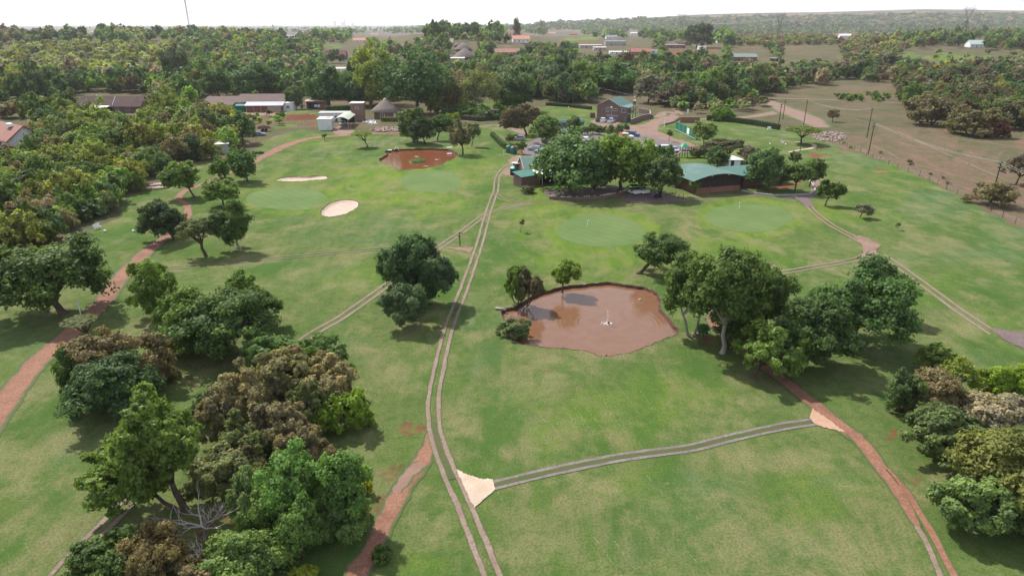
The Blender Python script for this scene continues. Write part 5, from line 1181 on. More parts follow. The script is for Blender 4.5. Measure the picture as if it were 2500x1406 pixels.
M_DOOR = M('garage_door_grey', (0.125, 0.165, 0.225), 0.6, 0.3, var=0.1)
M_THATCH = M('weathered_thatch', (0.175, 0.150, 0.135), 0.95, 0.1, var=0.22, scale=1.2, fine=14, bump=0.5)
M_TILE = M('orange_roof_tile', (0.27, 0.135, 0.11), 0.8, 0.2, var=0.2, scale=0.8, fine=8, dirt=(0.25, 0.14, 0.12))
M_STEEL = M('steel', (0.42, 0.44, 0.46), 0.5, 0.4, 0.3, var=0.1)
M_NET = M('green_shade_net', (0.020, 0.140, 0.095), 0.9, 0.1, var=0.15, scale=1)
M_TANK = M('green_plastic_tank', (0.030, 0.115, 0.085), 0.45, 0.4, var=0.12)
M_TANK_BRIGHT = M('bright_green_plastic', (0.02, 0.42, 0.20), 0.4, 0.4, var=0.1)
M_WOOD = M('dark_timber', (0.085, 0.055, 0.042), 0.85, 0.2, var=0.3, scale=4)
M_POLE = M('creosote_pole', (0.060, 0.045, 0.038), 0.9, 0.1, var=0.3, scale=4)
M_BLACK = M('black_rubber', (0.022, 0.022, 0.024), 0.8, 0.2, var=0.2)
M_RED = M('red_paint', (0.42, 0.05, 0.04), 0.5, 0.4, var=0.1)
M_BLUE = M('blue_cloth', (0.03, 0.04, 0.30), 0.8, 0.2, var=0.1)
M_STONE = M('pale_stone', (0.48, 0.43, 0.38), 0.9, 0.2, var=0.25, scale=4)
M_RUBBLE = M('rubble_stone', (0.30, 0.235, 0.205), 0.95, 0.1, var=0.35, scale=3)
M_WHITE_PAINT = M('white_paint', (0.80, 0.80, 0.80), 0.5, 0.4, var=0.04)
M_CEMENT = M('cement', (0.36, 0.34, 0.33), 0.9, 0.2, var=0.15, scale=2)

def window(parent, c, w, h, axis, mull=1, arched=False, depth=0.06):
    """frame proud of the wall and a pane set inside; axis 'x': wall faces -Y; 'y': wall faces +X"""
    f, g = MB(), MB(); t = 0.09
    def bx(m, u, z, du, dz, dd, o=0.0):
        if axis == 'x': m.box((c[0] + u, c[1] - dd / 2 - o, c[2] + z), (du, dd, dz))
        else: m.box((c[0] + dd / 2 + o, c[1] + u, c[2] + z), (dd, du, dz))
    bx(f, 0, h / 2, w + t, t, depth); bx(f, 0, -h / 2, w + t, t, depth * 1.6)
    for s in (-1, 1): bx(f, s * w / 2, 0, t, h - t - 0.01, depth)
    for k in range(mull): bx(f, -w / 2 + w * (k + 1) / (mull + 1), 0, 0.06, h - t - 0.01, depth * .9)
    bx(g, 0, 0, w - t, h - t, 0.02, 0.004)
    fo = f.build('window', M_FRAME, parent); g.build('pane', M_GLASS, fo)
    return fo
def gable_roof(parent, name, x0, x1, y0, y1, eave, ridge, over, mat, axis='y', th=0.10, ridge_at=0.5, trim=None):
    """ridge along 'axis'"""
    mb = MB()
    if axis == 'y':
        xm = x0 + (x1 - x0) * ridge_at; k0 = (ridge - eave) / (xm - x0); k1 = (ridge - eave) / (x1 - xm)
        prof = [(x0 - over, eave - over * k0), (xm, ridge), (x1 + over, eave - over * k1), (x1 + over, eave - over * k1 + th), (xm, ridge + th), (x0 - over, eave - over * k0 + th)]
        mb.extrude(prof, 'y', y0 - over, y1 + over)
    else:
        ym = y0 + (y1 - y0) * ridge_at; k0 = (ridge - eave) / (ym - y0); k1 = (ridge - eave) / (y1 - ym)
        prof = [(y0 - over, eave - over * k0), (ym, ridge), (y1 + over, eave - over * k1), (y1 + over, eave - over * k1 + th), (ym, ridge + th), (y0 - over, eave - over * k0 + th)]
        mb.extrude(prof, 'x', x0 - over, x1 + over)
    r = mb.build(name, mat, parent)
    if trim:
        tb = MB()
        if axis == 'y':
            for yy in (y0 - over - 0.03, y1 + over + 0.03):
                pf = [(p[0], p[1] - 0.06) for p in prof[:3]] + [(p[0], p[1] + 0.03) for p in prof[3:]]
                tb.extrude(pf, 'y', yy - 0.025, yy + 0.025)
        tb.build('barge_board', trim, r)
    return r
def shell(mb, x0, x1, y0, y1, h, t=0.22):
    mb.box(((x0 + x1) / 2, y0 + t / 2, h / 2), (x1 - x0, t, h)); mb.box(((x0 + x1) / 2, y1 - t / 2, h / 2), (x1 - x0, t, h))
    mb.box((x0 + t / 2, (y0 + y1) / 2, h / 2), (t, y1 - y0 - 2 * t, h)); mb.box((x1 - t / 2, (y0 + y1) / 2, h / 2), (t, y1 - y0 - 2 * t, h))

# --- two-storey brick house: local x runs along the front wall, y to the back
p0, p1 = G(1454, 292), G(1533, 304)
d = p1 - p0; yaw = math.atan2(d.y, d.x) * 0.55; L = 12.4
hs = empty('brick_house', p0 + Vector((0.2, -2.0, 0)), yaw, 'two-storey red brick house with green sheet roof and balcony on its right end', 'house')
W_, D_ = 9.7, 12.0
wall = MB()
wall.prism([(0, 0), (W_ + 0.003, 0), (W_ + 0.003, D_), (0, D_)], 0, 5.7)
wall.extrude([(0, 5.7), (W_, 5.7), (W_ * 0.5, 8.1)], 'y', 0.0, D_)
wall.prism([(W_ + 0.003, 0), (L, 0), (L, 0.35), (W_ + 0.003, 0.35)], 0, 5.4)
wall.prism([(W_ + .003, 0.36), (L - .3, 0.36), (L - .3, 2.9), (W_ + .003, 2.9)], 0, 2.7)
wall.build('wall', M_BRICK, hs)
gable_roof(hs, 'roof', 0, W_, 0, D_, 5.75, 8.2, 0.35, M_GRN_ROOF, 'y', ridge_at=0.5, trim=M_TRIM)
vr = MB(); vr.extrude([(W_ + .20, 5.70), (L + .5, 5.35), (L + .5, 5.43), (W_ + .20, 5.79)], 'y', -0.45, D_ - 1.5); vr.build('balcony_roof', M_GRN_ROOF_PALE, hs)
bal = MB(); bal.box((W_ + 1.4, 5.6, 2.85), (2.7, 10.4, 0.22)); b_ = bal.build('balcony', M_CEMENT, hs)
rl = MB()
for k in range(22): rl.box((L - 0.08, 0.6 + k * 0.46, 3.5), (0.03, 0.03, 0.9))
rl.box((L - 0.08, 5.4, 3.98), (0.07, 10.0, 0.06)); rl.build('railing', M_WOOD, b_)
for k, yy in enumerate((0.5, 3.8, 7.1, 10.3)):
    c_ = MB(); c_.box((L - 0.12, yy, 2.73), (0.22, 0.22, 5.30)); c_.build('column', M_BRICK, hs)
dk = MB(); dk.box((W_ + .06, 5.6, 4.1), (0.1, 9.0, 2.0)); dk.box((W_ + .06, 5.6, 1.3), (0.1, 8.0, 2.1)); dk.build('sliding_doors', M_GLASS, hs)
window(hs, (4.35, -0.002, 4.25), 1.15, 1.3, 'x', 1); window(hs, (7.3, -0.002, 4.35), 1.9, 0.75, 'x', 2); window(hs, (10.9, -0.002, 4.2), 1.8, 1.25, 'x', 2)
for x in (5.3, 7.55):
    g = MB(); g.box((x, -0.03, 1.05), (2.05, 0.06, 2.1))
    for k in range(5): g.box((x, -0.067, 0.3 + k * 0.4), (1.95, 0.012, 0.05))
    g.build('garage_door', M_DOOR, hs)
tb = MB(); tb.box((6.42, -0.06, 2.2), (4.9, 0.12, 0.16)); tb.box((6.42, -0.05, 1.05), (0.16, 0.1, 2.1)); tb.build('door_surround', M_TRIM, hs)
ac = MB(); ac.box((5.9, -0.17, 5.3), (0.75, 0.34, 0.6)); a_ = ac.build('air_conditioner', M_WHITE_PAINT, hs)
dp = MB(); dp.tube([(5.95, -0.08, 5.0), (5.95, -0.08, 2.6)], 0.05, 6); dp.build('drain_pipe', M_TRIM, hs)
ch = MB(); ch.box((L - 0.6, D_ - 2.5, 6.2), (0.9, 0.9, 1.9)); cc = ch.build('chimney', M_BRICK, hs)
cw = MB(); cw.box((L - .6, D_ - 2.5, 7.2), (1.05, 1.05, 0.12)); cw.tube([(L - .6, D_ - 2.5, 7.2), (L - .6, D_ - 2.5, 8.4)], 0.04, 5); cw.lathe([(0.0, 8.8), (0.16, 8.7), (0.2, 8.5), (0.1, 8.35), (0, 8.3)], 8, (L - .6, D_ - 2.5, 0)); cw.build('cowl', M_WHITE_PAINT, cc)
dr = MB(); dr.box((L - 0.9, -0.03, 1.0), (0.85, 0.06, 2.0)); dr.build('door', M_DOOR, hs)
# garden wall of the house
def wall_run(name, pts, h, mat, label, th=0.24, cat='wall', cap=True, closed=False):
    P = [G(*q) for q in pts]; t = empty(name, P[0], 0, label, cat); w, c = MB(), MB()
    for a, b in zip(P[:-1], P[1:]):
        a, b = a - P[0], b - P[0]; dd = b - a; m = (a + b) / 2; an = math.atan2(dd.y, dd.x)
        w.box((m.x, m.y, h / 2), (dd.length + th * .9, th, h), an)
        if cap: c.box((m.x, m.y, h + 0.035), (dd.length + th * .9, th + 0.08, 0.07), an)
    w.build('wall_face', mat, t)
    if cap: c.build('coping', M_CEMENT, t)
    return t
wall_run('garden_wall', [(1540, 304), (1566, 294), (1587, 290), (1586, 281), (1560, 276)], 1.9, M_BRICK, 'brick garden wall joined to the right side of the two-storey brick house')
wall_run('garden_wall', [(1441, 288), (1452, 288)], 2.0, M_BRICK, 'short brick wall left of the two-storey brick house')
wall_run('entrance_wall', [(1661, 300), (1707, 300)], 2.1, M_BRICK_O, 'brown brick entrance wall above the green windbreak screen')
wall_run('planter_wall', [(1622, 306), (1645, 300), (1660, 290)], 0.6, M_BRICK, 'low brick edging beside the driveway bend', cap=False)

# --- clubhouse under the trees
q = G(1282, 446)
cl = empty('clubhouse', q + Vector((0, 0, 0)), math.radians(12), 'brick clubhouse with green gabled roof mostly hidden under the huge trees', 'building')
w = MB(); w.prism([(0, 0), (16, 0), (16, 7.2), (0, 7.2)], 0, 3.2); w.extrude([(0, 3.2), (7.2, 3.2), (4.2, 5.2)], 'x', 0.002, 16); w.build('wall', M_BRICK2, cl)
gable_roof(cl, 'roof', 0, 16, 0, 7.2, 3.3, 5.3, 0.35, M_GRN_ROOF_PALE, 'x', ridge_at=0.58)
bb = MB()
for y0_, z0_, y1_, z1_ in ((-.36, 3.20, 4.2, 5.42), (4.2, 5.42, 7.55, 3.12)): bb.add([(-.40, y0_, z0_), (-.40, y1_, z1_), (-.40, y1_, z1_ + .2), (-.40, y0_, z0_ + .2), (-.36, y0_, z0_), (-.36, y1_, z1_), (-.36, y1_, z1_ + .2), (-.36, y0_, z0_ + .2)], [(0, 1, 2, 3), (7, 6, 5, 4), (0, 4, 5, 1), (3, 2, 6, 7), (0, 3, 7, 4), (1, 5, 6, 2)])
bb.build('barge_board', M_FRAME, cl)
rp = MB(); rp.lathe([(0.5, 0), (0.42, .03), (0.1, .05)], 9, (2.1, 1.0, 3.98)); rp.build('roof_patch', M('pink_patch', (0.55, 0.30, 0.24), 0.8), cl)
g2 = MB(); g2.extrude([(5.2, 3.5), (10.0, 2.9), (10.0, 3.0), (5.2, 3.6)], 'x', -1.2, 14); g2.build('rear_roof', M_WHITE_ROOF, cl)
bx = MB(); bx.prism([(-.9, 7.25), (12, 7.25), (12, 9.6), (-.9, 9.6)], 0, 2.88); bx.build('rear_wing', M('dark_plaster', (0.14, 0.135, 0.15), 0.8), cl)
vv = MB(); vv.extrude([(-3.4, 2.55), (-0.4, 3.05), (-0.4, 3.13), (-3.4, 2.63)], 'x', 1.6, 16.2); vv.build('veranda_roof', M_WHITE_ROOF, cl)
ow = MB(); ow.prism([(1.1, -2.6), (2.9, -3.2), (2.9, -0.01), (1.1, -0.01)], 0, 2.6); ow.build('end_wall', M_BRICK_O, cl); window(cl, (2.0, -2.95, 1.5), 0.6, 0.9, 'x', 1)
dk = MB(); dk.box((9.5, -0.6, 1.3), (13, 1.1, 2.5)); dk.build('veranda_shade_box', M_DARK, cl)  # dark box standing for the shade under the veranda
for k in range(5):
    c_ = MB(); c_.tube([(3.4 + k * 3.1, -3.2, 0), (3.4 + k * 3.1, -3.2, 2.6)], 0.07, 6); c_.build('column', M_FRAME, cl)
an = empty('brick_annex', G(1273, 459), math.radians(35), 'low brick annex with green lean-to roof at the left end of the clubhouse', 'building')
w = MB(); w.prism([(0, 0), (4.9, 0), (4.9, 3.2), (0, 3.2)], 0, 2.4); w.build('wall', M_BRICK, an)
r_ = MB(); r_.extrude([(-0.2, 2.42), (3.5, 3.1), (3.5, 3.2), (-0.2, 2.52)], 'x', -0.2, 5.0); r_.build('roof', M('deep_green_roof', (0.045, 0.165, 0.13), 0.5, 0.4, ribs=('X', 2.2)), an)
tk = empty('green_shade_cover', G(1257, 428), 0.1, 'small bright green cover behind the brick annex of the clubhouse', 'cover')
w = MB(); w.lathe([(1.3, 1.7), (1.25, 1.95), (0.9, 2.2), (0.1, 2.35)], 12); w.build('cover', M_TANK_BRIGHT, tk); w = MB(); w.lathe([(1.2, 0), (1.2, 1.75)], 12); w.build('base', M_DARK, tk)
# terrace wall with stones on it
tw = empty('terrace_wall', G(1342, 486), 0, 'low curved brick terrace wall topped with pale stones below the huge trees', 'wall')
TP = [(1342, 486), (1380, 488), (1430, 487), (1470, 484), (1505, 478), (1528, 471)]
w = MB()
for a, b in zip(TP[:-1], TP[1:]):
    A, B = G(*a) - G(*TP[0]), G(*b) - G(*TP[0]); dd = B - A; m = (A + B) / 2; w.box((m.x, m.y, 0.28), (dd.length + .2, 0.35, 0.56), math.atan2(dd.y, dd.x))
w.build('wall_face', M_BRICK, tw)
pv = MB(); pv.prism([tuple((G(*a) - G(1342, 486))[:2]) for a in [(1342, 484), (1430, 485), (1505, 476), (1528, 469), (1500, 455), (1400, 462), (1322, 466)]], 0.02, 0.12); pv.build('terrace_floor', M_PLAZA, tw)
rr = random.Random(3)
stone_me = []
for k in range(4):
    w = MB(); w.lathe([(0.02, -0.12), (0.2, -0.08), (0.24, 0.03), (0.13, 0.14), (0.02, 0.17)], 7); stone_me.append(w.mesh('stone', M_STONE))
for k in range(34):
    i = rr.random() * 4.99; j = int(i); a, b = TP[j], TP[j + 1]; f_ = i - j
    A = G(a[0] + (b[0] - a[0]) * f_, a[1] + (b[1] - a[1]) * f_) - G(*TP[0])
    s_ = link_mesh('stone', stone_me[k % 4], tw, (A.x, A.y, 0.64)); s_.scale = (rr.uniform(.6, 1.2), rr.uniform(.6, 1.1), rr.uniform(.6, 1.2)); s_.rotation_euler = (0, 0, rr.uniform(0, 6))

# --- hall with curved green roof
pa, pb = G(1697, 474), G(1790, 464); dd = pb - pa; ya = math.atan2(dd.y, dd.x)
ya *= 0.8
hl = empty('curved_roof_hall', pa, ya, 'brick hall with a big curved green roof and dark screened front', 'building')
HW, HD = 11.6, 10.5
arc = []
for k in range(13):
    t = k / 12; x = -1.6 + (HW + 2.6) * t; arc.append((x, 2.7 + 1.65 * math.sin(math.pi * (0.06 + 0.90 * t)) ** 0.9))
w = MB(); w.extrude(arc + [(x, z + 0.12) for x, z in arc[::-1]], 'y', -1.3, HD + 0.8); w.build('roof', M('sea_green_roof', (0.058, 0.130, 0.108), 0.4, 0.4, var=0.12, scale=0.3, dirt=(0.14, 0.21, 0.17), ribs=('X', 2.4)), hl)
w = MB(); w.prism([(0, 0), (HW, 0), (HW, 0.25), (0, 0.25)], 0, 1.25); w.prism([(0, 0.26), (0.25, 0.26), (0.25, HD), (0, HD)], 0, 3.3); w.prism([(HW - .25, 0.26), (HW, 0.26), (HW, HD), (HW - .25, HD)], 0, 3.2)
w.prism([(0.26, HD - .3), (HW - .26, HD - .3), (HW - .26, HD), (0.26, HD)], 0, 3.6); w.prism([(HW - 2.8, 0.26), (HW - .26, 0.26), (HW - .26, .5), (HW - 2.8, .5)], 0, 3.1); w.build('wall', M_BRICK_O, hl)
ins = [(x, z) for x, z in arc if 0.2 < x < HW - 0.2]
w = MB(); w.extrude([(0.1, 1.26)] + [(0.1, 3.3)] + [(x, z - 0.04) for x, z in ins] + [(HW - .1, 3.1), (HW - .1, 1.26)], 'y', 0.10, 0.16); w.build('screen', M('dark_screen', (0.035, 0.022, 0.024), 0.8), hl)
for k in range(5):
    c_ = MB(); c_.box((0.2 + k * 2.25, 0.02, 2.3), (0.12, 0.1, 2.1)); c_.build('mullion', M_WOOD, hl)
w = MB(); w.box((-0.9, 7.0, 2.1), (1.0, 1.3, 4.4)); w.build('chimney', M_BRICK, hl)
for x in (3.3, 7.6):
    w = MB(); w.box((x, -0.9, 4.05), (0.25, 0.3, 0.14)); w.build('floodlight', M_WHITE_PAINT, hl)
w = MB(); w.box((-0.05, 2.0, 2.3), (0.1, 1.4, 1.5)); w.build('notice_panel', M_WHITE_PAINT, hl)
wg = empty('low_wing', G(1815, 455), ya, 'low wing with flat green roof between the curved roof and the trees', 'building')
w = MB(); w.prism([(0, 0), (11, 0), (11, 7), (0, 7)], 0, 2.55); w.build('wall', M_BRICK_O, wg)
w = MB(); w.extrude([(-0.6, 2.6), (7.6, 3.1), (7.6, 3.2), (-0.6, 2.7)], 'x', -2.4, 12); w.build('roof', M('teal_roof', (0.040, 0.120, 0.098), 0.45, 0.4, ribs=('X', 2.2)), wg)
ks = empty('white_kiosk', G(1778, 412), 0.15, 'small white kiosk with pale peaked roof behind the curved roof hall', 'kiosk')
w = MB(); w.prism([(0, 0), (3.2, 0), (3.2, 2.6), (0, 2.6)], 0, 2.3); w.build('wall', M_WHITE, ks); w = MB(); w.box((1.0, -0.02, 1.1), (0.9, 0.05, 2.0)); w.build('door', M_DARK, ks)
w = MB(); w.add([(-.5, -.5, 2.3), (3.9, -.5, 2.3), (3.9, 3.1, 2.3), (-.5, 3.1, 2.3), (1.6, 1.3, 3.1)], [(0, 1, 4), (1, 2, 4), (2, 3, 4), (3, 0, 4), (3, 2, 1, 0)]); w.build('roof', M_WHITE_ROOF, ks)
wall_run('bed_kerb', [(1812, 467), (1850, 475), (1890, 479), (1935, 478), (1975, 476), (1990, 466), (1984, 450), (1975, 440)], 0.35, M_CEMENT, 'pale curved kerb round the planted bed right of the hall', 0.3, 'kerb', cap=False)

# --- container shed with a green roof
ct = empty('container_shed', G(1368, 319), math.radians(14), 'blue-grey container shed with curved green roof beside the brick house yard', 'shed')
w = MB(); w.prism([(0, 0), (8.8, 0), (8.8, 3), (0, 3)], 0, 2.6); w.build('wall', M('blue_grey_steel', (0.105, 0.125, 0.165), 0.6, 0.3, ribs=('X', 3)), ct)
ar = [(-0.5 + 4.0 * k / 8, 2.7 + 0.9 * math.sin(math.pi * k / 8)) for k in range(9)]
w = MB(); w.extrude([(y, z) for y, z in ar] + [(y, z + .08) for y, z in ar[::-1]], 'x', -0.6, 9.0); w.build('roof', M_GRN_ROOF, ct)
w = MB(); w.box((4.6, -0.25, 2.72), (8.8, 0.5, 0.08)); w.build('awning', M_GREY_ROOF, ct)
w = MB(); w.lathe([(0.55, 0), (0.6, .9), (0.3, 1.15), (.05, 1.2)], 12); tag(w.build('water_tank', M_TANK_BRIGHT, None, True, G(1358, 312) + Vector((0, 0, 1.9))), 'bright green tank top left of the container shed', 'tank')

# --- white house with carport and brick tower
wh = empty('white_house', G(778, 319), math.radians(3), 'white flat-roofed house with an arched carport and a brick tower', 'house')
w = MB(); w.prism([(0, 0), (4.5, 0), (4.5, 4.8), (0, 4.8)], 0, 3.9); w.build('wall', M_WHITE, wh); w = MB(); w.prism([(-4.5, 23), (7.4, 23), (7.4, 28), (-4.5, 28)], 0, 3.2); w.build('rear_wing', M_WHITE, wh)
w = MB(); w.box((2.2, 2.4, 4.0), (5.0, 5.4, 0.14), 0, 0.03); r_ = w.build('roof', M_WHITE_ROOF, wh)
w = MB(); w.box((3.1, 2.0, 4.10), (1.8, 1.2, 0.05), 0, 0.03); w.box((3.3, 3.6, 4.13), (1.6, .8, 0.05), 0, .03); w.build('rusty_sheet', M('rust_sheet', (0.36, 0.16, 0.12), 0.8), r_)
w = MB(); w.box((1.45, 25.5, 3.28), (12.8, 5.6, 0.16)); w.build('rear_roof', M('grey_green_slab', (0.40, 0.42, 0.38), 0.8), wh)
ar = [(4.7 + 5.6 * k / 8, 3.2 + 1.0 * math.sin(math.pi * k / 8)) for k in range(9)]
w = MB(); w.extrude(ar + [(x, z + .08) for x, z in ar[::-1]], 'y', 2.8, 17.8); w.build('carport_roof', M_OLIVE_SHEET, wh)
for x, y in ((5.0, 3.0), (10.0, 3.0), (5.0, 17.4), (10.0, 17.4)):
    w = MB(); w.tube([(x, y, 0), (x, y, 3.25)], 0.07, 6); w.build('post', M_STEEL, wh)
w = MB(); w.box((7.4, 17.9, 1.5), (5.0, 0.06, 2.6)); w.build('carport_back', M_DARK, wh)
for x in (1.8, 3.9, 6.0):
    w = MB(); w.box((x, 22.96, 1.15), (0.85, 0.08, 2.1)); w.build('door', M_GLASS, wh)
w = MB(); w.prism([(7.41, 24.5), (12.1, 24.5), (12.1, 29), (7.41, 29)], 0, 6.6); tw_ = w.build('tower', M_BRICK2, wh)
w = MB(); w.box((9.75, 26.75, 6.7), (5.3, 5.1, 0.2)); w.build('tower_roof', M_WHITE_ROOF, tw_); window(wh, (9.9, 24.498, 5.0), 1.0, 1.0, 'x', 1)

# --- thatched rondavel
pr = G(938, 291); ro = empty('thatched_rondavel', pr + Vector((0, 4.8, 0)), 0, 'round brick hut with a weathered grey thatched cone roof', 'hut')
w = MB(); w.lathe([(4.8, 0), (4.8, 2.9)], 28); w.build('wall', M_BRICK2, ro)
w = MB(); w.lathe([(6.0, 2.45), (6.05, 2.7), (4.5, 3.95), (2.5, 5.6), (0.7, 7.0), (0.05, 7.2)], 32); r_ = w.build('roof', M_THATCH, ro, True)
w = MB(); w.lathe([(0.95, 6.75), (0.75, 7.2), (0.3, 7.55), (0.02, 7.65)], 14); w.build('ridge_cap', M_CEMENT, r_, True)
w = MB(); w.box((-0.6, -4.82, 1.25), (1.7, 0.14, 2.2)); f_ = w.build('door_frame', M_FRAME, ro)
for x in (-0.98, -0.22):
    w = MB(); w.box((x, -4.91, 1.2), (0.62, 0.04, 1.9)); w.build('pane', M_GLASS, f_)
w = MB(); w.box((3.9, -2.9, 1.25), (0.9, 0.2, 2.0), 0.9); w.build('side_window', M_FRAME, ro)

# --- low white and brick building with sheet roofs
lb = empty('row_building', G(497, 275) + Vector((0, 0, 0)), math.radians(4), 'long low white building with rusty roof and brick garage bays', 'building')
w = MB(); w.prism([(0, 0), (11, 0), (11, 9), (0, 9)], 0, 2.9); w.prism([(11, 3), (33, 3), (33, 10), (11, 10)], 0, 3.3); w.build('wall', M_WHITE, lb)
w = MB(); w.extrude([(-0.5, 2.95), (9.6, 5.6), (9.6, 5.7), (-0.5, 3.05)], 'x', -0.6, 13); w.build('roof', M_RUST_ROOF, lb)
w = MB(); w.extrude([(2.5, 3.75), (11, 6.4), (11, 6.5), (2.5, 3.85)], 'x', 13.01, 34); w.build('roof', M_RUST_ROOF, lb)
w = MB(); w.prism([(11.01, 0.3), (17.6, 0.3), (17.6, 0.4), (11.01, 0.4)], 0.1, 2.6); w.build('green_screen', M_NET, lb)
w = MB(); w.extrude([(0.2, 2.62), (2.4, 3.0), (2.4, 3.06), (0.2, 2.68)], 'x', 11.01, 17.9); w.build('green_sheet', M('green_sheet', (0.04, 0.21, 0.16), 0.6), lb)
gb = MB(); gb.prism([(18.4, -1.2), (33, -1.2), (33, 2.4), (18.4, 2.4)], 0, 2.7); gb.build('garage_block', M_BRICK_O, lb)
w = MB(); w.extrude([(-1.8, 2.75), (2.7, 3.9), (2.7, 3.98), (-1.8, 2.83)], 'x', 17.9, 34); w.build('garage_roof', M_GREY_ROOF, lb)
for k in range(4):
    w = MB(); w.box((18.5 + k * 3.0, -1.26, 1.35), (0.22, 0.12, 2.7)); w.build('pillar', M_CEMENT, lb)
for k in range(3):
    w = MB(); w.box((20.0 + k * 3.0, -1.23, 1.2), (2.7, 0.05, 2.4)); w.build('garage_door', M('red_brown_door', (0.20, 0.075, 0.06), 0.8), lb)
w = MB(); w.box((30.2, -1.23, 1.3), (5.4, 0.05, 2.5)); w.build('pink_wall', M('pinkish_plaster', (0.40, 0.30, 0.27), 0.9, dirt=(0.28, 0.2, .18)), lb)
window(lb, (3.4, -0.002, 1.6), 1.9, 1.3, 'x', 2)
w = MB(); w.prism([(33.2, 1.5), (37.5, 1.5), (37.5, 8), (33.2, 8)], 0, 3.6); w.build('end_block', M_WHITE, lb); w = MB(); w.box((35.3, 4.8, 3.68), (4.9, 7, 0.12), .05, .04); w.build('end_roof', M_WHITE_ROOF, lb); window(lb, (35.3, 1.498, 1.8), 1.2, 1.0, 'x', 1)

# --- long brown-roofed house
lh = empty('brown_roofed_house', G(196, 276) + Vector((0, 0, 0)), math.radians(0), 'long brick house with a plain dark brown roof among the trees at left', 'house')
w = MB(); w.prism([(0, 0), (26, 0), (26, 8), (0, 8)], 0, 2.9); w.extrude([(0, 2.9), (8, 2.9), (4, 6.3)], 'x', 0.0, 26); w.build('wall', M_BRICK, lh)
gable_roof(lh, 'roof', 0, 26, 0, 8, 3.0, 6.5, 0.6, M_RUST_ROOF, 'x')
w = MB(); w.extrude([(-4.2, 2.5), (-0.4, 2.9), (-0.4, 2.98), (-4.2, 2.58)], 'x', 6.0, 13.5); w.build('white_lean_to', M_WHITE_ROOF, lh)
w = MB(); w.prism([(7.5, -3.5), (8.2, -3.5), (8.2, -0.01), (7.5, -0.01)], 0, 2.5); w.build('side_wall', M_WHITE, lh)
window(lh, (16, -0.002, 1.6), 1.1, 1.2, 'x', 1); window(lh, (20.5, -0.002, 1.6), 1.4, 1.2, 'x', 1); w = MB(); w.box((13, -0.03, 1.1), (2.2, 0.05, 2.1)); w.build('doorway', M_DARK, lh)
w = MB(); w.box((14.3, 0, 4.85), (0.12, 5.0, 0.1), 0, 0.72); w.build('roof_strip', M_FRAME, lh, loc=(0, 1.9, 0))
w = MB(); w.lathe([(0.6, 0.1), (0.45, 0.0), (0.05, -.05)], 12); o = w.build('satellite_dish', M_WHITE_PAINT, lh); o.location = (6, 5, 6.6); o.rotation_euler = (1.1, .3, 0)

# --- orange-tiled house at the left edge
_oy = math.radians(-36)
oh = empty('tiled_house', G(27, 378) - Vector((20 * math.cos(_oy), 20 * math.sin(_oy), 0)), _oy, 'white gabled house with orange clay tile roof at the left edge', 'house')
w = MB(); w.prism([(0, 0), (20, 0), (20, 9.5), (0, 9.5)], 0, 3.9); w.extrude([(0, 3.9), (9.5, 3.9), (4.75, 7.4)], 'x', 0, 20); w.build('wall', M('cream_plaster', (0.60, 0.60, 0.62), 0.85, dirt=(0.52, 0.5, .46)), oh)
gable_roof(oh, 'roof', 0, 20, 0, 9.5, 4.0, 7.55, 0.5, M_TILE, 'x')
tl = MB()
for k in range(15):
    t = k / 15; y = -0.5 + 5.25 * t; z = 3.58 + 3.9 * t + 0.13
    tl.box((10.0, y + .17, z + .12), (21.04, 0.10, 0.045), 0, math.radians(37))
o = tl.build('tile_course', M_TILE, oh); o['kind'] = 'stuff'
w = MB(); w.box((20.55, 2.1, 5.62), (0.1, 6.6, 0.28), 0, math.radians(37.4)); w.box((20.55, 7.35, 5.62), (0.1, 6.6, 0.28), 0, -math.radians(37.4)); w.build('barge_board', M('red_brown_trim', (0.30, 0.075, 0.05), 0.7), oh)
window(oh, (20.002, 4.4, 1.9), 1.9, 1.4, 'y', 1); w = MB(); w.box((20.7, 4.4, 3.2), (1.4, 3.6, 0.1), 0, 0, 0.25); w.build('window_canopy', M_CEMENT, oh)
for x in (11.5, 14.5, 17.8): window(oh, (x, -0.002, 2.2), 1.7, 1.7, 'x', 1)
w = MB(); w.box((13.5, 3.6, 7.5), (2.2, 1.2, 0.9)); w.build('solar_heater', M_WHITE_PAINT, oh)

# --- laundry building
ld = empty('laundry_building', G(745, 268), math.radians(2), 'shabby two-part building with washing on the line, behind the mound', 'building')
w = MB(); w.prism([(0, 3), (9, 3), (9, 9), (0, 9)], 0, 3.4); w.build('wall', M_BRICK, ld); w = MB(); w.box((4.0, 4.5, 3.6), (8.6, 7, 0.14), 0, 0.06); w.build('roof', M('pink_rust_sheet', (0.46, 0.33, 0.30), 0.7, var=.35, scale=1.2, dirt=(0.28, .15, .12)), ld)
w = MB(); w.prism([(1, 10), (6, 10), (6, 15), (1, 15)], 0, 5.0); w.build('rear_block', M_BRICK, ld); w = MB(); w.box((3.5, 12.4, 5.1), (6, 6, 0.14), 0, 0.05); w.build('rear_roof', M_WHITE_PAINT, ld)
w = MB(); w.box((2.8, 2.97, 1.3), (3.6, 0.05, 2.2)); w.build('opening', M_DARK, ld)
wl_ = empty('washing_line', G(748, 266) + Vector((0, 0, 0)), 0, 'washing line with red, blue and white clothes before the laundry building', 'washing line')
w = MB(); w.tube([(0, 0, 0), (0, 0, 1.9)], .04, 5); w.tube([(8, 0, 0), (8, 0, 1.9)], .04, 5); w.tube([(0, 0, 1.85), (8, 0, 1.85)], .012, 4); w.build('post', M_STEEL, wl_)
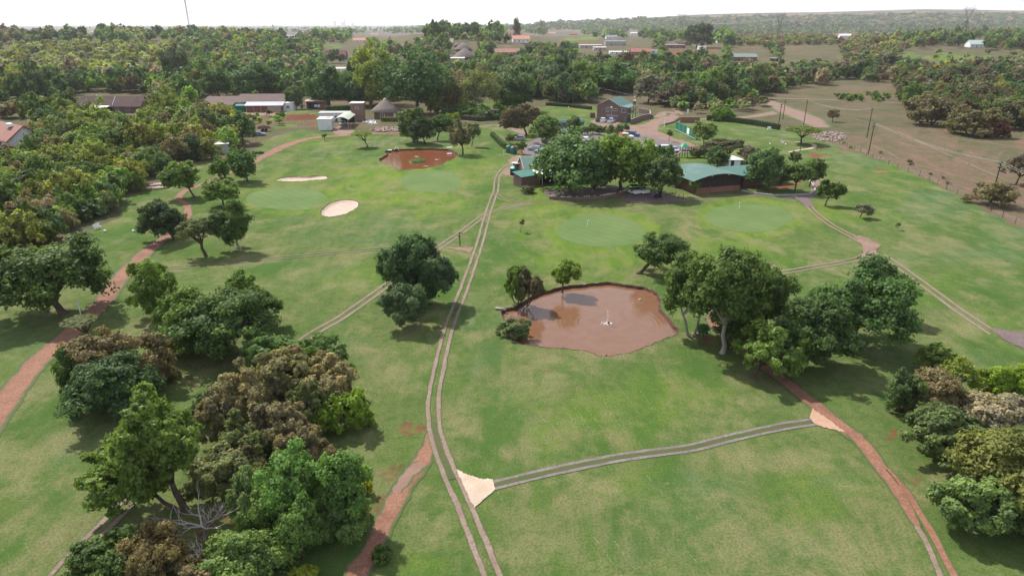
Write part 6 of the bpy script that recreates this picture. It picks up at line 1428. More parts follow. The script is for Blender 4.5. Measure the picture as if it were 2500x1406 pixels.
for k, (m, x, ww) in enumerate([(M_RED, .7, .9), (M_BLUE, 1.8, .9), (M_BLUE, 2.9, .8), (M_WHITE_PAINT, 4.3, 1.3), (M_WHITE_PAINT, 5.7, 1.1), (M_RED, 6.9, .8)]):
    w = MB(); w.box((x, 0, 1.25), (ww, .04, 1.1), .03 * k); w.build('cloth', m, wl_)

# --- tin shed, far farm buildings
def simple_house(name, label, px, w_, d_, h, ridge, wallm, roofm, yaw=0.0, flat=False, doors=2, cat='house', dz=0.0):
    p = G(*px); t = empty(name, (p.x, p.y, p.z + dz), yaw, label, cat)
    m = MB(); m.prism([(0, 0), (w_, 0), (w_, d_), (0, d_)], -1.0, h)
    if not flat: m.extrude([(0, h), (d_, h), (d_ / 2, ridge)], 'x', 0, w_)
    m.build('wall', wallm, t)
    if flat: m = MB(); m.box((w_ / 2, d_ / 2, h + .15), (w_ + .8, d_ + .8, 0.14), 0, 0.03); m.build('roof', roofm, t)
    else: gable_roof(t, 'roof', 0, w_, 0, d_, h + .1, ridge + .1, 0.5, roofm, 'x')
    n = max(1, int(w_ / 4.5))
    for k in range(n):
        if k % 3 == 1 and doors: m = MB(); m.box((w_ * (k + .5) / n, -0.03, 1.05), (1.0, 0.06, 2.1)); m.build('door', M_DARK, t)
        else: window(t, (w_ * (k + .5) / n, -0.002, 1.6), 1.3, 1.1, 'x', 1)
    return t
SH = simple_house
SH('tin_shed', 'pale tin shed among the bushes above the stacked tyres', (518, 378), 4.5, 3.2, 2.8, 0, M_STEEL, M_WHITE_ROOF, 0.35, True, cat='shed')
SH('bungalow', 'far house with a large plain dark red roof behind the cypress', (788, 146), 22, 11, 3.2, 8.0, M_BRICK, M_RED_ROOF, 0.05)
SH('bungalow', 'far low building with a bright white flat roof left of the cypress', (798, 178), 13, 9, 3.0, 0, M_WHITE, M_WHITE_PAINT, 0.0, True)
SH('bungalow', 'brick bungalow with pinkish roof right of the thatched homestead', (1206, 137), 27, 9, 3.0, 6.0, M_BRICK2, M('pink_brown_roof', (0.30, 0.155, 0.125), .8), -0.03)
SH('bungalow', 'far house with orange roof and white chimney left of the centre', (862, 104), 20, 10, 3.0, 6.5, M_WHITE, M('salmon_roof', (0.50, 0.23, 0.16), .8), 0.1)
SH('bungalow', 'far house with salmon roof near the pale car yard', (1252, 104), 20, 11, 3.4, 7.0, M_WHITE, MATS['salmon_roof'], 0.1)
SH('bungalow', 'far tan-roofed house behind the two dark round trees', (1062, 112), 20, 10, 3.2, 7, M_BRICK2, M('tan_roof', (0.32, 0.25, 0.21), .8), 0.0)
M('pinkish_pale_roof', (0.50, 0.38, 0.36), .7)
SH('farm_shed', 'brick house with red roof in the scrap yard', (1541, 136), 20, 11, 3.4, 6.4, M_BRICK_O, M('brick_red_roof', (0.29, 0.105, 0.085), .8), -0.06, cat='shed')
SH('farm_shed', 'flat grey building behind the scrap yard', (1478, 112), 26, 12, 5.0, 0, M_CEMENT, M_GREY_ROOF, 0, True, cat='shed')
SH('farm_shed', 'long pale pinkish roof at the left of the scrap yard', (1416, 118), 26, 12, 3.0, 0, M_CEMENT, M('pinkish_pale_roof', (0.50, 0.38, 0.36), .7), 0.02, True, cat='shed')
SH('farm_shed', 'white flat roof in front of the red-roofed scrap yard house', (1489, 134), 24, 9, 2.6, 0, M_WHITE, M_WHITE_PAINT, 0.0, True, cat='shed')
SH('farm_shed', 'flat-roofed building with dark porch above the red earth bank', (1625, 118), 24, 10, 3.6, 0, M_BRICK_O, M_GREY_ROOF, 0.03, True, cat='shed')
SH('farm_shed', 'brick farm shed with grey-green roof right of the dark round tree', (1785, 150), 24, 12, 3.6, 6.2, M_BRICK_O, M('grey_green_roof', (0.16, 0.21, 0.20), .6), -0.02, cat='shed')
SH('farm_shed', 'low white stable block with flat roof below the brick farm shed', (1786, 168), 24, 7, 3.0, 0, M('greyish_plaster', (0.42, 0.39, 0.42), .9), M('pale_teal_roof', (0.38, 0.47, 0.45), .6), 0.03, True, cat='stable')
SH('farm_shed', 'farmhouse with pale green roof in the trees at the far right', (2368, 117), 24, 12, 3.5, 7.5, M_WHITE, M('pale_jade_roof', (0.36, 0.46, 0.42), .5), -0.05)
SH('farm_shed', 'tiny dark lean-to with grey roof right of the brick farm shed', (1884, 151), 6, 5, 2.6, 0, M_DARK, M_GREY_ROOF, 0, True, cat='shed')
SH('farm_shed', 'white boxes shed beside the red earth bank', (1705, 122), 9, 5, 3.4, 0, M_WHITE_PAINT, M_WHITE_PAINT, 0, True, cat='shed')
SH('bungalow', 'far long low white building on the left skyline slope', (100, 92), 40, 9, 3.0, 0, M_WHITE, M_GREY_ROOF, 0.0, True)
SH('bungalow', 'far reddish-roofed house on the left skyline slope', (40, 88), 22, 9, 3.0, 6, M_WHITE, MATS['salmon_roof'], 0.0)
SH('bungalow', 'small far white building left of the centre in the trees', (968, 84), 22, 9, 3.5, 0, M_WHITE, M_GREY_ROOF, 0.0, True)
SH('bungalow', 'far white-walled house with a grey roof right of the car yard', (1480, 96), 20, 10, 3.2, 6.5, M_WHITE, M_GREY_ROOF, 0.1)
SH('bungalow', 'far house with reddish roof beyond the dark pine-like tree', (1600, 96), 22, 10, 3.2, 6.5, M_BRICK_O, MATS['brick_red_roof'], -0.1)
SH('bungalow', 'low far white-roofed sheds right of the dark pine-like tree', (1752, 106), 18, 10, 3.2, 0, M_WHITE, M_GREY_ROOF, 0.0, True)
SH('bungalow', 'far flat building with dark porch at the edge of the dry field', (1808, 104), 26, 10, 3.2, 0, M_DARK, M_WHITE_ROOF, 0.0, True)
SH('bungalow', 'far small house with tan roof left of the thatched homestead', (1010, 108), 16, 9, 3.0, 5.5, M_BRICK2, MATS['tan_roof'], 0.1)
SH('bungalow', 'far house with dark roof among the trees right of the white flat roof', (735, 148), 22, 9, 3.0, 5.5, M_BRICK2, M_RUST_ROOF, 0.05)
SH('bungalow', 'far low white house beside the green paddock right of centre', (1690, 88), 24, 10, 3.2, 6, M_WHITE, M_WHITE_ROOF, 0.0)
SH('bungalow', 'far low shed with pinkish roof left of the red container', (1330, 128), 20, 8, 3.0, 0, M_CEMENT, MATS['pinkish_pale_roof'], 0.0, True)
for k, (px, w_, wm, rm, rid, lab) in enumerate([((1590, 132), 16, M_WHITE, M_GREY_ROOF, 0, 'small grey-roofed shed right of the red-roofed scrap yard house'), ((1450, 124), 14, M_CEMENT, M_WHITE_ROOF, 0, 'small white-roofed shed left of the white flat roof in the scrap yard'),
        ((1655, 112), 14, M_BRICK_O, M_RUST_ROOF, 5, 'small brown-roofed house above the red earth bank'), ((1100, 152), 12, M_CEMENT, M_WHITE_ROOF, 0, 'pale sheds in front of the thatched homestead, left part'), ((1075, 132), 12, M_CEMENT, M_GREY_ROOF, 0, 'grey shed at the left of the thatched homestead'),
        ((1240, 88), 22, M_WHITE, MATS['brick_red_roof'], 6, 'far red-roofed house left of the slim skyline tree'), ((1340, 84), 24, M_WHITE, MATS['salmon_roof'], 6, 'far salmon-roofed house right of the slim skyline trees'), ((1390, 86), 26, M_BRICK_O, MATS['brick_red_roof'], 6, 'far brick-red roof on the bare strip beyond the green field'),
        ((700, 92), 24, M_WHITE, M_WHITE_ROOF, 0, 'far long white building at the left end of the tan strip'), ((905, 88), 22, M_WHITE, MATS['tan_roof'], 6, 'far tan-roofed house in the middle of the tan strip'), ((1172, 118), 16, M_BRICK2, M_RUST_ROOF, 5, 'dark-roofed outbuilding between the thatched homestead and the pinkish bungalow'),
        ((1540, 84), 26, M_WHITE, M_WHITE_ROOF, 6, 'far white house above the scrap yard trees'), ((2050, 92), 26, M_WHITE, M_WHITE_ROOF, 6, 'far white house in the dry bush country'), ((220, 84), 24, M_WHITE, M_WHITE_ROOF, 0, 'far white sheds among the trees of the left skyline slope'), ((140, 78), 22, M_BRICK_O, MATS['brick_red_roof'], 6, 'far red-roofed house high on the left skyline slope')]):
    SH('bungalow', lab, px, w_, 9, 3.2, rid, wm, rm, 0.05 * (k % 3), rid == 0)
SH('shipping_container', 'long red shipping container on the far dry grass', (1370, 115), 18, 3, 4.0, 0, M_RED, M_RED, 0.02, True, cat='container')
for k, (px, rr_, lab) in enumerate([((1130, 128), 9.5, 'large thatched roof at the back of the far homestead'), ((1133, 148), 11.0, 'low wide thatched roof at the front of the far homestead'), ((1118, 118), 5.0, 'small pointed thatched hut left of the large thatched roof'), ((985, 122), 5.5, 'small thatched hut left of the two dark round trees')]):
    p = G(*px); t = empty('thatched_house', (p.x, p.y + rr_, p.z), 0, lab, 'house')
    m = MB(); m.lathe([(rr_ * .85, -1), (rr_ * .85, 2.8)], 20); m.build('wall', M_BRICK2, t)
    m = MB(); m.lathe([(rr_, 2.3), (rr_ * .98, 2.7), (rr_ * .45, 2.6 + rr_ * .42), (rr_ * .1, 2.8 + rr_ * .62), (.05, 2.9 + rr_ * .66)], 20); m.build('roof', M_THATCH, t, True)

# far town on the plain
for k, (px, w_, h_) in enumerate([(818, 60, 30), (836, 46, 22), (842, 40, 34), (862, 60, 16)]):
    u = (px - 1250) / F; D = 15000.0
    m = MB(); m.box((0, 0, h_ * 1.6), (w_, 40, h_ * 3.6)); m.box((0, 0, h_ * 3.5), (w_ * .5, 20, 8))
    tag(m.build('tower_block', M_CEMENT, None, False, (u * (D * CP + 14), D, 0)), ['leftmost', 'second', 'third', 'rightmost'][k] + ' hazy tower block of the distant town skyline', 'tower block')
# ------------------------------------------------------------------ vehicles
def car_mesh(parent, paint, kind='hatch', L=4.3, Wd=1.72):
    H0 = 0.28
    if kind == 'pickup': prof = [(0, .45), (0.02, .95), (.05, 1.08), (L * .37, 1.1), (L * .40, 1.68), (L * .44, 1.74), (L * .62, 1.74), (L * .74, 1.18), (L * .97, 1.02), (L, .8), (L, .42)]; cab = (L * .40, L * .72, 1.10, 1.70)
    elif kind == 'suv': prof = [(0, .42), (0.02, 1.0), (.12, 1.15), (.28, 1.62), (.6, 1.68), (L * .58, 1.66), (L * .72, 1.12), (L * .96, .98), (L, .78), (L, .40)]; cab = (.18, L * .71, 1.10, 1.60)
    else: prof = [(0, .40), (0.03, .86), (.16, .96), (.62, 1.40), (1.1, 1.47), (L * .55, 1.45), (L * .72, .98), (L * .95, .84), (L, .66), (L, .36)]; cab = (.3, L * .71, .95, 1.40)
    top = max(z for _, z in prof)
    b = MB(); pts = []
    for x, z in prof:
        inset = 0.0 if z < 1.0 else min(0.17, (z - 0.95) * 0.26)
        pts.append((x - L / 2, z, Wd / 2 - inset))
    n = len(pts)
    b.add([(x, -w, z) for x, z, w in pts] + [(x, w, z) for x, z, w in pts] + [(x, -w * .96, H0) for x, z, w in (pts[0], pts[-1])] + [(x, w * .96, H0) for x, z, w in (pts[0], pts[-1])],
          [tuple(range(n)) + (2 * n + 1, 2 * n), tuple(range(n, 2 * n))[::-1] + (2 * n + 2, 2 * n + 3)] + [(i + 1, i, n + i, n + i + 1) for i in range(n - 1)] + [(0, 2 * n, 2 * n + 2, n), (n - 1, 2 * n - 1, 2 * n + 3, 2 * n + 1), (2 * n, 2 * n + 1, 2 * n + 3, 2 * n + 2)])
    body = b.build('body', paint, parent)
    x0, x1, z0, z1 = cab; g = MB()
    for s in (-1, 1):
        y0_, y1_ = s * (Wd / 2 - .035), s * (Wd / 2 - .155)
        g.add([(x0 + .28 - L / 2, y0_, z0), (x1 - .12 - L / 2, y0_, z0), (x1 - .62 - L / 2, y1_, z1), (x0 + .5 - L / 2, y1_, z1)], [(0, 1, 2, 3)] if s < 0 else [(3, 2, 1, 0)])
    wi = Wd / 2 - .16; fx = [p for p in prof]; 
    i = max(k for k, p in enumerate(prof) if p[1] > top - .12)
    (xa, za), (xb, zb) = prof[i], prof[i + 1]
    g.add([(xa + (xb - xa) * .08 - L / 2 + .02, -wi, za + (zb - za) * .08 + .012), (xa + (xb - xa) * .08 - L / 2 + .02, wi, za + (zb - za) * .08 + .012), (xa + (xb - xa) * .92 - L / 2 + .02, wi + .08, za + (zb - za) * .92 + .012), (xa + (xb - xa) * .92 - L / 2 + .02, -wi - .08, za + (zb - za) * .92 + .012)], [(0, 3, 2, 1)])
    i = min(k for k, p in enumerate(prof) if p[1] > top - .12)
    (xa, za), (xb, zb) = prof[i - 1], prof[i]
    g.add([(xa + (xb - xa) * .1 - L / 2 - .02, -wi - .05, za + (zb - za) * .1 + .012), (xa + (xb - xa) * .1 - L / 2 - .02, wi + .05, za + (zb - za) * .1 + .012), (xa + (xb - xa) * .9 - L / 2 - .02, wi, za + (zb - za) * .9 + .012), (xa + (xb - xa) * .9 - L / 2 - .02, -wi, za + (zb - za) * .9 + .012)], [(0, 1, 2, 3), (3, 2, 1, 0)])
    g.build('windows', M_GLASS, parent)
    if kind == 'pickup':
        d = MB(); d.box((-L / 2 + .85, 0, 1.112), (1.35, Wd - .3, .02)); d.build('load_bed', M_DARK, parent)
    for sx in (-L * .31, L * .31):
        for sy in (-1, 1):
            w = MB(); w.tube([(sx, sy * (Wd / 2 - .14), .33), (sx, sy * (Wd / 2 + .02), .33)], .33, 14); wo = w.build('wheel', M_BLACK, parent)
            w = MB(); w.tube([(sx, sy * (Wd / 2 + .021), .33), (sx, sy * (Wd / 2 + .035), .33)], .19, 10); w.build('rim', M_STEEL, wo)
    for sy in (-1, 1):
        w = MB(); w.box((L / 2 + .005, sy * (Wd / 2 - .22), .70), (.05, .34, .14)); w.build('headlight', M_WHITE_PAINT, parent)
        w = MB(); w.box((-L / 2 - .005, sy * (Wd / 2 - .18), .82), (.05, .26, .2)); w.build('tail_light', M_RED, parent)
    w = MB(); w.box((L / 2 + .02, 0, .42), (.07, Wd - .25, .16)); w.build('bumper', M_BLACK, parent)
P_WHITE = M('white_car_paint', (0.72, 0.73, 0.76), 0.25, 0.5, var=.03); P_SILVER = M('silver_car_paint', (0.40, 0.43, 0.48), 0.25, 0.5, .3, var=.04)
P_DARK = M('dark_car_paint', (0.040, 0.042, 0.055), 0.25, 0.5, var=.05); P_NAVY = M('blue_car_paint', (0.055, 0.085, 0.19), 0.25, 0.5, var=.05); P_RED = M('red_car_paint', (0.33, 0.035, 0.04), 0.3, 0.5, var=.05); P_GREEN = M('pale_green_car_paint', (0.28, 0.38, 0.34), 0.3, 0.5, var=.05)
CARS = [((1461, 297), 'dark', 'hatch', 75, 'small dark car parked leftmost before the brick house', P_DARK), ((1473, 298.5), 'white', 'suv', 68, 'white hatchback car parked between the dark car and the white pickup', P_WHITE), ((1492, 300), 'white', 'pickup', 64, 'white pickup truck parked before the garage doors', P_WHITE),
        ((1267, 343), 'silver', 'suv', 170, 'silver wagon under the broad brown tree', P_SILVER), ((1306, 368), 'silver', 'hatch', 160, 'silver hatchback in the court left of the huge tree', P_SILVER), ((1321, 375), 'green', 'hatch', 160, 'pale green car half hidden by the huge tree', P_GREEN),
        ((1378, 326), 'white', 'hatch', 20, 'white car in front of the green-roofed container', P_WHITE), ((1435, 345), 'white', 'hatch', 30, 'white car just above the huge tree', P_WHITE), ((1519, 338), 'red', 'hatch', -35, 'red car in the row beside the white one with black wheels', P_RED),
        ((1531, 338), 'white', 'suv', -38, 'white car with black wheels next to the blue car', P_WHITE), ((1546, 333), 'blue', 'suv', -40, 'dark blue car at the end of the row by the driveway', P_NAVY), ((1597, 370), 'white', 'pickup', 0, 'white car behind the left clipped bush', P_WHITE),
        ((1628, 368), 'white', 'suv', -5, 'white car behind the right clipped bush', P_WHITE), ((1646, 371), 'silver', 'hatch', -75, 'silver car half hidden right of the clipped bushes', P_SILVER), ((837, 306), 'silver', 'hatch', -88, 'light blue-grey car under the arched carport', P_SILVER)]
for px, _, kind, yaw, lab, m in CARS:
    t = empty('parked_car', G(*px), math.radians(yaw), lab, 'car', 'cars parked around the clubhouse and houses'); car_mesh(t, m, kind, 4.9 if kind == 'pickup' else 4.2)
def cart(px, yaw, lab):
    t = empty('golf_cart', G(*px), math.radians(yaw), lab, 'golf cart', 'golf carts on the paved court')
    b = MB(); b.extrude([(-1.15, .3), (-1.15, .85), (-.3, .9), (-.25, .45), (.5, .42), (.6, .95), (1.1, .7), (1.15, .3)], 'y', -.55, .55); b.build('body', M_WHITE_PAINT, t)
    s = MB(); s.box((-.35, 0, .78), (.5, 1.0, .14)); s.box((-.62, 0, 1.08), (.1, 1.0, .5)); s.build('seat', M_BLACK, t)
    r_ = MB(); r_.box((-.15, 0, 1.87), (1.9, 1.15, .07)); r_.build('canopy', M_DARK, t)
    p = MB()
    for x, y in ((.72, -.5), (.72, .5), (-1.0, -.5), (-1.0, .5)): p.tube([(x, y, .8), (x * .95, y, 1.85)], .025, 5)
    p.build('canopy_frame', M_BLACK, t)
    for x in (-.75, .8):
        for y in (-.5, .5): w = MB(); w.tube([(x, y - .1, .23), (x, y + .1, .23)], .23, 10); w.build('wheel', M_BLACK, t)
    w = MB(); w.tube([(.5, -.2, .8), (.3, -.2, 1.1)], .02, 5); w.lathe([(.16, 0), (.18, .02)], 10, (.28, -.2, 1.1)); w.build('steering_wheel', M_BLACK, t)
for k, (px, la) in enumerate([((1545, 474), 'golf cart with white body at the left end of the parked row'), ((1555, 473), 'second golf cart from the left in the parked row'), ((1565, 473), 'third golf cart from the left in the parked row'), ((1574, 472), 'golf cart at the right end of the parked row')]): cart(px, -62, la)
t = empty('golf_cart', G(1606, 483), math.radians(200), 'dark golf trolley cart standing alone by the dark green tree trunk', 'golf cart')
b = MB(); b.box((0, 0, .6), (1.1, .7, .5)); b.box((-.4, 0, 1.05), (.2, .6, .6), 0, 0, .3); b.build('body', M_BLACK, t)
for x in (-.45, .45):
    for y in (-.42, .42): w = MB(); w.tube([(x, y - .06, .25), (x, y + .06, .25)], .25, 10); w.build('wheel', M_BLACK, t)
b = MB(); b.tube([(.5, 0, .8), (.9, 0, 1.5)], .03, 5); b.build('handle', M_BLACK, t)
# wreck and farm trailer
t = empty('car_wreck', G(633, 332), 0.1, 'rusty stripped blue-grey car wreck on the rough grass', 'wreck'); car_mesh(t, M('faded_blue_paint', (0.16, 0.20, 0.27), .7, var=.4, scale=2, dirt=(.10, .08, .07)), 'hatch', 4.0)
t = empty('farm_trailer', G(646, 321), 0.2, 'old brown farm trailer standing behind the car wreck', 'trailer')
b = MB(); b.box((0, 0, 1.0), (4.2, 1.8, .12)); b.box((-2.05, 0, 1.35), (.08, 1.8, .6)); b.box((0, -.87, 1.3), (4.1, .06, .5)); b.box((0, .87, 1.3), (4.1, .06, .5)); b.build('tray', M('rusty_steel', (0.20, 0.11, 0.085), .9, var=.3), t)
b = MB(); b.tube([(2.1, 0, .95), (3.3, 0, .6)], .06, 5); b.build('drawbar', M_BLACK, t)
for x in (-.6, .5):
    for y in (-.95, .95): w = MB(); w.tube([(x, y - .1, .42), (x, y + .1, .42)], .42, 12); w.build('wheel', M_BLACK, t)
for k, (px, la) in enumerate([((596, 373), 'large tractor tyre lying flat, leftmost of the three by the dirt road'), ((620, 375), 'middle tractor tyre lying flat by the dirt road'), ((636, 375), 'rightmost tractor tyre lying flat by the dirt road')]):
    w = MB(); w.lathe([(.5, .02), (.85, 0), (.98, .12), (.98, .38), (.85, .5), (.5, .48), (.5, .02)], 20); tag(w.build('tyre', M_BLACK, None, True, G(*px)), la, 'tyre', 'tractor tyres lying by the dirt road')
# concrete pipes
for k, (x, y, lv) in enumerate([(372, 462, 0), (379, 461, 0), (386, 462, 0), (393, 462, 0), (380, 455, 0), (388, 452, 0), (396, 453, 0), (403, 453, 0), (410, 452, 0)]):
    p = G(x, y); w = MB(); pr = []
    for q in range(14):
        a = 2 * math.pi * q / 14; pr.append((.26 * math.cos(a), .26 * math.sin(a) + .26))
    ri = [(x_ * .78, (z_ - .26) * .78 + .26) for x_, z_ in pr]; n = 14; vs = []
    for yy in (-1.1, 1.1): vs += [(a, yy, b) for a, b in pr] + [(a, yy, b) for a, b in ri]
    fs = [(i, (i + 1) % n, 2 * n + (i + 1) % n, 2 * n + i) for i in range(n)] + [(n + (i + 1) % n, n + i, 3 * n + i, 3 * n + (i + 1) % n) for i in range(n)] + [((i + 1) % n, i, n + i, n + (i + 1) % n) for i in range(n)] + [(2 * n + i, 2 * n + (i + 1) % n, 3 * n + (i + 1) % n, 3 * n + i) for i in range(n)]
    w.add(vs, fs); o = w.build('concrete_pipe', M('pinkish_concrete', (0.55, 0.43, 0.37), .9, var=.1), None, False, p); o.rotation_euler = (0, 0, -1.0)
    tag(o, ['first', 'second', 'third', 'fourth', 'fifth', 'sixth', 'seventh', 'eighth', 'ninth'][k] + ' of the stacked concrete pipes, counted from the near end', 'pipe', 'concrete pipes stacked at the thicket edge')

# ------------------------------------------------------------------ poles, cables, fences
def power_pole(px, h, lab, arms=1):
    p = G(*px); t = empty('power_pole', p, 0.5, lab, 'power pole', 'wooden power poles of the brown field')
    w = MB(); w.tube([(0, 0, -.2), (0, 0, h * .5), (0, 0, h)], [.15, .13, .10], 8); w.build('pole', M_POLE, t)
    for k in range(arms):
        a = MB(); a.box((0, 0, h - .35 - k * .9), (1.5, .1, .12)); ao = a.build('crossarm', M_POLE, t)
        for x in (-.65, 0, .65): i = MB(); i.lathe([(.05, 0), (.07, .08), (.04, .16), (.06, .2), (.01, .24)], 7, (x, 0, h - .29 - k * .9)); i.build('insulator', M_DARK, ao)
    return p + Vector((0, 0, h - .1))
PT = [power_pole((2120, 376), 9.0, 'power pole nearer the camera of the close pair at the field edge', 2), power_pole((2116, 337), 9.5, 'power pole farther back of the close pair at the field edge', 1), power_pole((1962, 305), 9.2, 'tall power pole with a box standing in the wide dirt road', 1),
      power_pole((1901, 305), 7.6, 'power pole left of the other one in front of the dirt road', 2), power_pole((1911, 292), 7.2, 'thinner power pole right behind the left one at the dirt road', 1), power_pole((2415, 503), 9.2, 'nearest power pole leaning over the twiggy bush at right', 2),
      power_pole((2340, 168), 8.0, 'far thin power pole in the right-hand thicket', 1), power_pole((1921, 232), 7.5, 'thin power pole beside the far end of the dirt road', 1)]
def cable(a, b, off, sag, lab, r_=0.012):
    pts = []
    for k in range(13):
        t = k / 12; q = a.lerp(b, t) + Vector(off); q.z -= sag * 4 * t * (1 - t); pts.append(q)
    w = MB(); w.tube([p - pts[0] for p in pts], r_, 4, False); tag(w.build('power_cable', M_STEEL, None, False, pts[0]), lab, 'cable', 'overhead cables')
for k, off in enumerate(((-.5, 0, 0), (.5, .3, 0))):
    n_ = ['left-hand', 'right-hand'][k]
    cable(PT[0], PT[5], off, 1.2, n_ + ' cable strung from the close pole pair to the nearest pole'); cable(PT[5], PT[5] + (PT[5] - PT[0]) * .8, off, 1.2, n_ + ' cable running from the nearest pole out of the picture')
    cable(PT[1], PT[2], off, 1.5, n_ + ' cable strung from the close pole pair to the pole with a box'); cable(PT[2], PT[3], off, .6, n_ + ' cable between the two poles at the dirt road')
    cable(PT[3], G(1450, 262) + Vector((0, 0, 9)), off, 3.0, n_ + ' long cable crossing before the tree belt')
def post_fence(name, label, pts, n, h, mat, wires=3, cat='fence', jitter=.04):
    P = [G(*q) for q in pts]; t = empty(name, P[0], 0, label, cat); rr = random.Random(len(pts) * 7 + n)
    w = MB(); w.box((0, 0, h / 2 - .1), (.075, .075, h + .2)); me = w.mesh('post', mat)
    L = [0.0]
    for a, b in zip(P[:-1], P[1:]): L.append(L[-1] + (b - a).length)
    tops = []
    for k in range(n):
        s = L[-1] * k / (n - 1); i = max(j for j in range(len(L) - 1) if L[j] <= s + 1e-6); q = P[i].lerp(P[i + 1], (s - L[i]) / (L[i + 1] - L[i])) - P[0]
        o = link_mesh('post', me, t, q); o.rotation_euler = (rr.uniform(-jitter, jitter), rr.uniform(-jitter, jitter), rr.uniform(0, 1)); tops.append(q)
    for z in range(wires):
        m = MB(); zz = h * (0.35 + 0.6 * z / max(1, wires - 1)) if wires > 1 else h * .9
        m.tube([q + Vector((0, 0, zz)) for q in tops], .006, 3, False); m.build('wire', M_STEEL, t)
    return t
post_fence('field_fence', 'wire fence on rough posts between the lawn and the brown field', [(2000, 334), (2090, 366), (2142, 392), (2200, 415), (2255, 434), (2320, 468), (2400, 505), (2440, 528), (2510, 566)], 24, 1.3, M_POLE)
post_fence('bed_fence', 'dark pole fence around the lawn beside the playground', [(1600, 480), (1650, 476)], 3, 1.0, M_WOOD, 1)
post_fence('rail_fence', 'low dark rail fence beside the young tree in front of the hall', [(1647, 483), (1658, 485), (1668, 485)], 3, 1.0, M_WOOD, 1)
post_fence('play_fence', 'thin post fence behind the playground tower', [(1698, 362), (1712, 366), (1726, 369), (1740, 372)], 4, 1.2, M_WOOD, 2)
post_fence('farm_fence', 'distant row of fence posts on the dry field below the hills', [(1800, 130), (1850, 127), (1905, 124)], 14, 1.6, M_POLE, 1)
for px, la in [((1953, 371), 'dark marker post left of the concrete cart path bend'), ((1994, 366), 'dark marker post right of the concrete cart path bend')]:
    w = MB(); w.tube([(0, 0, 0), (0, 0, 1.5)], .09, 7); w.box((0, 0, 1.55), (.25, .25, .1)); tag(w.build('marker_post', M_POLE, None, False, G(*px)), la, 'post', 'marker posts at the cart path bend')

# pylons: lattice towers with a delta head
M_PYLON = M('galvanised_lattice', (0.06, 0.06, 0.075), 0.7, 0.2, var=.05)
def pylon(px, top, lab, D=None, scale_w=1.0, yaw=0.2):
    p = G(*px); H_ = Ht(p, top); t = empty('pylon', p, yaw, lab, 'pylon', 'lattice power pylons toward the hills'); u = H_ / 50.0
    r_ = .25 * u
    lg = MB(); hb = 5.0 * u * scale_w; zw, ww = 27 * u, 1.3 * u
    for sx in (-1, 1):
        for sy in (-1, 1): lg.tube([(sx * hb, sy * hb, 0), (sx * ww, sy * ww, zw)], r_, 4)
    lg.build('tower_leg', M_PYLON, t)
    br = MB(); n = 7
    for k in range(n):
        a0, a1 = k / n, (k + 1) / n; w0, w1 = hb + (ww - hb) * a0, hb + (ww - hb) * a1; z0, z1 = zw * a0, zw * a1
        for s in (-1, 1):
            br.tube([(-w0, s * w0, z0), (w1, s * w1, z1)], r_ * .6, 3); br.tube([(w0, s * w0, z0), (-w1, s * w1, z1)], r_ * .6, 3)
            br.tube([(s * w0, -w0, z0), (s * w1, w1, z1)], r_ * .6, 3); br.tube([(s * w0, w0, z0), (s * w1, -w1, z1)], r_ * .6, 3)
    br.build('bracing', M_PYLON, t)
    hd = MB()
    for s in (-1, 1):
        for y in (-1, 1):
            hd.tube([(s * ww, y * ww, zw), (s * 7.0 * u, y * ww * .7, 43 * u)], r_ * .9, 4)
            hd.tube([(s * ww * .3, y * ww, zw), (s * 4.2 * u, y * ww * .7, 43 * u)], r_ * .7, 4)
        for k in range(5):
            a = k / 5; hd.tube([(s * (ww + (7 * u - ww) * a), 0, zw + 16 * u * a), (s * (ww * .3 + (4.2 * u - ww * .3) * min(1, a + .2)), 0, zw + 16 * u * min(1, a + .2))], r_ * .5, 3)
    hd.build('tower_head', M_PYLON, t)
    ca = MB()
    for y in (-1, 1): ca.tube([(-9.5 * u, y * ww * .6, 43.5 * u), (9.5 * u, y * ww * .6, 43.5 * u)], r_ * .9, 4); ca.tube([(-12.5 * u, 0, 44.2 * u), (-6 * u, y * ww * .5, 46 * u), (6 * u, y * ww * .5, 46 * u), (12.5 * u, 0, 44.2 * u)], r_ * .8, 4)
    for k in range(-9, 9, 2): ca.tube([(k * u, ww * .6, 43.5 * u), ((k + 1) * u, ww * .5, 45.6 * u), ((k + 2) * u, -ww * .6, 43.5 * u)], r_ * .5, 3)
    for s in (-1, 1): ca.tube([(s * 6.5 * u, 0, 46 * u), (s * 8.5 * u, 0, 50 * u)], r_ * .6, 4)
    cr = ca.build('crossarm', M_PYLON, t)
    ins = MB()
    for x in (-12, -7.5, 0, 7.5, 12): ins.tube([(x * u, 0, 43.6 * u), (x * u, 0, 40.8 * u)], r_ * .8, 5)
    ins.build('insulator', M_GLASS, cr)
    return p + Vector((0, 0, 43 * u)), u
a1, u1 = pylon((2352, 92), 14, 'nearest and largest lattice pylon on the right skyline', yaw=0.1)
a2, u2 = pylon((1898, 98), 29, 'middle lattice pylon on the skyline above the farm shed', yaw=0.1)
a3, u3 = pylon((1661, 88), 31, 'smallest faint lattice pylon near the middle of the skyline', yaw=0.1)
for k, x in enumerate((-7.5, 0, 7.5)):
    nm = ['left', 'middle', 'right'][k]
    cable(a1 + Vector((x * u1, 0, -3)), a2 + Vector((x * u2, 0, -3)), (0, 0, 0), 14, nm + ' high-voltage line between the largest and the middle pylon', .05)
    cable(a2 + Vector((x * u2, 0, -3)), a3 + Vector((x * u3, 0, -3)), (0, 0, 0), 14, nm + ' high-voltage line between the middle and the smallest pylon', .06)
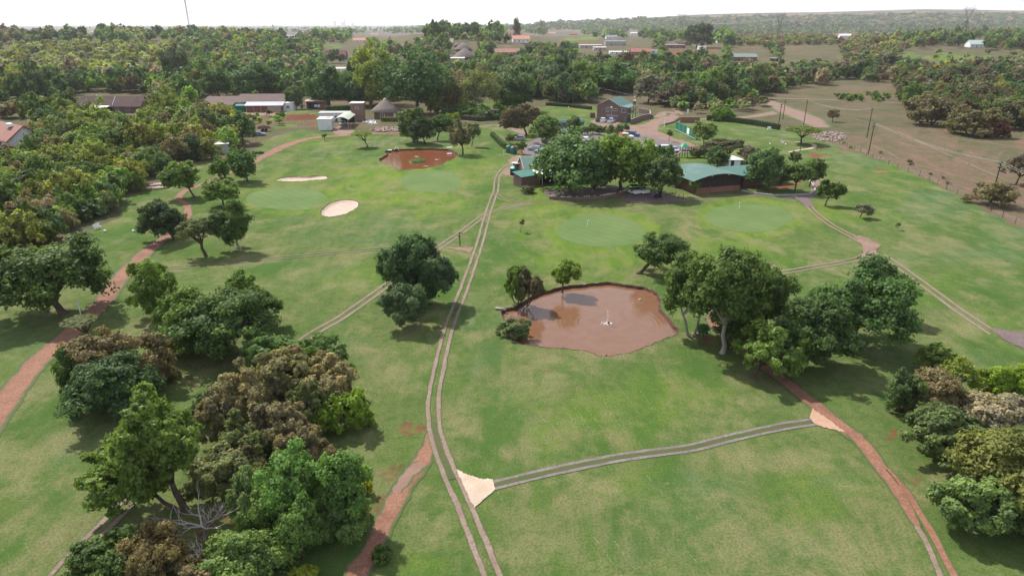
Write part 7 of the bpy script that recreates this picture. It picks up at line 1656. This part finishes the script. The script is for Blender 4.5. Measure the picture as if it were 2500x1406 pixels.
# mast with guy wires at left
p = G(468, 100); H_ = Ht(p, -8); t = empty('radio_mast', p, 0, 'very tall thin lattice mast on the left skyline, cut by the top edge', 'mast')
w = MB(); 
for a in range(3): w.tube([(.9 * math.cos(a * 2.1), .9 * math.sin(a * 2.1), 0), (.5 * math.cos(a * 2.1), .5 * math.sin(a * 2.1), H_)], .22, 4)
w.build('mast_leg', M_PYLON, t); w = MB()
for k in range(60):
    z0, z1 = H_ * k / 60, H_ * (k + 1) / 60; a = k * 2.1; w.tube([(.8 * math.cos(a), .8 * math.sin(a), z0), (.8 * math.cos(a + 2.1), .8 * math.sin(a + 2.1), z1)], .08, 3)
w.build('bracing', M_STEEL, t)

# ------------------------------------------------------------------ garden and course furniture
def clip_hedge(name, label, pts, h, wd, col, seed=1, leaf=.16):
    P = [G(*q) for q in pts]; t = empty(name, P[0], 0, label, 'hedge'); rg = np.random.default_rng(seed); V, N_, k = [], [], 0
    core = MB()
    for a, b in zip(P[:-1], P[1:]):
        a, b = a - P[0], b - P[0]; dd = b - a; L = dd.length; n = int(L * (2 * h + wd) / (leaf * leaf) * 1.6); ux = dd / L; uy = Vector((-ux.y, ux.x, 0)); m = (a + b) / 2
        core.box((m.x, m.y, h / 2 - .04), (L + wd * .6, wd * .8, h - .12), math.atan2(dd.y, dd.x))
        s = rg.uniform(-.1, L + .1, n); q = rg.uniform(0, 2 * h + wd, n)
        y = np.where(q < h, -wd / 2, np.where(q < h + wd, q - h - wd / 2, wd / 2)); z = np.where(q < h, q, np.where(q < h + wd, h, 2 * h + wd - q))
        nn = np.stack([np.where(q < h, -1, np.where(q < h + wd, 0, 1)), np.where((q >= h) & (q < h + wd), 1, .3)], -1)
        bump = .06 * np.sin(s * 5) + rg.normal(0, .05, n)
        pos = np.array(a)[None] + s[:, None] * np.array(ux)[None] + (y + nn[:, 0] * bump)[:, None] * np.array(uy)[None] + np.stack([np.zeros(n), np.zeros(n), z + np.where(nn[:, 1] > .9, bump, 0)], -1)
        nrm = unit(nn[:, :1] * np.array(uy)[None] + np.stack([np.zeros(n), np.zeros(n), nn[:, 1]], -1) + rg.normal(0, .45, (n, 3)))
        t1 = unit(np.cross(nrm, rg.normal(0, 1, (n, 3)))); t2 = np.cross(nrm, t1); sz = leaf * rg.uniform(.7, 1.3, n)[:, None]
        V.append(np.stack([pos + t1 * sz * .6, pos + t2 * sz * .4, pos - t1 * sz * .6, pos - t2 * sz * .4], 1).reshape(-1, 3))
    V = np.concatenate(V); n = len(V) // 4
    tone = np.repeat(np.clip(rg.normal(.45, .2, n), 0, 1), 4)
    o = link_mesh('foliage', crown_mesh('foliage', V, np.arange(4 * n).reshape(n, 4), tone), t); o.color = (*col, 1); o['kind'] = 'stuff'
    core.build('inner_twigs', M('hedge_twigs', (0.035, 0.045, 0.02), .95), t)
clip_hedge('clipped_hedge', 'long clipped dark hedge along the top of the upper right lawn', [(1728, 294), (1780, 298), (1840, 306), (1900, 317)], 1.9, 1.3, (0.035, 0.070, 0.030), 1, .26)
clip_hedge('clipped_hedge', 'short clipped hedge slanting down from the court to the water tanks', [(1201, 333), (1212, 344), (1224, 356), (1236, 364)], 1.5, 1.1, (0.05, 0.10, 0.03), 2, .22)
clip_hedge('clipped_hedge', 'bright yellow-green clipped hedge in front of the rondavel', [(934, 297), (970, 297)], 1.6, 1.2, (0.15, 0.19, 0.025), 3, .22)
clip_hedge('clipped_hedge', 'tall dark hedge behind the white flat-roofed house', [(800, 290), (850, 288), (872, 287)], 4.8, 2.0, (0.035, 0.085, 0.034), 4, .30)
clip_hedge('clipped_hedge', 'grey-green clipped hedge at the edge of the garden lawn', [(1130, 292), (1170, 296), (1215, 292)], 1.7, 2.0, (0.07, 0.10, 0.075), 5, .26)
clip_hedge('garden_hedge', 'dark hedge line behind the garden green near the brick house', [(1335, 258), (1390, 262), (1442, 268)], 1.4, 1.3, (0.05, 0.08, 0.04), 6, .26)
# windbreak screen with a sign
A, B = G(1648, 318), G(1697, 342); t = empty('windbreak_screen', A, 0, 'long green shade-net screen on steel posts with a white sign', 'screen')
dd = B - A; an_ = math.atan2(dd.y, dd.x); w = MB(); w.box((dd.x / 2, dd.y / 2, 1.75), (dd.length, .05, 2.6), an_); w.build('net', M_NET, t)
for k in range(6):
    q = dd * k / 5; w = MB(); w.tube([(q.x, q.y, 0), (q.x, q.y, 3.15)], .06, 6); w.build('post', M_STEEL, t)
w = MB(); w.box((dd.x / 2, dd.y / 2, .42), (dd.length, .02, .25), an_); w.build('bottom_rail', M_FRAME, t)
w = MB(); q = dd * .64; w.box((q.x, q.y - .12, 1.7), (2.4, .05, 2.0), an_); sg = w.build('sign_board', M_WHITE_PAINT, t)
w = MB(); w.box((q.x, q.y - .17, 2.15), (1.7, .03, .16), an_); w.box((q.x, q.y - .17, 1.35), (1.9, .03, .3), an_); w.build('sign_lettering', M_DARK, sg)
clip = None
# sign boards, lamp post, water tanks
p = G(1622, 312); t = empty('lamp_post', p, 0, 'white lamp post with a flat double head at the driveway bend', 'lamp post')
w = MB(); w.tube([(0, 0, 0), (0, 0, 4.6)], [.12, .08], 8); w.build('post', M_WHITE_PAINT, t); w = MB(); w.box((-.25, 0, 4.65), (1.5, .3, .16)); w.build('lamp_head', M_FRAME, t)
p = G(1678, 287); t = empty('notice_sign', p, 0.9, 'white notice board on a post behind the brick entrance wall', 'sign'); w = MB(); w.tube([(0, 0, 0), (0, 0, 2.0)], .06, 6); w.build('post', M_STEEL, t); w = MB(); w.box((0, 0, 2.4), (1.6, .06, 1.6)); w.build('board', M_WHITE_PAINT, t)
for k, (px, la) in enumerate([((1243, 373), 'left dark green water tank beside the parking court'), ((1254, 376), 'right dark green water tank beside the parking court')]):
    w = MB(); w.lathe([(0.02, 0), (.95, 0), (1.0, .1), (1.0, 1.7), (.85, 2.0), (.3, 2.15), (.28, 2.25), (.02, 2.27)], 18); tag(w.build('water_tank', M_TANK, None, True, G(*px)), la, 'water tank', 'dark green water tanks')
w = MB(); w.tube([(0, 0, 0), (0, 0, 2.4)], .09, 7); w.box((.2, 0, 2.2), (.7, .1, .12)); w.box((-.12, 0, 1.7), (.5, .1, .12)); tag(w.build('sign_post', M('dark_green_paint', (0.012, 0.05, 0.028), .5), None, False, G(1123, 600)), 'dark green signpost with finger boards on the lawn between the tracks', 'signpost')
w = MB(); w.tube([(0, 0, 0), (0, 0, 1.6)], .06, 7); w.box((0, 0, 1.75), (.35, .06, .4)); tag(w.build('sign_post', M_WHITE_PAINT, None, False, G(198, 770)), 'small white-topped post beside the spreading tree and red road', 'signpost')
w = MB(); w.tube([(0, 0, 0), (0, 0, 1.5)], .06, 7); w.box((0, 0, 1.6), (.3, .06, .3)); tag(w.build('sign_post', M('red_post', (0.30, .06, .05), .6), None, False, G(1732, 472)), 'small red and white post against the front wall of the hall', 'signpost')
# white tee markers and benches
def bench(px, la, yaw=0):
    t = empty('white_bench', G(*px), yaw, la, 'bench', 'white benches beside the tees'); w = MB(); w.box((0, 0, .45), (1.3, .4, .06)); w.build('seat', M_WHITE_PAINT, t); w = MB(); w.box((0, .22, .8), (1.3, .05, .5)); w.build('backrest', M_WHITE_PAINT, t)
    for x in (-.55, .55): w = MB(); w.box((x, 0, .22), (.08, .36, .42)); w.build('leg', M_WHITE_PAINT, t)
def marker(px, la, s=.22): w = MB(); w.lathe([(.02, 0), (s, .02), (s * 1.1, s), (s * .7, s * 1.7), (.02, s * 1.9)], 10); tag(w.build('tee_marker', M_WHITE_PAINT, None, True, G(*px)), la, 'tee marker', 'white tee markers')
bench((239, 560), 'white bench at the left tee near the thicket', 1.2); bench((1908, 348), 'white bench at the upper right tee beside the umbrella tree', 1.0); bench((1878, 317), 'white board in front of the long clipped hedge', 0.1)
for px, la in [((257, 566), 'left white marker of the tee near the left thicket'), ((326, 566), 'right white marker of the tee near the left thicket'), ((1880, 353), 'left white marker of the upper right tee'), ((1912, 350), 'white marker next to the bench of the upper right tee'), ((1918, 354), 'right white marker of the upper right tee'),
               ((1733, 307), 'white marker near the left end of the long hedge'), ((1741, 304), 'white block at the left end of the long hedge'), ((1388, 263), 'left white marker on the garden green'), ((1415, 261), 'right white marker on the garden green')]: marker(px, la)
for px, la in [((1434, 556), 'tiny white flag stick on the middle putting green'), ((1804, 511), 'white flag stick on the right putting green'), ((1229, 380), 'thin white stake on the lawn left of the water tanks')]:
    w = MB(); w.tube([(0, 0, 0), (0, 0, 1.5)], .03, 5); w.box((.14, 0, 1.35), (.28, .02, .2)); tag(w.build('flag_stick', M_WHITE_PAINT, None, False, G(*px)), la, 'flag stick', 'white sticks on the course')
# playground
t = empty('playground_tower', G(1668, 384), math.radians(12), 'timber playground tower with green peaked roof, slide and bridge', 'playground')
w = MB()
for x in (-.8, .8):
    for y in (-.8, .8): w.tube([(x, y, 0), (x, y, 3.0)], .08, 6)
for x in (2.6, 4.4, 6.2, 8.0):
    for y in (-.7, .7): w.tube([(x, y, 0), (x, y, 2.9)], .07, 6)
w.build('tower_post', M_WOOD, t)
w = MB(); w.box((0, 0, 1.9), (1.8, 1.8, .12)); w.box((4.5, 0, 2.0), (7.0, 1.3, .1), 0, 0, -.04); w.build('deck', M_WOOD, t)
w = MB()
for y in (-.7, .7): w.box((4.5, y, 2.75), (7.2, .07, .08), 0, 0, -.04); w.box((4.5, y, 2.4), (7.2, .05, .06), 0, 0, -.04)
w.build('hand_rail', M_WOOD, t)
w = MB(); w.add([(-1.1, -1.1, 3.0), (1.1, -1.1, 3.0), (1.1, 1.1, 3.0), (-1.1, 1.1, 3.0), (0, 0, 4.1)], [(0, 1, 4), (1, 2, 4), (2, 3, 4), (3, 0, 4), (3, 2, 1, 0)]); w.build('roof', M('bright_green_roof', (0.03, 0.30, 0.17), .5), t)
w = MB(); w.box((-1.9, -.2, 1.0), (3.0, .7, .08), 0, 0, -math.radians(40)); w.build('slide', M('brown_slide', (0.16, 0.075, 0.06), .5), t)
# fountain and things in the pond
zz = Vector((0, 0, -.38)); t = empty('fountain', FOUNT + zz, 0, 'thin white water jet with dark pump float in the muddy pond', 'fountain')
def jet_mat():
    m = NT('white_water_spray'); m.pbr((0.85, 0.84, 0.82), .3, .5); return m.m
MJ = jet_mat(); w = MB(); w.tube([(0, 0, .05), (.02, 0, .5), (.0, 0, 1.0), (-.03, 0, 1.55), (-.05, 0, 1.85)], [.045, .035, .035, .05, .02], 6)
r = random.Random(9)
for k in range(90):
    z = r.uniform(.05, 1.9); s = .012 + .014 * r.random(); x, y = r.gauss(0, .05 + .03 * z), r.gauss(0, .05 + .03 * z); w.box((x, y, z), (s, s, s * 2.5))
o = w.build('water_jet', MJ, t); o['kind'] = 'stuff'; w = MB()
for k in range(120):
    a = r.uniform(0, 6.28); q = abs(r.gauss(0, .26)) + .08; s = .02 + .03 * r.random(); w.box((q * math.cos(a) - .05, q * .8 * math.sin(a), .015), (s * 2, s * 1.4, .02), a)
o = w.build('splash', MJ, t); o['kind'] = 'stuff'; w = MB(); w.lathe([(.02, -.05), (.16, -.04), (.18, .06), (.1, .16), (.02, .18)], 10, (.16, .05, 0)); w.build('pump_float', M_BLACK, t, True)
w = MB(); w.lathe([(.02, -.1), (.26, -.05), (.28, .06), (.15, .16), (.02, .19)], 9); tag(w.build('boulder', M('wet_stone', (0.30, 0.22, 0.17), .7), None, True, G(1563, 726) + zz), 'brown boulder standing out of the pond near its right bank', 'boulder')
w = MB(); w.lathe([(.02, -.05), (.1, -.03), (.1, .05), (.02, .09)], 8); tag(w.build('boulder', M_EARTH, None, True, G(1481, 860) + zz), 'tiny dark stone in the water at the near end of the pond', 'stone')
w = MB(); w.tube([(-1.0, .1, .25), (.4, -.1, .12)], .16, 10); tag(w.build('outlet_pipe', M_CEMENT, None, True, G(1228, 757)), 'pale concrete outlet pipe at the left tip of the pond', 'pipe')
# island, duck shelter and jetties of the far pond
pi_ = G(1018, 391); w = MB(); w.lathe([(2.0, -.6), (1.9, -.30), (1.4, -.12), (.3, -.02), (.02, 0)], 18); o = w.build('pond_island', M('island_grass', (0.09, 0.14, 0.035), .95, var=.4, scale=2, fine=9, bump=.6), None, True, pi_); o.scale = (1.15, 1.3, 1); tag(o, 'small grassy island in the far red-brown pond', 'island')
V, Fc, tone, C_, R_ = crown_leaves(77, 'dome', (2.0, 2.2, .35), 900, .22); o2 = link_mesh('island_grass', crown_mesh('island_grass', V, Fc, tone), o, (0, 0, -.05)); o2.color = (.10, .16, .035, 1); o2['kind'] = 'stuff'
t = empty('duck_shelter', G(968, 366), 0.1, 'small white A-frame duck shelter on the back bank of the far pond', 'shelter'); w = MB(); w.box((-.35, 0, .5), (.08, .8, 1.25), 0, 0, .6); w.box((.35, 0, .5), (.08, .8, 1.25), 0, 0, -.6); w.build('roof', M_FRAME, t)
for px, sx, la in [((952, 368), 1.2, 'small pale slab at the left back corner of the far pond'), ((1098, 362), 1.6, 'white upturned tub on the right bank of the far pond'), ((1097, 374), 1.4, 'pale floating board at the right of the far pond')]:
    w = MB(); w.box((0, 0, .12), (sx, .8, .22), .1); w.box((0, 0, .25), (sx * .7, .5, .08), .1); tag(w.build('pale_slab', M_FRAME, None, False, G(*px) + Vector((0, 0, -.35 if '374' in str(px) else 0))), la, 'slab')
# small floating things
for px, la in [((1065, 386), 'white water splash right of the island in the far pond'), ((1017, 379), 'small pale splash behind the island'), ((1040, 402), 'small pale splash in front of the island')]:
    w = MB(); 
    for k in range(30): a = r.uniform(0, 6.28); q = abs(r.gauss(0, .4)); w.box((q * math.cos(a), q * math.sin(a), .02), (.12, .09, .04), a)
    tag(w.build('splash', MJ, None, False, G(*px) + Vector((0, 0, -.44))), la, 'splash')
# rubble heaps
def rubble(cx, cy, rx, ry, n, smin, smax, mat, seed, label, name='rubble'):
    rr = random.Random(seed); mb = MB()
    for _ in range(n):
        a, q = rr.uniform(0, 6.28), math.sqrt(rr.random()); p = G(cx + rx * q * math.cos(a), cy + ry * q * math.sin(a)); s = rr.uniform(smin, smax)
        mb.box((p.x, p.y, s * .25 + (1 - q) * .5 * rr.random()), (s, s * rr.uniform(.6, 1), s * rr.uniform(.5, .9)), rr.uniform(0, 3), rr.uniform(-.5, .5), rr.uniform(-.5, .5))
    tag(mb.build(name, mat), label, name, None, 'stuff')
rubble(2025, 335, 42, 12, 420, .25, .7, M_RUBBLE, 1, 'spread heap of broken rubble at the end of the dirt road')
rubble(950, 318, 46, 6, 330, .3, .8, M_RUBBLE, 2, 'heap of rubble and stones in front of the rondavel')
rubble(1640, 130, 90, 4, 60, .6, 1.6, M_WHITE, 3, 'scattered scrap and white goods in the far yard')
rubble(1560, 128, 60, 8, 150, 1.0, 3.0, M('scrap', (0.38, 0.37, 0.38), .7, var=.6, scale=.5), 4, 'scrap heaps round the far yard buildings')
rubble(1370, 98, 60, 2.5, 120, 1.0, 3.4, M('scrap_cars', (0.40, 0.41, 0.46), .5, var=.5, scale=.3), 5, 'rows of pale vehicles in the far yard')
rubble(2300, 395, 160, 40, 90, .08, .28, M_RUBBLE, 6, 'stones scattered over the brown field')
rubble(690, 290, 70, 18, 120, .1, .35, M_STONE, 7, 'litter and stones on the slope above the dirt road')
rubble(1286, 470, 8, 3, 12, .3, .6, M_STONE, 8, 'stones at the foot of the spiky garden plant')
rubble(905, 300, 20, 6, 60, .2, .7, M_FRAME, 9, 'white clutter beside the brick tower')
# mound by the white house
w = MB(); w.lathe([(12, -.1), (9.5, .5), (7.5, 1.5), (6.3, 2.0), (3, 2.15), (.05, 2.2)], 28)
o = w.build('grassy_mound', M_GROUND, None, True, G(722, 292) + Vector((0, 5, 0))); o.scale = (1.0, 1.1, 1)
me = o.data; n = len(me.vertices); co = np.empty(n * 3, np.float32); me.vertices.foreach_get('co', co); co = co.reshape(-1, 3)
fr = (co[:, 1] < -3) & (co[:, 2] > .2) & (co[:, 0] > -3)
a = np.stack([np.where(fr, 0.2, 1.0), np.where(fr, 1.0, 0.0), np.zeros(n), np.ones(n)], -1); b = np.tile(np.array([.4, .2, .4, 1.0]), (n, 1))
for nm, arr in (('ground_mix', a), ('grass_tone', b)):
    at = me.attributes.new(nm, 'FLOAT_COLOR', 'POINT'); at.data.foreach_set('color', arr.astype(np.float32).ravel())
tag(o, kind='structure')
